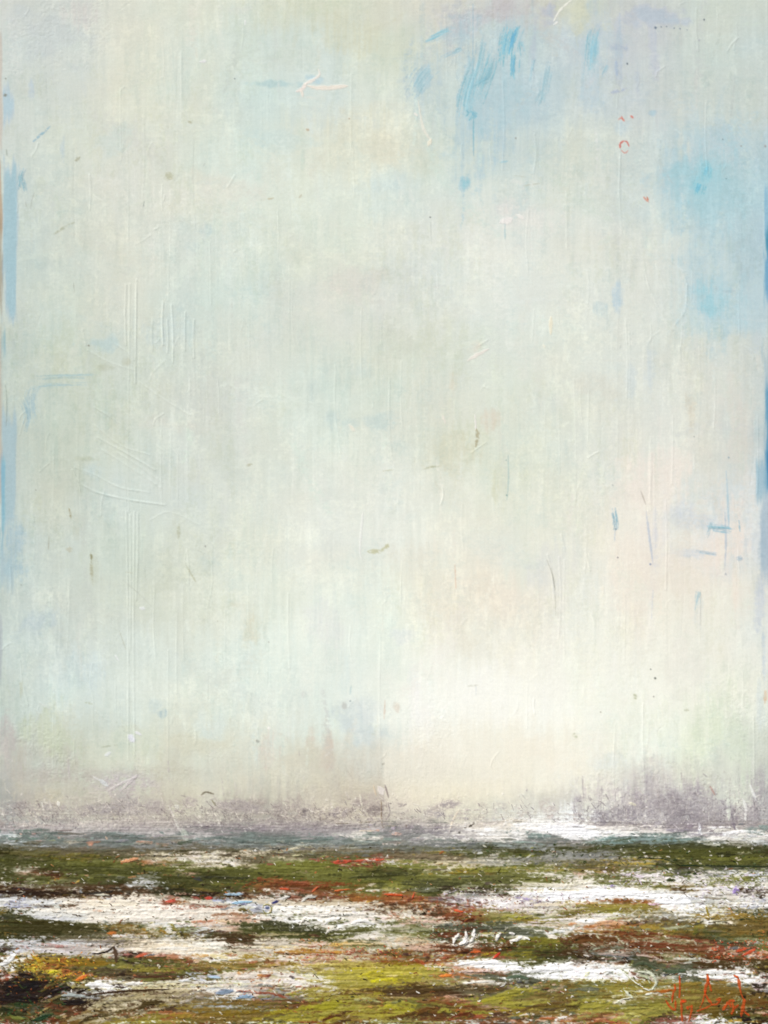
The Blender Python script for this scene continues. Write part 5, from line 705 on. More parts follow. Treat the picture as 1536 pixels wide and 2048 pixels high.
L(F4, [(0, 120, 320, 130, 50, 'F2ECDC'), (0, 165, 200, 165, 30, 'EADFC6'), (320, 150, 560, 150, 24, 'EEE6CC'), (500, 120, 850, 120, 40, 'D0C6B4', {'dry': .5}), (560, 158, 850, 148, 22, 'E0D090'), (820, 130, 1100, 125, 40, 'DCC0AC', {'dry': .5}), (300, 128, 340, 142, 410, 132, 8, '50402E'), (415, 132, 490, 132, 8, '5E4C38'), (90, 145, 200, 138, 5, '9AA09A'), (380, 180, 560, 175, 26, 'B49C88', {'dry': .6}),
       (660, 195, 900, 185, 1230, 195, 44, 'B08A3A', {'dry': .3}), (680, 200, 860, 210, 30, '8E5E38', {'dry': .5}), (1060, 190, 1220, 200, 26, 'C09038'), (930, 150, 990, 148, 16, 'C05E3C'), (1100, 140, 1200, 130, 30, 'D8B458'), (1200, 125, 1536, 130, 20, 'DEC890', {'dry': .5}), (1230, 205, 1290, 180, 44, 'AC4828', {'dry': .3}), (1300, 190, 1400, 190, 40, '7A5A3C', {'dry': .5}), (1400, 195, 1490, 190, 36, 'BEB2A0', {'dry': .6}), (1500, 185, 1536, 195, 30, 'B84A30'), (1290, 235, 1330, 230, 26, '8E4830'), (1330, 225, 1500, 230, 26, 'A08054', {'dry': .6}),
       (750, 240, 800, 235, 26, 'C87A48'), (800, 245, 900, 235, 24, 'D0BC88'), (850, 200, 900, 215, 16, '5E602E'), (150, 220, 280, 235, 36, 'DED29C'), (170, 205, 220, 215, 14, 'EFE6C8'), (130, 238, 180, 246, 14, '4C2E1C'), (230, 258, 330, 262, 9, '4E5428'), (0, 215, 130, 220, 36, 'CEAA68', {'dry': .4}), (270, 215, 360, 215, 24, 'B87C58', {'dry': .5}), (380, 230, 560, 225, 40, '92802A'), (300, 255, 480, 260, 24, 'A8983E', {'dry': .4}), (40, 290, 500, 295, 44, '847636', {'dry': .3}), (60, 270, 240, 280, 26, '6E6C34'), (470, 275, 520, 270, 26, 'C07848'),
       (0, 330, 110, 350, 34, '5A3A20', {'dry': .4}), (0, 300, 60, 300, 24, '7A4A2C'), (120, 315, 420, 325, 30, 'A8944C', {'dry': .5}), (395, 330, 450, 325, 14, 'A0483A'), (520, 330, 540, 295, 570, 280, 14, 'D6CEA6'), (560, 300, 760, 290, 30, 'AE9A4C', {'dry': .5}), (580, 270, 660, 280, 26, '8A5A34'), (700, 280, 850, 290, 30, '8C7A30', {'dry': .4}), (860, 295, 1100, 285, 18, 'D8C89C', {'dry': .5}),
       (200, 375, 540, 370, 50, 'E2D8C8'), (240, 395, 520, 395, 30, 'E8DCD0'), (540, 350, 900, 395, 50, 'E0D8CC', {'dry': .45}), (700, 310, 860, 315, 960, 330, 24, 'E6DAC2'), (720, 330, 1000, 345, 20, 'D4C8A0', {'dry': .5}), (600, 420, 900, 430, 44, 'E0D8D0', {'dry': .4}), (860, 420, 1020, 445, 40, 'EDE8D4', {'dry': .4}), (880, 380, 1010, 400, 30, 'CFCBA8', {'dry': .5}), (130, 385, 230, 395, 34, 'AECADC'), (120, 375, 150, 365, 10, 'C8D8E0'), (40, 385, 120, 395, 30, 'C8C0C0', {'dry': .5}), (0, 400, 120, 420, 24, 'C8D4DC'), (0, 430, 500, 425, 24, 'E6E2D8', {'dry': .4}),
       (0, 470, 320, 465, 22, 'E6DCC4'), (0, 455, 120, 455, 14, 'C2B078', {'dry': .5}), (780, 470, 830, 455, 930, 460, 26, 'FAF6EE'), (200, 443, 480, 445, 13, 'C6C68C', {'dry': .4}), (520, 405, 560, 385, 620, 380, 34, 'BE743C', {'dry': .4}), (520, 375, 560, 378, 18, 'D8A050'), (590, 395, 640, 370, 20, '8A3C2A'), (700, 368, 725, 365, 15, '7A4A3A'), (770, 390, 815, 390, 24, '62504E', {'dry': .4}), (790, 405, 820, 402, 12, '4A4A4A'), (830, 400, 920, 408, 9, 'A8804A'), (480, 468, 560, 455, 640, 468, 30, '80827E'), (380, 470, 500, 460, 14, 'A0A098'), (700, 460, 730, 465, 22, '94905A', {'dry': .5}), (640, 450, 760, 440, 16, 'C2BC94', {'dry': .5}),
       (190, 520, 330, 500, 50, '8294A4', {'dry': .4}), (350, 565, 420, 545, 490, 550, 40, '86A0B4', {'dry': .35}), (230, 490, 300, 488, 12, '5E6A70'), (180, 560, 380, 580, 30, '968A80', {'dry': .55}), (0, 500, 120, 495, 22, '5E4A38'), (0, 530, 200, 530, 34, '8A7458', {'dry': .5}), (20, 505, 60, 508, 12, 'D8CEBC'), (350, 505, 500, 512, 22, '8A3820'), (490, 515, 620, 520, 24, '9A4426', {'dry': .5}), (620, 520, 700, 540, 770, 570, 30, 'A84824', {'dry': .4}), (700, 500, 780, 500, 12, '8A6848', {'dry': .5}), (830, 468, 880, 475, 920, 500, 14, 'BC5432'), (480, 600, 560, 570, 640, 580, 40, '9A6E4E', {'dry': .5}), (520, 545, 620, 550, 26, '8A8A5C', {'dry': .5})])
L(F4, [(900, 310, 1200, 290, 1536, 290, 44, 'BEB65A', {'dry': .3}), (1000, 300, 1150, 290, 16, 'DAD48C', {'dry': .4}), (1100, 265, 1450, 265, 24, 'AEA658', {'dry': .4}), (1000, 360, 1250, 350, 1536, 330, 44, 'B6B24C'), (1250, 320, 1536, 320, 22, 'CCC25C'), (1340, 385, 1450, 350, 1536, 345, 24, 'CAC42E'), (1430, 428, 1536, 412, 34, 'DADA1C'), (1050, 400, 1400, 400, 34, 'B2AE4C'), (1050, 445, 1420, 440, 40, 'A4A248'), (920, 420, 1050, 430, 26, 'A8A250', {'dry': .5}), (1120, 460, 1500, 460, 24, '928C34'), (1455, 292, 1536, 292, 38, '80782A'),
       (1080, 530, 1300, 515, 1536, 500, 40, '66501F', {'dry': .3}), (1300, 500, 1536, 480, 24, '5A4A26', {'dry': .4}), (1250, 525, 1450, 520, 14, 'A08A58', {'dry': .6}), (760, 530, 1050, 480, 50, '9A963C', {'dry': .3}), (900, 545, 1150, 530, 40, 'A29E42', {'dry': .4}), (0, 600, 560, 590, 54, '76622A', {'dry': .3}), (0, 650, 300, 650, 40, '806E30', {'dry': .3}), (100, 700, 560, 660, 54, '7E6E1E', {'dry': .3}), (0, 720, 260, 705, 26, '8E783A', {'dry': .5}), (400, 620, 700, 600, 34, '7E6E2E', {'dry': .4}), (640, 600, 860, 600, 34, '6A602E', {'dry': .4}),
       (580, 695, 700, 670, 840, 660, 44, '9E9E28'), (850, 650, 1000, 630, 1160, 620, 54, '93A028', {'dry': .3}), (980, 620, 1100, 600, 1220, 595, 36, '8A9E2A', {'dry': .3}), (690, 725, 850, 700, 1100, 690, 44, '98983A', {'dry': .3}), (1000, 690, 1250, 660, 30, '9EA044', {'dry': .4}), (1150, 640, 1450, 630, 44, 'A4A448', {'dry': .4}), (690, 690, 780, 685, 930, 695, 4, '565A20'), (740, 645, 860, 645, 5, '544A1E'), (1050, 672, 1280, 665, 7, '4A3C1C'), (1180, 590, 1310, 605, 5, '6A3018'), (1120, 575, 1500, 565, 14, '6E5E2C', {'dry': .4}),
       (1300, 575, 1420, 570, 1500, 590, 32, 'A4AC70', {'dry': .3}), (900, 575, 950, 570, 24, '829040'), (800, 560, 900, 580, 20, '6E5E3C', {'dry': .5}), (980, 572, 1008, 570, 20, 'B84424'), (1490, 560, 1536, 600, 26, 'A0502C'), (1340, 640, 1460, 630, 16, 'C08A48', {'dry': .6}), (1500, 650, 1536, 650, 40, '98A034'), (1020, 755, 1120, 705, 1190, 700, 24, '5A3418'), (1150, 700, 1220, 680, 1280, 668, 32, '5C3E22', {'dry': .4}), (780, 755, 900, 752, 1060, 755, 18, '84361A'), (1230, 715, 1280, 690, 14, 'B8A880'), (1280, 735, 1450, 745, 30, '8E7A3C', {'dry': .5}), (1440, 750, 1536, 735, 40, '94924E', {'dry': .4}),
       (360, 755, 420, 748, 32, 'D2CABC', {'dry': .4}), (180, 728, 270, 720, 10, 'C4B88A'), (60, 757, 190, 755, 22, '7C3A1C'), (560, 735, 600, 720, 650, 735, 34, '5A522C', {'dry': .5}), (640, 745, 760, 750, 34, '7A8450', {'dry': .4}), (280, 757, 360, 760, 24, '4A4626'), (860, 765, 1000, 765, 10, '9A9A98')])
G4 = (768, 1856, 4.)
L(G4, [(0, 270, 210, 280, 50, '867020', {'dry': .3}), (40, 240, 170, 232, 16, '984A20'), (220, 255, 280, 262, 330, 285, 26, 'C45C20'), (290, 280, 330, 285, 22, 'D0561E'), (150, 215, 220, 210, 34, '4A2E2A'), (220, 205, 320, 210, 20, 'B0B498', {'dry': .5}), (330, 270, 345, 230, 380, 200, 36, '4A3020', {'dry': .3}), (390, 290, 420, 250, 24, '7A3A26', {'dry': .5}), (370, 190, 520, 175, 690, 180, 50, '583018', {'dry': .3}), (380, 140, 560, 150, 30, '623820', {'dry': .5}),
       (700, 165, 930, 165, 40, '5C3A1A', {'dry': .3}), (940, 150, 1060, 120, 40, '5A3A1C', {'dry': .4}), (690, 195, 730, 170, 775, 192, 26, 'DC642E'), (870, 245, 900, 220, 930, 195, 24, 'D23E26'), (640, 235, 740, 232, 18, 'B8702E', {'dry': .5}), (470, 240, 510, 230, 20, 'C8502C'), (410, 245, 440, 225, 20, '9A4428'), (770, 215, 900, 195, 18, 'C2B236'), (560, 225, 660, 215, 26, '6A6A2A', {'dry': .5}), (510, 260, 560, 240, 16, 'B8BC60'), (760, 230, 860, 235, 14, '5A6A28'),
       (1060, 110, 1250, 90, 1430, 120, 50, '6A7C28', {'dry': .3}), (1080, 160, 1400, 150, 40, '62722A', {'dry': .3}), (1250, 130, 1340, 140, 26, '56722A'), (930, 215, 1240, 212, 26, '747E24'), (1000, 195, 1200, 190, 14, '8A8C2E', {'dry': .4}), (1200, 240, 1430, 235, 34, '363C1E', {'dry': .3}), (1260, 190, 1320, 190, 14, '2E321A'), (1420, 110, 1536, 120, 60, '5A3A20', {'dry': .4}), (1430, 190, 1536, 180, 50, '4E3A1E', {'dry': .4}), (1240, 155, 1262, 135, 11, 'E8E6E0'), (1440, 230, 1536, 235, 26, '4A4A2A', {'dry': .5}), (1470, 240, 1500, 235, 12, 'D8DCDC'),
       (560, 295, 640, 270, 720, 270, 34, 'F8F6F2'), (600, 290, 900, 275, 1060, 280, 34, 'FCFBFA'), (700, 310, 1000, 320, 24, 'F2EEEA', {'dry': .4}), (880, 340, 1100, 325, 1300, 330, 40, 'F8F6F4'), (1100, 350, 1300, 320, 1536, 315, 60, 'FCFCFA'), (1160, 385, 1400, 380, 1536, 375, 50, 'FBFBF8'), (1300, 300, 1536, 285, 30, 'F8F8F4'), (1250, 400, 1400, 400, 16, 'E6DED0'), (1080, 300, 1120, 285, 1210, 275, 22, '5C6C34'), (1050, 310, 1110, 325, 12, 'A8B4B8'), (1330, 285, 1350, 280, 12, '5A5446'), (1430, 275, 1450, 285, 14, '4E4A40'), (1375, 282, 1390, 286, 8, '5A5446'), (1310, 340, 1410, 325, 4, 'B8BCBC'), (1275, 300, 1290, 295, 12, '6A4A38'),
       (980, 370, 1060, 350, 1150, 360, 30, '4E6046', {'dry': .4}), (970, 410, 1070, 395, 1160, 410, 54, '5A6A52', {'dry': .4}), (1060, 430, 1100, 425, 30, '46505A'), (1130, 440, 1160, 420, 20, '7C8A7C'), (1180, 380, 1190, 360, 10, '8E9A84'), (450, 335, 700, 345, 900, 345, 26, 'D8C0B4', {'dry': .4}), (560, 320, 600, 318, 16, 'CE9478'), (390, 310, 540, 318, 14, 'DADCDC'), (430, 295, 480, 298, 14, 'D8793C'), (770, 350, 880, 358, 13, 'B46460'), (620, 350, 760, 355, 16, 'B0988C', {'dry': .5}), (680, 380, 920, 385, 24, '6E7060', {'dry': .5}), (700, 370, 900, 375, 12, '5A5A40', {'dry': .5}),
       (445, 385, 540, 372, 30, 'DC7C30', {'dry': .4}), (550, 395, 580, 360, 610, 380, 34, 'CE8654', {'dry': .5}), (600, 400, 690, 395, 18, 'B46A3C', {'dry': .5}), (0, 330, 200, 320, 430, 330, 50, 'B4AE46', {'dry': .25}), (0, 370, 300, 365, 40, 'BCB84C', {'dry': .3}), (0, 415, 60, 410, 105, 415, 34, 'D2D02C'), (20, 385, 100, 380, 22, 'D8CE84', {'dry': .5}), (180, 300, 330, 305, 20, '9A962E'), (280, 380, 440, 360, 34, 'A6A44A', {'dry': .3}), (300, 420, 560, 430, 40, 'A29A56', {'dry': .35}), (430, 400, 640, 410, 24, '94905A', {'dry': .5}),
       (630, 442, 740, 432, 890, 425, 14, 'ECE8DC'), (640, 445, 680, 440, 12, 'D0CCC0'), (890, 425, 930, 405, 970, 415, 30, '464436', {'dry': .4}), (930, 470, 960, 455, 975, 430, 14, 'E0DCD4'), (900, 440, 930, 465, 8, 'CCC8C0'), (0, 500, 150, 480, 320, 465, 46, '52401E', {'dry': .2}), (150, 510, 400, 495, 600, 480, 44, '503C1C', {'dry': .3}), (400, 470, 640, 470, 34, '5E4C2A', {'dry': .4}), (620, 490, 860, 470, 40, '54462C', {'dry': .4}), (780, 520, 960, 490, 24, '5C4A24', {'dry': .4}), (640, 490, 740, 480, 14, 'B8A478', {'dry': .6}), (30, 530, 60, 528, 12, 'D8C8B0'), (260, 455, 290, 455, 8, 'D8CFAE')])
L(G4, [(880, 545, 1000, 515, 1180, 480, 40, '929A3C', {'dry': .3}), (980, 530, 1040, 520, 1100, 512, 16, '648A2C'), (1060, 495, 1180, 485, 24, 'A4AA48'), (1310, 505, 1380, 490, 1440, 465, 36, 'BCA084', {'dry': .5}), (1380, 515, 1470, 500, 16, '7E442C'), (1250, 495, 1320, 488, 18, '3A2C22'), (1240, 440, 1330, 425, 14, 'C88A5C', {'dry': .5}), (1200, 450, 1536, 440, 34, '8A7A44', {'dry': .5}), (1340, 450, 1420, 455, 20, 'D4B8A4', {'dry': .6}), (1480, 500, 1536, 490, 26, '5A6A4C', {'dry': .5}), (1200, 530, 1300, 520, 24, '7A6A3A'),
       (600, 625, 760, 600, 940, 590, 50, '969840', {'dry': .3}), (760, 590, 860, 565, 930, 555, 36, '9AAA36', {'dry': .3}), (960, 630, 1150, 600, 1320, 590, 44, '9A9C42', {'dry': .3}), (1000, 580, 1300, 570, 30, '94904A', {'dry': .4}), (930, 580, 1250, 560, 12, '6A5A2C', {'dry': .4}), (925, 605, 945, 585, 10, '4A3418'), (830, 655, 870, 648, 915, 655, 13, '302018'), (650, 670, 900, 680, 30, '8E943C', {'dry': .3}), (1090, 665, 1200, 625, 1340, 605, 1536, 575, 26, '624C22', {'dry': .2}), (1200, 640, 1536, 610, 34, '74682C', {'dry': .3}), (1220, 680, 1400, 695, 44, '74642A', {'dry': .4}), (1330, 555, 1536, 545, 30, '7A6A34', {'dry': .4}), (1380, 660, 1536, 640, 30, '6E6430', {'dry': .4}),
       (0, 600, 120, 600, 250, 620, 44, '9AA238', {'dry': .3}), (0, 640, 240, 650, 44, 'A2A430', {'dry': .3}), (60, 595, 120, 590, 26, '6E8A50', {'dry': .5}), (0, 625, 60, 620, 16, 'B4C020'), (20, 560, 240, 555, 20, 'A09258', {'dry': .5}), (0, 690, 260, 680, 28, 'A0A03C', {'dry': .3}), (70, 715, 200, 690, 400, 640, 40, '5C421C', {'dry': .25}), (260, 690, 350, 650, 460, 690, 60, '64441C', {'dry': .3}), (280, 590, 560, 600, 34, '7E5E30', {'dry': .5}), (440, 670, 490, 650, 540, 672, 40, '98A03C', {'dry': .4}), (430, 620, 470, 610, 16, 'A8A862', {'dry': .5}), (380, 600, 500, 620, 26, '7C7832', {'dry': .4}),
       (530, 730, 620, 690, 730, 700, 40, '64321A', {'dry': .3}), (700, 730, 760, 705, 810, 712, 28, 'AE4A24', {'dry': .3}), (480, 740, 620, 740, 22, '7E3A1E'), (570, 665, 610, 650, 22, 'B25C2A', {'dry': .5}), (480, 555, 525, 540, 22, 'D4A080', {'dry': .4}), (365, 578, 440, 575, 16, '96441E'), (590, 590, 665, 575, 20, 'C07C58', {'dry': .5}), (630, 575, 660, 570, 8, 'E8CEC0'), (500, 600, 560, 610, 24, '8A4A26', {'dry': .5}), (670, 535, 720, 530, 12, 'D0B490'), (820, 720, 900, 690, 990, 690, 40, '523628', {'dry': .3}), (900, 740, 1000, 735, 26, '5A3A2A', {'dry': .4}),
       (1000, 685, 1040, 690, 18, 'E4D4C8', {'dry': .6}), (1090, 700, 1140, 690, 1210, 688, 20, 'E0D6C8', {'dry': .6}), (1100, 745, 1180, 735, 30, 'DCD0BC', {'dry': .65}), (1000, 740, 1050, 745, 26, 'D8A080', {'dry': .5}), (1020, 720, 1085, 715, 34, '546A56'), (1210, 745, 1300, 740, 26, 'D8B89A', {'dry': .5}), (1250, 725, 1380, 720, 24, 'CC6A2C', {'dry': .4}), (1370, 750, 1400, 725, 1455, 705, 34, 'F0ECE8', {'dry': .3}), (1440, 750, 1500, 745, 24, 'C8A060', {'dry': .5}), (1480, 680, 1536, 700, 40, '56684E', {'dry': .4}), (1160, 715, 1250, 705, 26, '4A4A2A', {'dry': .5}), (0, 752, 300, 748, 540, 752, 26, '96964C'), (80, 755, 240, 745, 8, '5E3E1A')])
H4 = (1152, 1856, 4.)
L(H4, [(0, 330, 160, 300, 240, 300, 50, 'FAFAF4'), (0, 370, 200, 360, 60, 'FCFBF6'), (180, 350, 320, 360, 440, 400, 60, 'FBFBF6', {'dry': .25}), (320, 310, 450, 300, 34, 'F2F4EA', {'dry': .3}), (200, 290, 300, 285, 16, 'E8E4DC'), (70, 385, 110, 350, 26, 'CED09C', {'dry': .5}), (250, 300, 300, 310, 320, 340, 22, 'B4C2C0', {'dry': .5}), (260, 350, 300, 355, 22, '7C8A86', {'dry': .6}), (0, 400, 60, 410, 18, 'C8C8A0'),
       (460, 290, 540, 270, 650, 320, 60, '48523A', {'dry': .35}), (560, 250, 640, 290, 720, 300, 50, '4E563E', {'dry': .4}), (600, 340, 700, 330, 50, '6A725C', {'dry': .5}), (690, 330, 780, 340, 890, 330, 60, '526046', {'dry': .4}), (700, 375, 740, 365, 30, '464E56'), (720, 310, 760, 300, 26, '6A4A3C', {'dry': .4}), (440, 300, 460, 260, 24, '5A7030'), (460, 240, 560, 240, 26, '3E4628', {'dry': .4}), (820, 400, 870, 430, 60, '5A664A', {'dry': .45}), (640, 420, 800, 420, 30, '8A8C50', {'dry': .4}), (650, 400, 760, 395, 20, 'A8AC90', {'dry': .6}), (430, 350, 480, 372, 26, '6C3A20'),
       (340, 320, 400, 370, 470, 430, 540, 475, 12, 'E6E8D8'), (360, 330, 440, 400, 520, 460, 26, 'A8AC84', {'dry': .7}), (500, 350, 590, 360, 640, 430, 610, 490, 34, 'CCD0B8', {'dry': .55, 'var': 18}), (500, 380, 560, 385, 600, 430, 26, 'B4BA9C', {'dry': .6, 'var': 18}), (540, 480, 580, 495, 600, 490, 18, 'E8EADC'), (560, 530, 605, 522, 22, 'EFEFE4'), (570, 515, 585, 500, 14, 'E4E4D4'), (390, 500, 420, 530, 455, 555, 20, 'DCE0C8', {'dry': .5}), (380, 480, 410, 490, 14, 'D8D6C0'), (310, 600, 370, 570, 450, 555, 18, 'E6E6D6', {'dry': .3}), (300, 560, 330, 590, 350, 610, 20, 'B2BA90', {'dry': .6}), (280, 620, 310, 650, 340, 660, 14, '6E744E'), (350, 640, 400, 635, 12, 'B8BA98'),
       (0, 60, 180, 70, 330, 100, 40, '5E3A1A', {'dry': .35}), (0, 120, 160, 110, 50, '6A4420', {'dry': .35}), (0, 180, 120, 170, 40, '523620', {'dry': .4}), (0, 230, 200, 240, 30, '2C2216', {'dry': .3}), (20, 30, 340, 70, 12, 'D4CCC0', {'dry': .65}), (320, 70, 350, 100, 385, 140, 14, 'CCCCAC'), (410, 190, 415, 150, 425, 105, 12, 'CCCCB8'), (340, 40, 480, 30, 24, '6A3820', {'dry': .4}), (180, 205, 300, 205, 430, 225, 26, 'A29084', {'dry': .4}), (200, 250, 360, 240, 16, 'B08A80', {'dry': .5}), (370, 246, 420, 240, 26, '20201C'), (440, 230, 480, 225, 16, '3A3A2C'), (450, 195, 480, 175, 510, 190, 34, '8CA094', {'dry': .4}), (110, 185, 150, 160, 190, 165, 34, 'A2AE92', {'dry': .4}), (280, 150, 380, 160, 34, '6A745C', {'dry': .5}), (190, 250, 260, 270, 14, 'E2DCD2', {'dry': .5}), (320, 270, 420, 262, 12, '4E3A2C'),
       (460, 125, 600, 140, 780, 165, 920, 160, 16, '70361C'), (500, 155, 700, 170, 900, 185, 12, '6A3219'), (550, 80, 700, 110, 900, 128, 13, 'A6A078'), (470, 90, 560, 100, 20, '9CA68A'), (660, 50, 700, 48, 14, 'E0C4BC'), (380, 55, 640, 45, 20, '66341A'), (750, 70, 920, 85, 18, '74381A'), (780, 105, 920, 105, 16, '8E8E68', {'dry': .5}), (560, 190, 760, 195, 900, 215, 22, '9A8468', {'dry': .45}), (480, 215, 580, 225, 680, 255, 20, 'C6B0A0', {'dry': .5}), (600, 250, 680, 262, 10, 'DCD2C8'), (640, 280, 900, 260, 26, '54401F', {'dry': .5}), (760, 260, 900, 290, 12, 'BCA898', {'dry': .5}), (600, 170, 900, 150, 20, '5E5A34', {'dry': .5}),
       (905, 200, 935, 208, 965, 200, 16, '8AB4C6'), (870, 195, 930, 225, 970, 250, 9, 'DCD8CC'), (970, 245, 1030, 265, 1085, 275, 6, 'D2C8BA'), (960, 210, 970, 240, 16, 'B4C4C0'), (980, 190, 1150, 180, 30, '5A3A1A', {'dry': .4}), (1000, 230, 1250, 245, 40, '5E3618', {'dry': .3}), (940, 275, 1100, 295, 30, '4A3416', {'dry': .4}), (1000, 300, 1250, 300, 44, '46361A', {'dry': .3}), (1280, 290, 1536, 290, 64, '483A1A', {'dry': .3}), (1260, 245, 1536, 250, 24, '6A4A22', {'dry': .5}), (1280, 190, 1350, 160, 1370, 165, 40, 'C04C2C', {'dry': .4}), (1310, 225, 1400, 190, 1440, 150, 34, 'C4502E', {'dry': .4}), (1330, 230, 1400, 225, 30, 'B04628', {'dry': .4}), (1380, 160, 1440, 145, 20, 'D06A48', {'dry': .5}), (1400, 210, 1440, 180, 26, 'D8B498', {'dry': .5}),
       (1450, 225, 1490, 190, 1536, 200, 36, 'DEB494', {'dry': .5}), (1480, 245, 1536, 240, 20, 'C8643C'), (1490, 100, 1536, 130, 30, 'B0A490', {'dry': .6}), (1230, 165, 1295, 155, 30, '586468', {'dry': .4}), (1195, 170, 1225, 150, 24, 'D8C4B8', {'dry': .5}), (1130, 150, 1150, 150, 22, 'C8C8B8'), (1080, 205, 1250, 225, 24, '70381C', {'dry': .4}), (1120, 120, 1220, 130, 26, '4C6444', {'dry': .5}), (1250, 100, 1440, 110, 26, '848A5C', {'dry': .4}),
       (965, 375, 1060, 350, 1250, 350, 44, 'FBFAF6', {'dry': .2}), (990, 390, 1150, 395, 1310, 390, 36, 'F8F8F4', {'dry': .2}), (1240, 350, 1400, 365, 24, 'F4F2EC', {'dry': .4}), (1060, 374, 1200, 376, 7, 'B4B4A4'), (980, 368, 1005, 375, 6, '9A9A8C'), (1240, 320, 1260, 290, 8, 'D8D8D0'), (1270, 320, 1310, 310, 14, 'E8E8E4'), (1310, 270, 1390, 265, 12, 'D8C8C0'), (1380, 310, 1400, 270, 8, 'B8A898'), (1320, 340, 1390, 380, 34, '44503E', {'dry': .4}), (1270, 362, 1300, 362, 12, '3E4A40'), (1330, 330, 1350, 320, 14, 'D2D6D0'), (880, 345, 920, 360, 955, 385, 20, 'E8DCD4', {'dry': .5}), (890, 340, 905, 345, 14, 'F0F0EA'), (1000, 408, 1240, 412, 12, 'A07060', {'dry': .5}),
       (1410, 465, 1450, 450, 1510, 460, 44, 'ECE0E0', {'dry': .4}), (1430, 490, 1490, 485, 22, 'E4CCCC', {'dry': .5}), (1380, 400, 1536, 405, 30, 'C4B6A8', {'dry': .5}), (1440, 375, 1510, 375, 16, 'EDE6E0'), (1470, 390, 1536, 392, 16, '9A5A54', {'dry': .5}), (1400, 430, 1536, 425, 20, 'D8D4CC', {'dry': .5})])
L(H4, [(0, 440, 300, 430, 760, 450, 44, '888034', {'dry': .3}), (120, 470, 600, 480, 34, '8E8A3A', {'dry': .3}), (0, 490, 180, 484, 38, '66705C', {'dry': .35}), (0, 530, 300, 520, 34, '76743A', {'dry': .4}), (160, 555, 400, 560, 600, 555, 20, '706628', {'dry': .4}), (20, 645, 150, 615, 290, 600, 50, '98A03E', {'dry': .3}), (0, 600, 200, 580, 20, '6A6828', {'dry': .4}), (100, 580, 280, 570, 16, 'A4A250', {'dry': .4}), (400, 600, 740, 570, 40, '868440', {'dry': .35}), (380, 650, 560, 630, 740, 610, 40, '8A9A40', {'dry': .3}), (440, 620, 600, 625, 7, '4E5020'), (460, 530, 620, 505, 770, 490, 26, '9A8438', {'dry': .4}),
       (600, 512, 700, 498, 790, 490, 14, 'A46222'), (560, 560, 740, 545, 20, '8E8C50', {'dry': .4}), (270, 745, 400, 710, 520, 700, 40, 'A0AC4A', {'dry': .3}), (300, 720, 520, 700, 12, 'C4CC84', {'dry': .4}), (520, 690, 760, 660, 30, '7C8A40', {'dry': .35}), (200, 680, 420, 670, 26, '7C6E2C', {'dry': .4}), (0, 690, 110, 685, 190, 672, 10, 'D4C09A'), (20, 720, 130, 700, 26, '8E8A4A', {'dry': .5}), (60, 680, 190, 690, 16, '9A5030', {'dry': .5}), (760, 460, 1000, 440, 50, '8A7A2E', {'dry': .35}), (1080, 430, 1220, 440, 40, '887430', {'dry': .35}), (1210, 460, 1300, 450, 1390, 460, 34, '646650', {'dry': .4}), (840, 500, 1050, 510, 40, '8A8438', {'dry': .35}), (850, 560, 1000, 560, 44, '908A40', {'dry': .35}),
       (900, 620, 1000, 610, 34, '7A6C26', {'dry': .4}), (1080, 500, 1300, 520, 50, '7C6A28', {'dry': .35}), (1300, 530, 1536, 530, 54, '6A5422', {'dry': .3}), (1080, 570, 1280, 560, 44, '7C6C2A', {'dry': .35}), (1340, 590, 1536, 590, 50, '6A4A20', {'dry': .35}), (900, 680, 1100, 690, 1300, 680, 54, '584A14', {'dry': .3}), (1000, 650, 1150, 640, 24, '6E5E20', {'dry': .4}), (1330, 660, 1500, 640, 40, '6C4228', {'dry': .4}), (1390, 655, 1430, 650, 1480, 640, 8, 'D4B4A8'), (1380, 690, 1536, 700, 30, '6A5E2C', {'dry': .4}), (1400, 720, 1430, 715, 20, '7C8A50', {'dry': .5}), (1290, 650, 1310, 640, 26, '20160C'), (1260, 590, 1280, 545, 1310, 560, 1320, 590, 1290, 600, 9, 'A4A882'), (1290, 570, 1295, 580, 24, '84905C', {'dry': .4}),
       (560, 745, 660, 715, 780, 700, 30, '4E3E20', {'dry': .35}), (640, 735, 800, 740, 960, 725, 50, '8A5646', {'dry': .4}), (760, 710, 900, 705, 14, 'D8BCAC', {'dry': .5}), (800, 760, 960, 755, 22, 'C08A84', {'dry': .5}), (940, 740, 1000, 705, 1060, 720, 40, 'F6F4F4', {'dry': .3}), (960, 755, 1100, 755, 1220, 755, 40, 'F8F7FA', {'dry': .2}), (1080, 740, 1200, 735, 30, 'F4F2F2', {'dry': .3}), (930, 695, 1010, 690, 10, 'E0DAD0', {'dry': .5}), (1230, 745, 1330, 740, 38, 'BCA038', {'dry': .3}), (1240, 735, 1320, 728, 8, 'E0CC70'), (1340, 735, 1400, 745, 50, '1E120C', {'dry': .2}), (1400, 765, 1420, 755, 12, 'ECE8E4'), (1420, 750, 1536, 740, 34, '5A4420', {'dry': .4}),
       (100, 755, 220, 745, 320, 757, 30, 'CC5C2E', {'dry': .35}), (0, 745, 100, 750, 30, '6A6A34', {'dry': .5}), (130, 730, 240, 725, 14, 'C88A60', {'dry': .5}), (80, 755, 150, 740, 8, 'C8D0C0'), (1490, 700, 1536, 690, 26, '8A3A20', {'dry': .5}), (1490, 764, 1536, 764, 12, 'F0EEEC')])
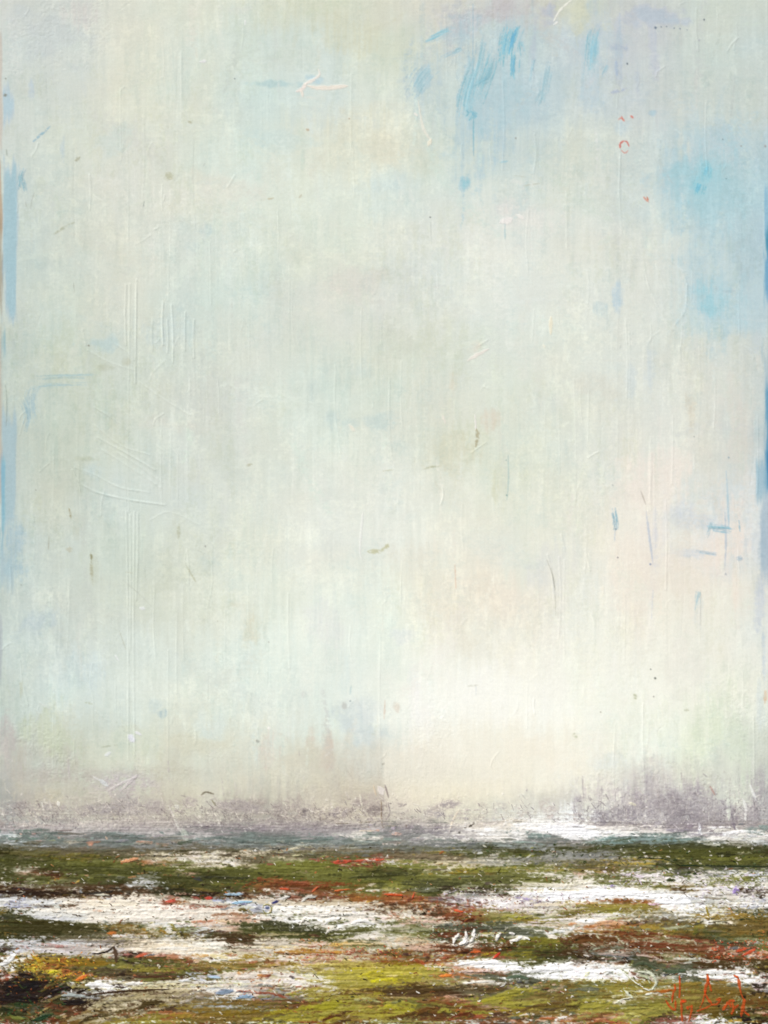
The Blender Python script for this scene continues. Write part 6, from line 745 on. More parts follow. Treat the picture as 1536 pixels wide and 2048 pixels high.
# ------------------------------------------------------------------ break the stroke edges: paint drags and crumbles
def drag(y_from, ax, ay, sx, sy, k, fade=30):
    sl = (slice(int(y_from * RES), RH), slice(0, RW))
    h, w = sl[0].stop - sl[0].start, RW
    f = np.clip((YY[sl] - y_from) / fade, 0, 1)
    n = vnoise(sx, sy, k)[sl] + .6 * vnoise(sx / 2.2, sy / 2, k + 1)[sl]
    n2 = vnoise(sx, sy, k + 2)[sl] + .6 * vnoise(sx / 2.2, sy / 2, k + 3)[sl]
    v = np.clip(np.arange(h)[:, None] + n2 * ay * RES * f, 0, h - 1.001)
    u = np.clip(np.arange(w)[None, :] + n * ax * RES * f, 0, w - 1.001)
    j, i = v.astype(int), u.astype(int); tv, tu = (v - j).astype(np.float32), (u - i).astype(np.float32)
    for arr in (COL, HGT):
        s = arr[sl].copy()
        a, b = (tv[..., None], tu[..., None]) if s.ndim == 3 else (tv, tu)
        arr[sl] = (s[j, i] * (1 - b) + s[j, i + 1] * b) * (1 - a) + (s[j + 1, i] * (1 - b) + s[j + 1, i + 1] * b) * a
    s = LAB[sl].copy(); LAB[sl] = s[(v + .5).astype(int), (u + .5).astype(int)]
# broken colour: each knife pass drags some of its neighbour's paint over the ridges
def broken(y0, y1, dx, dy, N, lo, hi, a, k, f0=30):
    sl = (slice(int(y0 * RES), int(min(y1, PH) * RES)), slice(0, RW))
    n = np.roll(N, (41 * k, 233 * k), (0, 1))[sl] + np.roll(N_F, (97 * k, 61 * k), (0, 1))[sl] * .5 + np.roll(N_G, (17 * k, 23 * k), (0, 1))[sl] * .3
    m = smooth(lo, hi, n) * a * smooth(y0, y0 + f0, YY[sl])
    if y1 < PH: m = m * smooth(y1, y1 - f0, YY[sl])
    src = np.roll(COL, (int(dy * RES), int(dx * RES)), (0, 1))[sl]
    COL[sl] += m[..., None] * (src - COL[sl]); HGT[sl] += m * .3
N_S = N_H * .55 + N_HF * .5
broken(1668, 2050, 34, 5, N_S, .25, .6, .9, 1); broken(1668, 2050, -40, -6, N_S, .25, .6, .9, 2)
broken(1668, 2050, 22, -9, N_S, .35, .65, .9, 3); broken(1680, 2050, -60, 3, N_S, .4, .7, .9, 4)
broken(1600, 1700, 50, 8, N_S, .15, .6, .8, 5); broken(1600, 1700, -44, -8, N_S, .15, .6, .8, 6)
for k, (lo, hi, d, a) in enumerate(((.15, .6, (-26, -29, -23), .7), (.3, .7, (20, 20, 16), .7), (.2, .7, (-16, -20, -13), .8), (.35, .7, (17, 17, 13), .7))):
    sl = (slice(int(1480 * RES), int(1670 * RES)), slice(0, RW)); y = YY[sl]
    n = np.roll(N_F, (31 * k + 7, 77 * k), (0, 1))[sl] * .6 + np.roll(N_G, (19 * k, 43 * k), (0, 1))[sl] * .5 + np.roll(N_I, (51 * k, 133 * k), (0, 1))[sl] * .7
    up = np.where(XX[sl] > 1150, 1540., 1575.) + 20 * np.roll(N_V, 101 * k, 1)[sl]
    m = smooth(lo, hi, n) * smooth(up, up + 55, y) * smooth(1668, 1650, y) * a * (.45 + .55 * smooth(760, 740, XX[sl]) + .55 * smooth(1130, 1180, XX[sl]))
    COL[sl] += m[..., None] * np.array(d, np.float32); HGT[sl] += m * (.35 if d[0] > 0 else .1)
for T, lst in zip(TH, (TH_A, TH_B, TH_C)):
    for a in lst:
        if int(a[4][2:4], 16) < 0xAE and a[1] > 1590:
            scumble(*a[:5], a[5] * .62, cut=.12, part=T, crumb=.85)
drag(1640, 1.7, .8, 7, 4.5, 300, 60)
drag(1660, 2.0, .5, 20, 3.4, 310, 60)
# bristle tracks through the thick paint, and a little more body
sl = (slice(int(1600 * RES), RH), slice(0, RW))
f = smooth(1640, 1700, YY[sl])
b = N_HF[sl] * .55 + vnoise(26, 1.6, 320)[sl] * .5 + N_F[sl] * .35
COL[sl] += (f * b * (4 + 9 * smooth(30, 150, COL[sl].mean(2))))[..., None]
HGT[sl] += f * b * .3
HGT[sl] *= 1 + .35 * f
lt = smooth(140, 225, COL[sl].mean(2)) * f
COL[sl] += (lt * 12)[..., None]
# mist greys the far shore and thickets (mixed on the palette); the greens lean to olive
a = COL[int(1540 * RES):]
y = YY[int(1540 * RES):]
g = a.mean(2, keepdims=True)
a += (g - a) * (.30 * smooth(1650, 1668, y) * smooth(1712, 1680, y))[..., None]
d = np.clip(a[..., 1] - a[..., 0], 0, 40) * smooth(1680, 1700, y)
a[..., 0] += d * .7; a[..., 1] -= d * .22
v = smooth(30, 90, a.max(2) - a.min(2)) * smooth(1700, 1900, y) * smooth(20, 60, a[..., 1] - a[..., 2])
a[..., 0] += v * 5; a[..., 1] -= v * 4; a[..., 2] -= v * 4
w_ = smooth(1542, 1600, y) * smooth(1660, 1630, y) * smooth(1150, 900, XX[int(1540 * RES):])
p_ = np.clip((a[..., 0] + a[..., 2]) / 2 - a[..., 1], 0, 20) * smooth(1545, 1600, y) * smooth(1665, 1640, y)
a[..., 1] += p_ * .45; a[..., 2] -= p_ * .2
a += w_[..., None] * np.array([5., 2., -3.], np.float32)
# earth colours are broken with their neighbours: duller greens and reds
a = COL[int(1690 * RES):]
g = a.mean(2, keepdims=True); sat = (a.max(2) - a.min(2))[..., None]
a += (g - a) * np.clip((sat - 40) / 120, 0, .06)
rd = smooth(45, 90, a[..., 0] - a[..., 1])[..., None] * .28
a += (g * .8 - a) * rd
dk = smooth(150, 50, g) * .0
a *= 1 - dk
# the sky marks are scraped and rubbed back: soften them into the ground
sl = (slice(0, int(1600 * RES)), slice(0, RW))
HGT[sl] *= 1 - .25 * smooth(1560, 1480, YY[sl])
a = COL[sl]
for _ in range(1):
    p = np.pad(a, ((1, 1), (1, 1), (0, 0)), mode='edge')
    a[:] = (p[:-2, 1:-1] + p[2:, 1:-1] + p[1:-1, :-2] + p[1:-1, 2:] + 2 * a) / 6
d = np.clip(a[..., 2] - a[..., 1] - 3, 0, 14) * smooth(1526, 1490, XX[sl])
a[..., 1] += d * .45; a[..., 2] -= d * .12
a += (N_VF[sl] * (.3 + .4 * N_I[sl]) + N_G[sl] * 1.6 + vnoise(60, 2.2, 91)[sl] * .9)[..., None]
del a, p

# flower flecks and scattered crumbs
FLK = []
def flecks(n, x0, x1, y0, y1, cols, wmin, wmax, seed_, ln=2.4):
    r = np.random.default_rng(seed_)
    for k in range(n):
        x, y = r.uniform(x0, x1), r.uniform(y0, y1); w = r.uniform(wmin, wmax); l = w * r.uniform(.2, ln); a = r.normal(0, .5)
        stroke([(x, y), (x + l * math.cos(a) / 2, y + l * math.sin(a) / 2 + r.normal(0, .6)), (x + l * math.cos(a), y + l * math.sin(a))], w, cols[int(r.integers(len(cols)))], a=r.uniform(.6, 1), h=r.uniform(.3, .9), dry=.45, edge=.5, ragged=.7)
flecks(570, 0, 1536, 1695, 2046, ('2C2412', '40361C', '55482A', '3A3A1C'), 1.6, 4.2, 31, 3)
flecks(494, 0, 1536, 1695, 2046, ('D9D2C2', 'C8BEA8', 'EDE8DE', 'B9AF96'), 1.6, 4, 32, 3)
flecks(285, 0, 1536, 1700, 2046, ('9C5A30', 'B86A3C', '7E4424', 'C48A58'), 1.6, 4, 33, 3)
flecks(171, 0, 700, 1780, 1845, ('6A5A48', '8C8070', 'A8A090', '4A4034'), 1.5, 3.5, 34, 4)
flecks(209, 900, 1200, 1775, 1830, ('8A6A6A', 'B89A98', 'F4F0F0', '7A5A50', 'C8B8C4'), 1.5, 3.5, 35, 2)
flecks(171, 1200, 1536, 1735, 1775, ('E8DEE4', 'D8C8D4', '5A6234', 'F4F2EC', '6A7040'), 2, 5, 36, 2)
flecks(152, 1380, 1536, 1760, 1830, ('C8BEB8', '8A8478', 'E8E6E4', '5E5C40', 'D4CCD4'), 1.6, 4, 37, 3)
flecks(114, 960, 1536, 1688, 1730, ('2E3A1A', '40502A', 'D8D4C4', '8A8A78'), 2, 5, 38, 2)
flecks(209, 860, 1000, 1850, 1900, ('5A3420', '7A4A30', '4E5C48', 'D8CCBA', '8E5638'), 1.6, 4, 39, 2)
flecks(152, 1420, 1536, 1880, 1925, ('C04C2C', 'D8683C', '7A3A20', 'E0B898', '4A4A34'), 1.6, 4, 40, 2)
flecks(171, 30, 190, 1905, 1970, ('C89C28', 'D8842C', '8A4A1C', 'E0C840', '5A4A1E', '3A2C12'), 1.8, 4.5, 41, 2)
flecks(114, 600, 800, 1890, 1920, ('C06A3C', 'B8482C', 'D8BC6C', '8A6A38'), 1.6, 4, 42, 2)
# crumbs where one paint breaks over another
lum = COL.mean(2); gy, gx = np.gradient(lum); e = np.hypot(gx * .6, gy); e[:int(1668 * RES)] = 0
cand = np.argwhere(e > 18); r = np.random.default_rng(61); cand = cand[r.permutation(len(cand))[:2600]]; base = COL.copy()
for j, i in cand:
    x, y = i / RES + r.normal(0, 3), j / RES + r.normal(0, 2.5)
    jj = int(np.clip(j + r.choice((-1, 1)) * r.uniform(3, 8), 1250, RH - 2)); ii = int(np.clip(i + r.normal(0, 8), 1, RW - 2))
    l = r.uniform(1, 9); t = r.normal(0, .35); w = r.uniform(1.5, 3.6)
    stroke([(x, y), (x + l * math.cos(t), y + l * math.sin(t))], w, np.clip(base[jj, ii] + r.normal(0, 12), 5, 253).astype(np.float32), a=r.uniform(.6, 1), h=r.uniform(.2, .8), dry=.35, edge=.5, ragged=.6)
# salient dabs as parts of their own
for nm, lb, rows in (('flower_dab', None, [(1140, 100, 1270, 88, 30, 'C2523A'), (1300, 90, 1380, 82, 20, 'C65A3E'), (1450, 82, 1530, 76, 22, 'CC5236')]),):
    for r_ in rows:
        stroke([(384 + r_[0] / 4, 1700 + r_[1] / 4), (384 + r_[2] / 4, 1700 + r_[3] / 4)], r_[4] / 4, r_[5], part=new_part('flower_dab', 'painted_field'), dry=.6, h=.6, ragged=.8)
for (ox, oy, z), nm, rows in (
    (A, 'flower_dab', [(970, 95, 1100, 66, 26, 'D89A6E'), (1330, 412, 1400, 405, 24, 'D05A48'), (870, 665, 925, 662, 32, 'C87634')]),
    (B4, 'flower_dab', [(115, 388, 155, 382, 28, 'C0483A'), (705, 308, 775, 314, 22, 'CC5632'), (965, 332, 1005, 296, 18, 'D0643C'), (1142, 326, 1258, 312, 11, 'CC6430')]),
    (C4, 'flower_dab', [(10, 355, 145, 362, 20, 'D4562A'), (226, 392, 238, 350, 17, 'D05430'), (560, 480, 628, 492, 20, 'E05E36')]),
    (E4, 'flower_dab', [(395, 354, 455, 346, 26, 'E0D434'), (612, 412, 695, 378, 24, 'E07A34'), (270, 225, 320, 270, 22, 'CCA428'), (1095, 232, 1175, 205, 22, 'D4694A')]),
    (G4, 'flower_dab', [(695, 192, 770, 188, 22, 'E46C34'), (875, 240, 925, 200, 20, 'D83F28'), (450, 384, 538, 374, 24, 'E4863A')]),
    (H4, 'flower_dab', [(1290, 185, 1360, 165, 30, 'CC522E'), (1340, 215, 1430, 170, 24, 'CE5634')]),
    (B4, 'blue_dab', [(270, 352, 395, 352, 22, 'AECBDC'), (325, 424, 475, 410, 24, 'A0C6DC'), (645, 424, 685, 408, 22, '3A3A70')]),
    (D4, 'lilac_dab', [(1262, 340, 1275, 310, 1298, 322, 28, 'AA92CC')]),
    (F4, 'blue_dab', [(355, 562, 420, 546, 488, 552, 30, '8CA6BA'), (200, 520, 325, 502, 34, '8698AA'), (135, 388, 225, 396, 24, 'B4CEDE')])):
    for r_ in rows:
        pts = [(ox + a / z, oy + b / z) for a, b in zip(r_[:-2][0::2], r_[:-2][1::2])]
        stroke(pts, r_[-2] / z, r_[-1], part=new_part(nm, 'painted_field'), dry=.55, h=.7, ragged=.7)
# last thick accents laid over everything
def accents(o, rows, name=None, label=None, **kw):
    p = new_part(name, 'painted_field', label) if name else None
    dz(o, p, rows, **kw)
accents(E4, [(60, 500, 180, 470, 300, 450, 110, '1C1309', {'dry': .3}), (20, 570, 160, 560, 290, 570, 90, '20160A', {'dry': .3}), (160, 370, 270, 390, 50, '241A0C', {'dry': .4}), (120, 610, 230, 620, 50, '2A3A1C', {'dry': .4}), (20, 640, 120, 700, 60, '282C14', {'dry': .4}),
             (300, 560, 420, 480, 40, '261C0E', {'dry': .4}), (270, 740, 400, 695, 44, '203A22', {'dry': .4}), (70, 690, 110, 715, 200, 725, 34, '747A38', {'dry': .4}), (390, 520, 560, 470, 30, '20170C', {'dry': .4}), (500, 600, 680, 590, 50, '1C140B', {'dry': .3}), (620, 515, 690, 490, 30, '261C10'),
             (330, 510, 440, 440, 540, 405, 18, '54491F', {'dry': .5}), (350, 590, 440, 560, 510, 530, 18, '80724A', {'dry': .5}), (285, 705, 340, 665, 390, 636, 20, '8C7C4A', {'dry': .4}), (745, 205, 800, 200, 860, 185, 915, 142, 16, '2A2018', {'dry': .3}), (910, 150, 925, 200, 930, 270, 30, '54402F', {'dry': .5}),
             (690, 455, 780, 445, 895, 462, 36, 'FCFBF8', {'dry': .3}), (1010, 445, 1140, 440, 26, 'F2EFE6', {'dry': .4}), (500, 540, 560, 530, 680, 545, 30, 'AEB6B2', {'dry': .4}), (1110, 645, 1180, 605, 1290, 588, 44, '463818', {'dry': .4}), (700, 535, 860, 515, 1050, 500, 1350, 488, 18, '3C2815', {'dry': .4})], h=.5)
accents(E4, [(0, 290, 50, 270, 120, 210, 46, 'F0F0EE', {'dry': .4})], h=.7)
for q in ([555, 745, 565, 715, 600, 670], [600, 752, 640, 747, 680, 730], [615, 740, 640, 735, 660, 745], [640, 740, 660, 700, 655, 655], [690, 735, 715, 700, 722, 635], [905, 720, 910, 690, 935, 668], [1010, 722, 1060, 715, 1100, 690], [1005, 662, 1040, 672], [1130, 700, 1165, 715]):
    accents(C4, [tuple(q) + (30 if len(q) > 4 else 24, 'F2EEE6')], 'white_dab', h=1.2, dry=.3, ragged=.5)
accents(H4, [(340, 320, 400, 370, 470, 430, 540, 475, 11, 'ECEEDE')], 'white_dab', 'thin pale knife line running down into a curl', h=.9, dry=.35)
accents(H4, [(500, 350, 590, 360, 640, 430, 610, 490, 30, 'D2D6BE', {'var': 22})], 'white_dab', 'curved pale green knife curl left of the signature', h=1.1, dry=.55)
accents(H4, [(510, 385, 560, 392, 592, 440, 16, 'B0B694', {'dry': .6}), (540, 480, 580, 495, 600, 488, 16, 'E8EADC'), (560, 530, 605, 522, 20, 'EFEFE4')], h=.8)
accents(H4, [(390, 500, 420, 530, 455, 555, 18, 'E2E6CE', {'dry': .45}), (310, 600, 370, 570, 450, 555, 14, 'E6E6D6')], 'white_dab', h=.9)
accents(H4, [(460, 300, 540, 280, 640, 325, 30, '48523A', {'dry': .5}), (700, 340, 780, 350, 870, 335, 34, '4C5A42', {'dry': .5}), (965, 375, 1060, 352, 1240, 355, 30, 'FBFAF6', {'dry': .35}), (990, 392, 1150, 395, 1300, 390, 20, 'F8F8F4', {'dry': .4})], h=.6)
accents(G4, [(600, 290, 760, 272, 900, 275, 24, 'FCFBFA', {'dry': .45}), (1100, 350, 1300, 330, 1500, 330, 34, 'FCFCFA', {'dry': .4}), (980, 400, 1070, 385, 1150, 405, 34, '566650', {'dry': .5}), (630, 442, 740, 432, 885, 425, 13, 'ECE8DC'), (930, 468, 960, 455, 975, 430, 12, 'E0DCD4')], h=.8)
accents(D4, [(0, 345, 400, 345, 600, 360, 40, 'FFFEFC', {'dry': .4}), (640, 410, 910, 415, 50, 'FFFFFE', {'dry': .35}), (860, 340, 880, 365, 912, 382, 5, '4C4236'), (730, 240, 782, 238, 26, '3A4020', {'dry': .4}), (700, 130, 740, 160, 22, '3C4620'), (940, 185, 960, 190, 28, '323C1E'), (890, 178, 915, 180, 22, '36401E'),
             (1040, 455, 1050, 490, 1060, 528, 16, '9C8834'), (500, 62, 700, 72, 830, 120, 9, '1E2A18'), (820, 122, 1100, 126, 1536, 130, 11, '20301A', {'dry': .4})], h=.7)
accents(B4, [(564, 470, 580, 498, 610, 504, 634, 484, 628, 448, 600, 436, 572, 446, 564, 470, 9, '9E9654')], 'paint_ring', 'olive ring of paint around a slate blue dot', h=.9, dry=.2)
accents(B4, [(590, 460, 615, 462, 24, '5C688A'), (385, 480, 440, 480, 26, '66592C', {'dry': .4}), (395, 487, 410, 488, 12, 'F2EEE6'), (860, 600, 880, 570, 910, 540, 14, 'EDE6DA'), (1060, 590, 1100, 560, 1180, 545, 22, 'E8E6DE', {'dry': .4}), (1280, 590, 1360, 565, 1450, 592, 28, 'E8E6E0', {'dry': .45}), (1070, 670, 1100, 640, 1180, 632, 20, 'DED8CA'),
             (560, 590, 562, 615, 580, 630, 7, 'C8CAC4'), (880, 410, 930, 375, 985, 378, 26, 'D6D4CA', {'dry': .4}), (700, 392, 780, 372, 24, 'E4E0D8', {'dry': .4})], h=1.)
flecks(150, 5, 130, 1950, 2045, ('3A4A22', '5A3018', '2A1C0E', '7A5A28', '24401F', '8A4A24', '1A120A'), 1.8, 5, 71, 3)
flecks(70, 20, 150, 1915, 1965, ('5A4A1E', '8A6A24', '3A2A12', 'A8702A', '6A2C14'), 1.8, 4.5, 72, 3)
# ------------------------------------------------------------------ the signature, brushed in orange red
SIG = new_part('signature', None, 'orange red brushed signature at the lower right corner')
SG = (1320, 1930, 7.68)
LETTERS = (
    [([225, 300, 228, 350, 232, 390], 40), ([212, 390, 195, 470, 182, 575], 28), ([298, 170, 304, 250, 305, 330, 296, 500], 22), ([90, 545, 145, 635, 215, 690], 28), ([238, 550, 236, 690], 38), ([195, 470, 190, 560], 20)],
    [([330, 560, 390, 548], 52), ([326, 520, 330, 640, 332, 790], 34), ([335, 770, 342, 860], 26)],
    [([490, 620, 482, 700, 462, 790, 440, 860], 28), ([412, 655, 470, 632], 28), ([420, 640, 430, 690], 18)],
    [([722, 140, 734, 200, 736, 280], 38), ([735, 240, 765, 320, 786, 395], 26), ([722, 280, 700, 350, 690, 450], 44), ([680, 470, 650, 580, 608, 660], 26), ([706, 460, 750, 540, 796, 605], 34), ([565, 705, 680, 665, 800, 612], 20)],
    [([800, 605, 875, 598], 22), ([872, 532, 925, 515], 40), ([862, 615, 905, 570, 930, 530], 20)],
    [([968, 680, 1000, 630, 1030, 580], 44), ([1020, 620, 1075, 550, 1140, 545], 32), ([1070, 580, 1085, 640], 20)],
    [([1100, 745, 1145, 660, 1195, 620], 44), ([1110, 580, 1135, 690], 26), ([1090, 540, 1140, 560], 20)],
    [([1138, 160, 1190, 190, 1215, 290, 1245, 440], 40), ([1245, 440, 1290, 540], 18), ([1292, 540, 1278, 640, 1248, 775], 36), ([1298, 715, 1365, 772], 28)])
stroke([(SG[0] + a / SG[2], SG[1] + b / SG[2]) for a, b in ((-20, 408), (90, 400), (215, 388))], 5.5, 'B4621E', part=SIG, h=.6, dry=.3, ragged=.4)
for let in LETTERS:
    p = new_part('letter', 'signature')
    for q, w in let:
        stroke([(SG[0] + a / SG[2], SG[1] + b / SG[2]) for a, b in zip(q[0::2], q[1::2])], w / SG[2] * 1.5, 'C25022', part=p, h=.7, dry=.4, a=.86, var=20, edge=.4, ragged=.6, taper=.3, col2='B04E1E')
for q, w, c in (([220, 340, 235, 370], 22, 'DE5A1C'), ([345, 550, 370, 560], 26, 'E04414'), ([735, 170, 738, 260], 20, 'E25A1E'), ([688, 400, 694, 430], 30, 'E24C14'), ([985, 660, 1015, 620], 24, 'E05418'), ([1165, 175, 1185, 195], 20, 'E45A22')):
    stroke([(SG[0] + a / SG[2], SG[1] + b / SG[2]) for a, b in zip(q[0::2], q[1::2])], w / SG[2], c, h=.5, dry=.4, ragged=.6)

# ------------------------------------------------------------------ which painted motif is which
def box_blur(a, r):
    for ax in (0, 1):
        c = np.cumsum(np.pad(a, [(r + 1, r) if k == ax else (0, 0) for k in (0, 1)], mode='edge'), axis=ax)
        n = a.shape[ax]
        a = (np.take(c, range(2 * r + 1, 2 * r + 1 + n), ax) - np.take(c, range(0, n), ax)) / (2 * r + 1)
    return a
LUM = box_blur(COL.mean(2).astype(np.float64), 4)
CHR = box_blur((COL[..., 1] * .5 + COL[..., 0] * .5 - COL[..., 2]).astype(np.float64), 4)
def claim(name, label, poly, test, over):
    p = new_part(name, None, label)
    xs, ys = [q[0] for q in poly], [q[1] for q in poly]
    sl = win(min(xs), min(ys), max(xs), max(ys))
    x, y = XX[sl], YY[sl]; inside = np.zeros(x.shape, bool)
    for (ax, ay), (bx, by) in zip(poly, poly[1:] + poly[:1]):
        if ay == by: continue
        inside ^= ((ay > y) != (by > y)) & (x < (bx - ax) * (y - ay) / (by - ay) + ax)
    m = inside & test(sl) & np.isin(LAB[sl], over)
    LAB[sl][m] = p
    return p
light = lambda sl: LUM[sl] > 158
yes = lambda sl: np.ones(LUM[sl].shape, bool)
rect = lambda a, b, c, d: [(a, b), (c, b), (c, d), (a, d)]
for lb, poly in (('wide white and pale blue pool across the left middle of the marsh', [(0, 1780), (330, 1776), (700, 1800), (800, 1830), (700, 1850), (330, 1858), (240, 1845), (0, 1845)]),
                 ('brightest broad white pool across the right middle of the marsh', [(860, 1770), (1100, 1745), (1536, 1725), (1536, 1842), (1000, 1830), (880, 1812)]),
                 ('long thin cream and mauve pool below the left dark bank', [(0, 1874), (300, 1852), (640, 1872), (640, 1908), (0, 1935)]),
                 ('thick white strip of water crossing the foreground right of centre', rect(860, 1910, 1320, 1968)),
                 ('short white bar of water above the signature', rect(1370, 1930, 1510, 1962)),
                 ('pale cream pool in the left foreground with a blue edge', [(250, 1940), (640, 1925), (660, 1985), (250, 1985)]),
                 ('tiny white pool beside the dark bush', rect(150, 1955, 262, 1985)),
                 ('white patch of water at the bottom edge near the signature', rect(1370, 2028, 1462, 2049))):
    claim('painted_water', lb, poly, light, [FIELD])
claim('painted_bush', 'black and dark green bush in the bottom left corner', [(0, 1952), (60, 1930), (110, 1960), (190, 1975), (190, 2010), (110, 2049), (0, 2049)], lambda sl: LUM[sl] < 95, [FIELD])
claim('painted_meadow', 'yellow green meadow glowing in the bottom middle', [(520, 1920), (900, 1915), (1000, 1960), (1330, 1965), (1330, 2049), (500, 2049), (440, 2010)], lambda sl: (CHR[sl] > 55) & (LUM[sl] > 70), [FIELD])
claim('painted_bank', 'dark olive bank lying between the two left pools', [(0, 1832), (330, 1840), (330, 1876), (0, 1882)], lambda sl: LUM[sl] < 150, [FIELD])
claim('painted_bank', 'rust brown bank streaked with red along the right side', [(900, 1862), (1536, 1862), (1536, 1940), (1250, 1930), (880, 1908)], lambda sl: LUM[sl] < 165, [FIELD])
claim('painted_bank', 'dark green bank under the purple thicket at the far right', [(1110, 1690), (1536, 1680), (1536, 1738), (1290, 1735)], lambda sl: LUM[sl] < 135, [FIELD, SHORE])
# === BUILD -------------------------------------------------------------------------------------
scene = bpy.context.scene
U = 1.2 / PW                                  # metres per painter unit: canvas 1.2 x 1.6 m
CZ, DEPTH = 1.5, 0.038                        # height of its centre, depth of the stretched canvas
coll = scene.collection

def link(o, parent=None):
    coll.objects.link(o)
    if parent is not None: o.parent = parent
    return o

# ---- materials
def oil_paint():
    m = bpy.data.materials.new('oil_paint'); m.use_nodes = True
    nt = m.node_tree; b = nt.nodes['Principled BSDF']
    at = nt.nodes.new('ShaderNodeAttribute'); at.attribute_name = 'pigment'
    tc = nt.nodes.new('ShaderNodeTexCoord')
    nz = nt.nodes.new('ShaderNodeTexNoise'); nz.inputs['Scale'].default_value = 420; nz.inputs['Detail'].default_value = 3
    nt.links.new(tc.outputs['Object'], nz.inputs['Vector'])
    mr = nt.nodes.new('ShaderNodeMapRange'); mr.inputs['To Min'].default_value = .955; mr.inputs['To Max'].default_value = 1.045
    nt.links.new(nz.outputs['Fac'], mr.inputs['Value'])
    mx = nt.nodes.new('ShaderNodeVectorMath'); mx.operation = 'SCALE'
    nt.links.new(at.outputs['Color'], mx.inputs[0]); nt.links.new(mr.outputs['Result'], mx.inputs['Scale'])
    nt.links.new(mx.outputs['Vector'], b.inputs['Base Color'])
    n2 = nt.nodes.new('ShaderNodeTexNoise'); n2.inputs['Scale'].default_value = 60; n2.inputs['Detail'].default_value = 4
    nt.links.new(tc.outputs['Object'], n2.inputs['Vector'])
    r2 = nt.nodes.new('ShaderNodeMapRange'); r2.inputs['To Min'].default_value = .42; r2.inputs['To Max'].default_value = .62
    nt.links.new(n2.outputs['Fac'], r2.inputs['Value']); nt.links.new(r2.outputs['Result'], b.inputs['Roughness'])
    b.inputs['Specular IOR Level'].default_value = .12
    bp = nt.nodes.new('ShaderNodeBump'); bp.inputs['Strength'].default_value = .12; bp.inputs['Distance'].default_value = .0006
    nt.links.new(nz.outputs['Fac'], bp.inputs['Height']); nt.links.new(bp.outputs['Normal'], b.inputs['Normal'])
    return m

def rough(name, c1, c2, scale, bump, rgh=.9):
    m = bpy.data.materials.new(name); m.use_nodes = True
    nt = m.node_tree; b = nt.nodes['Principled BSDF']
    tc = nt.nodes.new('ShaderNodeTexCoord'); nz = nt.nodes.new('ShaderNodeTexNoise')
    nz.inputs['Scale'].default_value = scale; nz.inputs['Detail'].default_value = 8
    nt.links.new(tc.outputs['Object'], nz.inputs['Vector'])
    cr = nt.nodes.new('ShaderNodeValToRGB')
    cr.color_ramp.elements[0].position = .35; cr.color_ramp.elements[0].color = (*c1, 1)
    cr.color_ramp.elements[1].position = .68; cr.color_ramp.elements[1].color = (*c2, 1)
    nt.links.new(nz.outputs['Fac'], cr.inputs['Fac']); nt.links.new(cr.outputs['Color'], b.inputs['Base Color'])
    bp = nt.nodes.new('ShaderNodeBump'); bp.inputs['Strength'].default_value = bump
    nt.links.new(nz.outputs['Fac'], bp.inputs['Height']); nt.links.new(bp.outputs['Normal'], b.inputs['Normal'])
    b.inputs['Roughness'].default_value = rgh
    return m

PAINT = oil_paint()

# ---- the paint film as relief: sample grid, turned over the stretcher at all four sides
LAB[HGT < -9] = 0
off = np.array([-4.5, -4.5, -4.2, -3.2, -1.8]); dep = np.array([-DEPTH / U, -5., -2.6, -.9, -.15])
NP = len(off)
xs = np.concatenate([off, XX[0], PW - off[::-1]]); ys = np.concatenate([off, YY[:, 0], PH - off[::-1]])
zx = np.concatenate([dep, np.zeros(RW), dep[::-1]]); zy = np.concatenate([dep, np.zeros(RH), dep[::-1]])
padk = ((NP, NP), (NP, NP))
Hp = np.pad(HGT, padk, mode='edge'); Lp = np.pad(LAB, padk, mode='edge')
Cp = np.pad(np.clip(COL, 0, 255), padk + ((0, 0),), mode='edge') / 255.
lin = np.where(Cp <= .04045, Cp / 12.92, ((Cp + .055) / 1.055) ** 2.4).astype(np.float32)
ALB = .8                                       # titanium white reflects about 0.8
lin = np.clip(lin * ALB, .006, ALB)
GX, GY = np.meshgrid(xs, ys)
DZ = np.minimum(zx[None, :], zy[:, None])
BASE = CZ - .8                                 # the painting's lower edge
VERT = np.stack([(GX - PW / 2) * U, -(DEPTH + (DZ + Hp) * U), (PH - GY) * U], -1).reshape(-1, 3).astype(np.float32)
VCOL = np.concatenate([lin, np.ones(lin.shape[:2] + (1,), np.float32)], -1).reshape(-1, 4)
H2, W2 = Hp.shape
idx = np.arange(H2 * W2, dtype=np.int32).reshape(H2, W2)
QUAD = np.stack([idx[:-1, :-1], idx[1:, :-1], idx[1:, 1:], idx[:-1, 1:]], -1).reshape(-1, 4)
QL = Lp[:-1, :-1].reshape(-1).copy()

painting = bpy.data.objects.new('oil_painting', None); link(painting)
painting.location = (0, 0, BASE); painting.empty_display_size = .2
painting['label'] = 'large unframed oil painting of a pale misty sky over green marsh and white pools'
painting['category'] = 'painting'

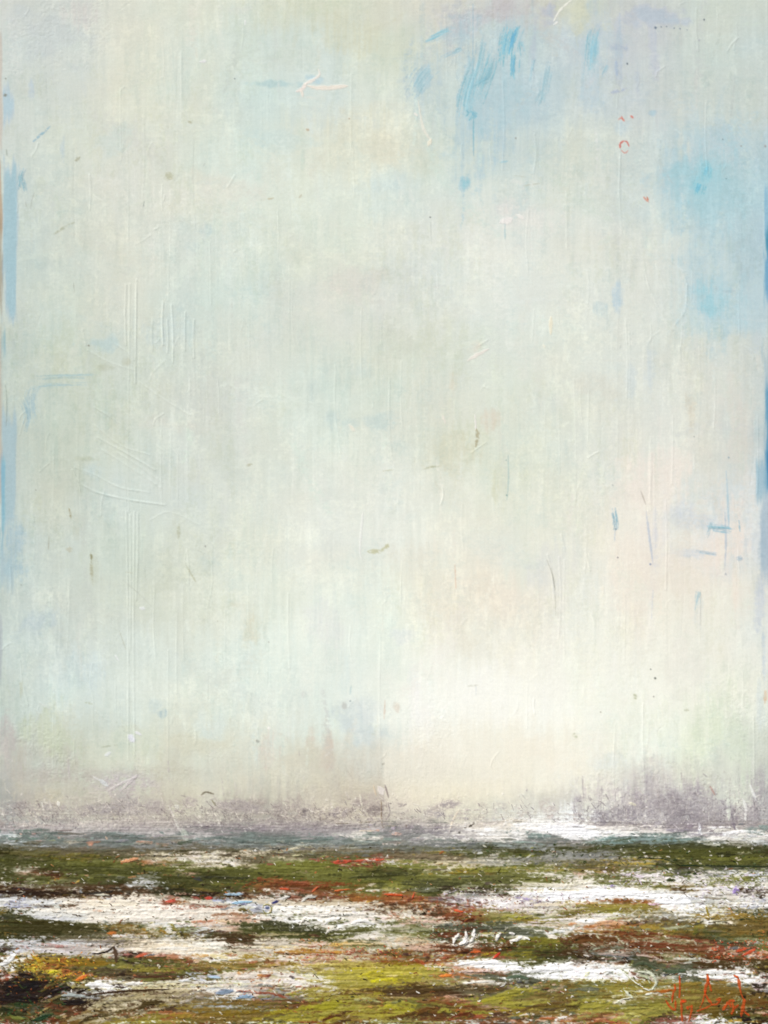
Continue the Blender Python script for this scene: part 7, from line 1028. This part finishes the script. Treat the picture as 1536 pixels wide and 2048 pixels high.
# a mark is one patch of paint: stray crumbs of it belong to the ground around them
LQ = QL.reshape(H2 - 1, W2 - 1)
first = {}
for i, (nm, par, lb) in enumerate(PARTS): first.setdefault(nm, i)
tot = np.bincount(QL, minlength=len(PARTS))
for i, (nm, par, lb) in enumerate(PARTS):
    if i == 0 or not 0 < tot[i] < 60000: continue
    jj, ii = np.nonzero(LQ == i)
    todo = set(zip(jj.tolist(), ii.tolist())); best = []
    while todo:
        s0 = todo.pop(); comp = [s0]; st = [s0]
        while st:
            a, b = st.pop()
            for c in ((a + 1, b), (a - 1, b), (a, b + 1), (a, b - 1)):
                if c in todo:
                    todo.discard(c); comp.append(c); st.append(c)
        comp, best = (best, comp) if len(comp) > len(best) else (comp, best)
        if comp:
            home = first['painted_field'] if nm in ('letter', 'signature') else first.get(par, first['painted_field'] if nm != 'painted_thicket' else 0)
            k = np.array(comp); LQ[k[:, 0], k[:, 1]] = home
QL = LQ.reshape(-1)

# marks buried under later paint go back to what covers them
cnt = np.bincount(QL, minlength=len(PARTS))
by_name = {}
for i, (nm, par, lb) in enumerate(PARTS): by_name.setdefault(nm, i)
for i, (nm, par, lb) in enumerate(PARTS):
    if i and 0 < cnt[i] < 14 and nm not in ('signature',):
        QL[QL == i] = by_name[par] if par in by_name and par != 'signature' else by_name['painted_field']
order = np.argsort(QL, kind='stable')
cnt = np.bincount(QL, minlength=len(PARTS)); start = np.concatenate([[0], np.cumsum(cnt)])

OBJ = {}
def film(i):
    nm, par, lb = PARTS[i]
    q = QUAD[order[start[i]:start[i + 1]]]
    if not len(q): return None
    used = np.unique(q)
    remap = np.zeros(len(VERT), np.int32); remap[used] = np.arange(len(used), dtype=np.int32)
    q = remap[q]; v = VERT[used]
    me = bpy.data.meshes.new(nm)
    me.vertices.add(len(v)); me.vertices.foreach_set('co', v.ravel())
    me.loops.add(q.size); me.loops.foreach_set('vertex_index', q.ravel())
    me.polygons.add(len(q)); me.polygons.foreach_set('loop_start', np.arange(0, q.size, 4, dtype=np.int32))
    me.polygons.foreach_set('use_smooth', np.ones(len(q), bool))
    at = me.color_attributes.new('pigment', 'FLOAT_COLOR', 'POINT')
    at.data.foreach_set('color', VCOL[used].ravel())
    me.update(calc_edges=True)
    me.materials.append(PAINT)
    o = bpy.data.objects.new(nm, me)
    if lb: o['label'] = lb
    OBJ.setdefault(nm, o)
    return o
made = {i: film(i) for i in range(len(PARTS))}
for i, (nm, par, lb) in enumerate(PARTS):
    o = made[i]
    if o is None: continue
    link(o, painting if par is None else OBJ.get(par, painting))

# ---- where it hangs: a plastered wall outdoors, and the ground in front of it
def slab(name, x0, x1, y0, y1, z0, z1, mat):
    v = [(x, y, z) for x in (x0, x1) for y in (y0, y1) for z in (z0, z1)]
    f = [(0, 1, 3, 2), (4, 6, 7, 5), (0, 4, 5, 1), (2, 3, 7, 6), (0, 2, 6, 4), (1, 5, 7, 3)]
    me = bpy.data.meshes.new(name); me.from_pydata(v, [], f); me.update(); me.materials.append(mat)
    o = bpy.data.objects.new(name, me); link(o); o['kind'] = 'structure'
    return o
slab('wall', -5, 5, .0, .3, 0, 3.4, rough('plaster', (.55, .53, .49), (.66, .64, .60), 14, .15))
g = bpy.data.meshes.new('ground')
g.from_pydata([(-400, -400, 0), (400, -400, 0), (400, 400, 0), (-400, 400, 0)], [], [(0, 1, 2, 3)]); g.update()
g.materials.append(rough('gravel_ground', (.16, .15, .13), (.26, .24, .21), 30, .3))
go = bpy.data.objects.new('ground', g); link(go); go['kind'] = 'structure'

# ---- light: daylight from the front, upper left
EL, AZ = math.radians(44), math.radians(218)   # sun elevation; azimuth clockwise from +Y
sd = (math.cos(EL) * math.sin(AZ), math.cos(EL) * math.cos(AZ), math.sin(EL))
w = bpy.data.worlds.new('World'); scene.world = w; w.use_nodes = True
nt = w.node_tree; bg = nt.nodes['Background']
sky = nt.nodes.new('ShaderNodeTexSky'); sky.sky_type = 'NISHITA'; sky.sun_disc = False
sky.sun_elevation = EL; sky.sun_rotation = AZ
nt.links.new(sky.outputs['Color'], bg.inputs['Color']); bg.inputs['Strength'].default_value = .06
ld = bpy.data.lights.new('sun', 'SUN'); ld.energy = 3.6; ld.angle = math.radians(.5); ld.color = (1., .965, .935)
lo = bpy.data.objects.new('sun', ld); link(lo)
from mathutils import Vector
lo.rotation_euler = Vector(sd).to_track_quat('Z', 'Y').to_euler(); lo.location = (-3, -5, 6)

# ---- camera, square on to the canvas
cd = bpy.data.cameras.new('camera'); cd.sensor_fit = 'HORIZONTAL'; cd.sensor_width = 36; cd.lens = 85
cd.clip_start = .05; cd.clip_end = 2000
co = bpy.data.objects.new('camera', cd); link(co)
co.location = (0, -(DEPTH + 1.2 * 85 / 36), CZ); co.rotation_euler = (math.pi / 2, 0, 0)
scene.camera = co
vs = scene.view_settings
vs.view_transform = 'Standard'; vs.look = 'None'; vs.gamma = 1; vs.exposure = .45
vs.use_curve_mapping = False
scene.render.resolution_x, scene.render.resolution_y = 768, 1024
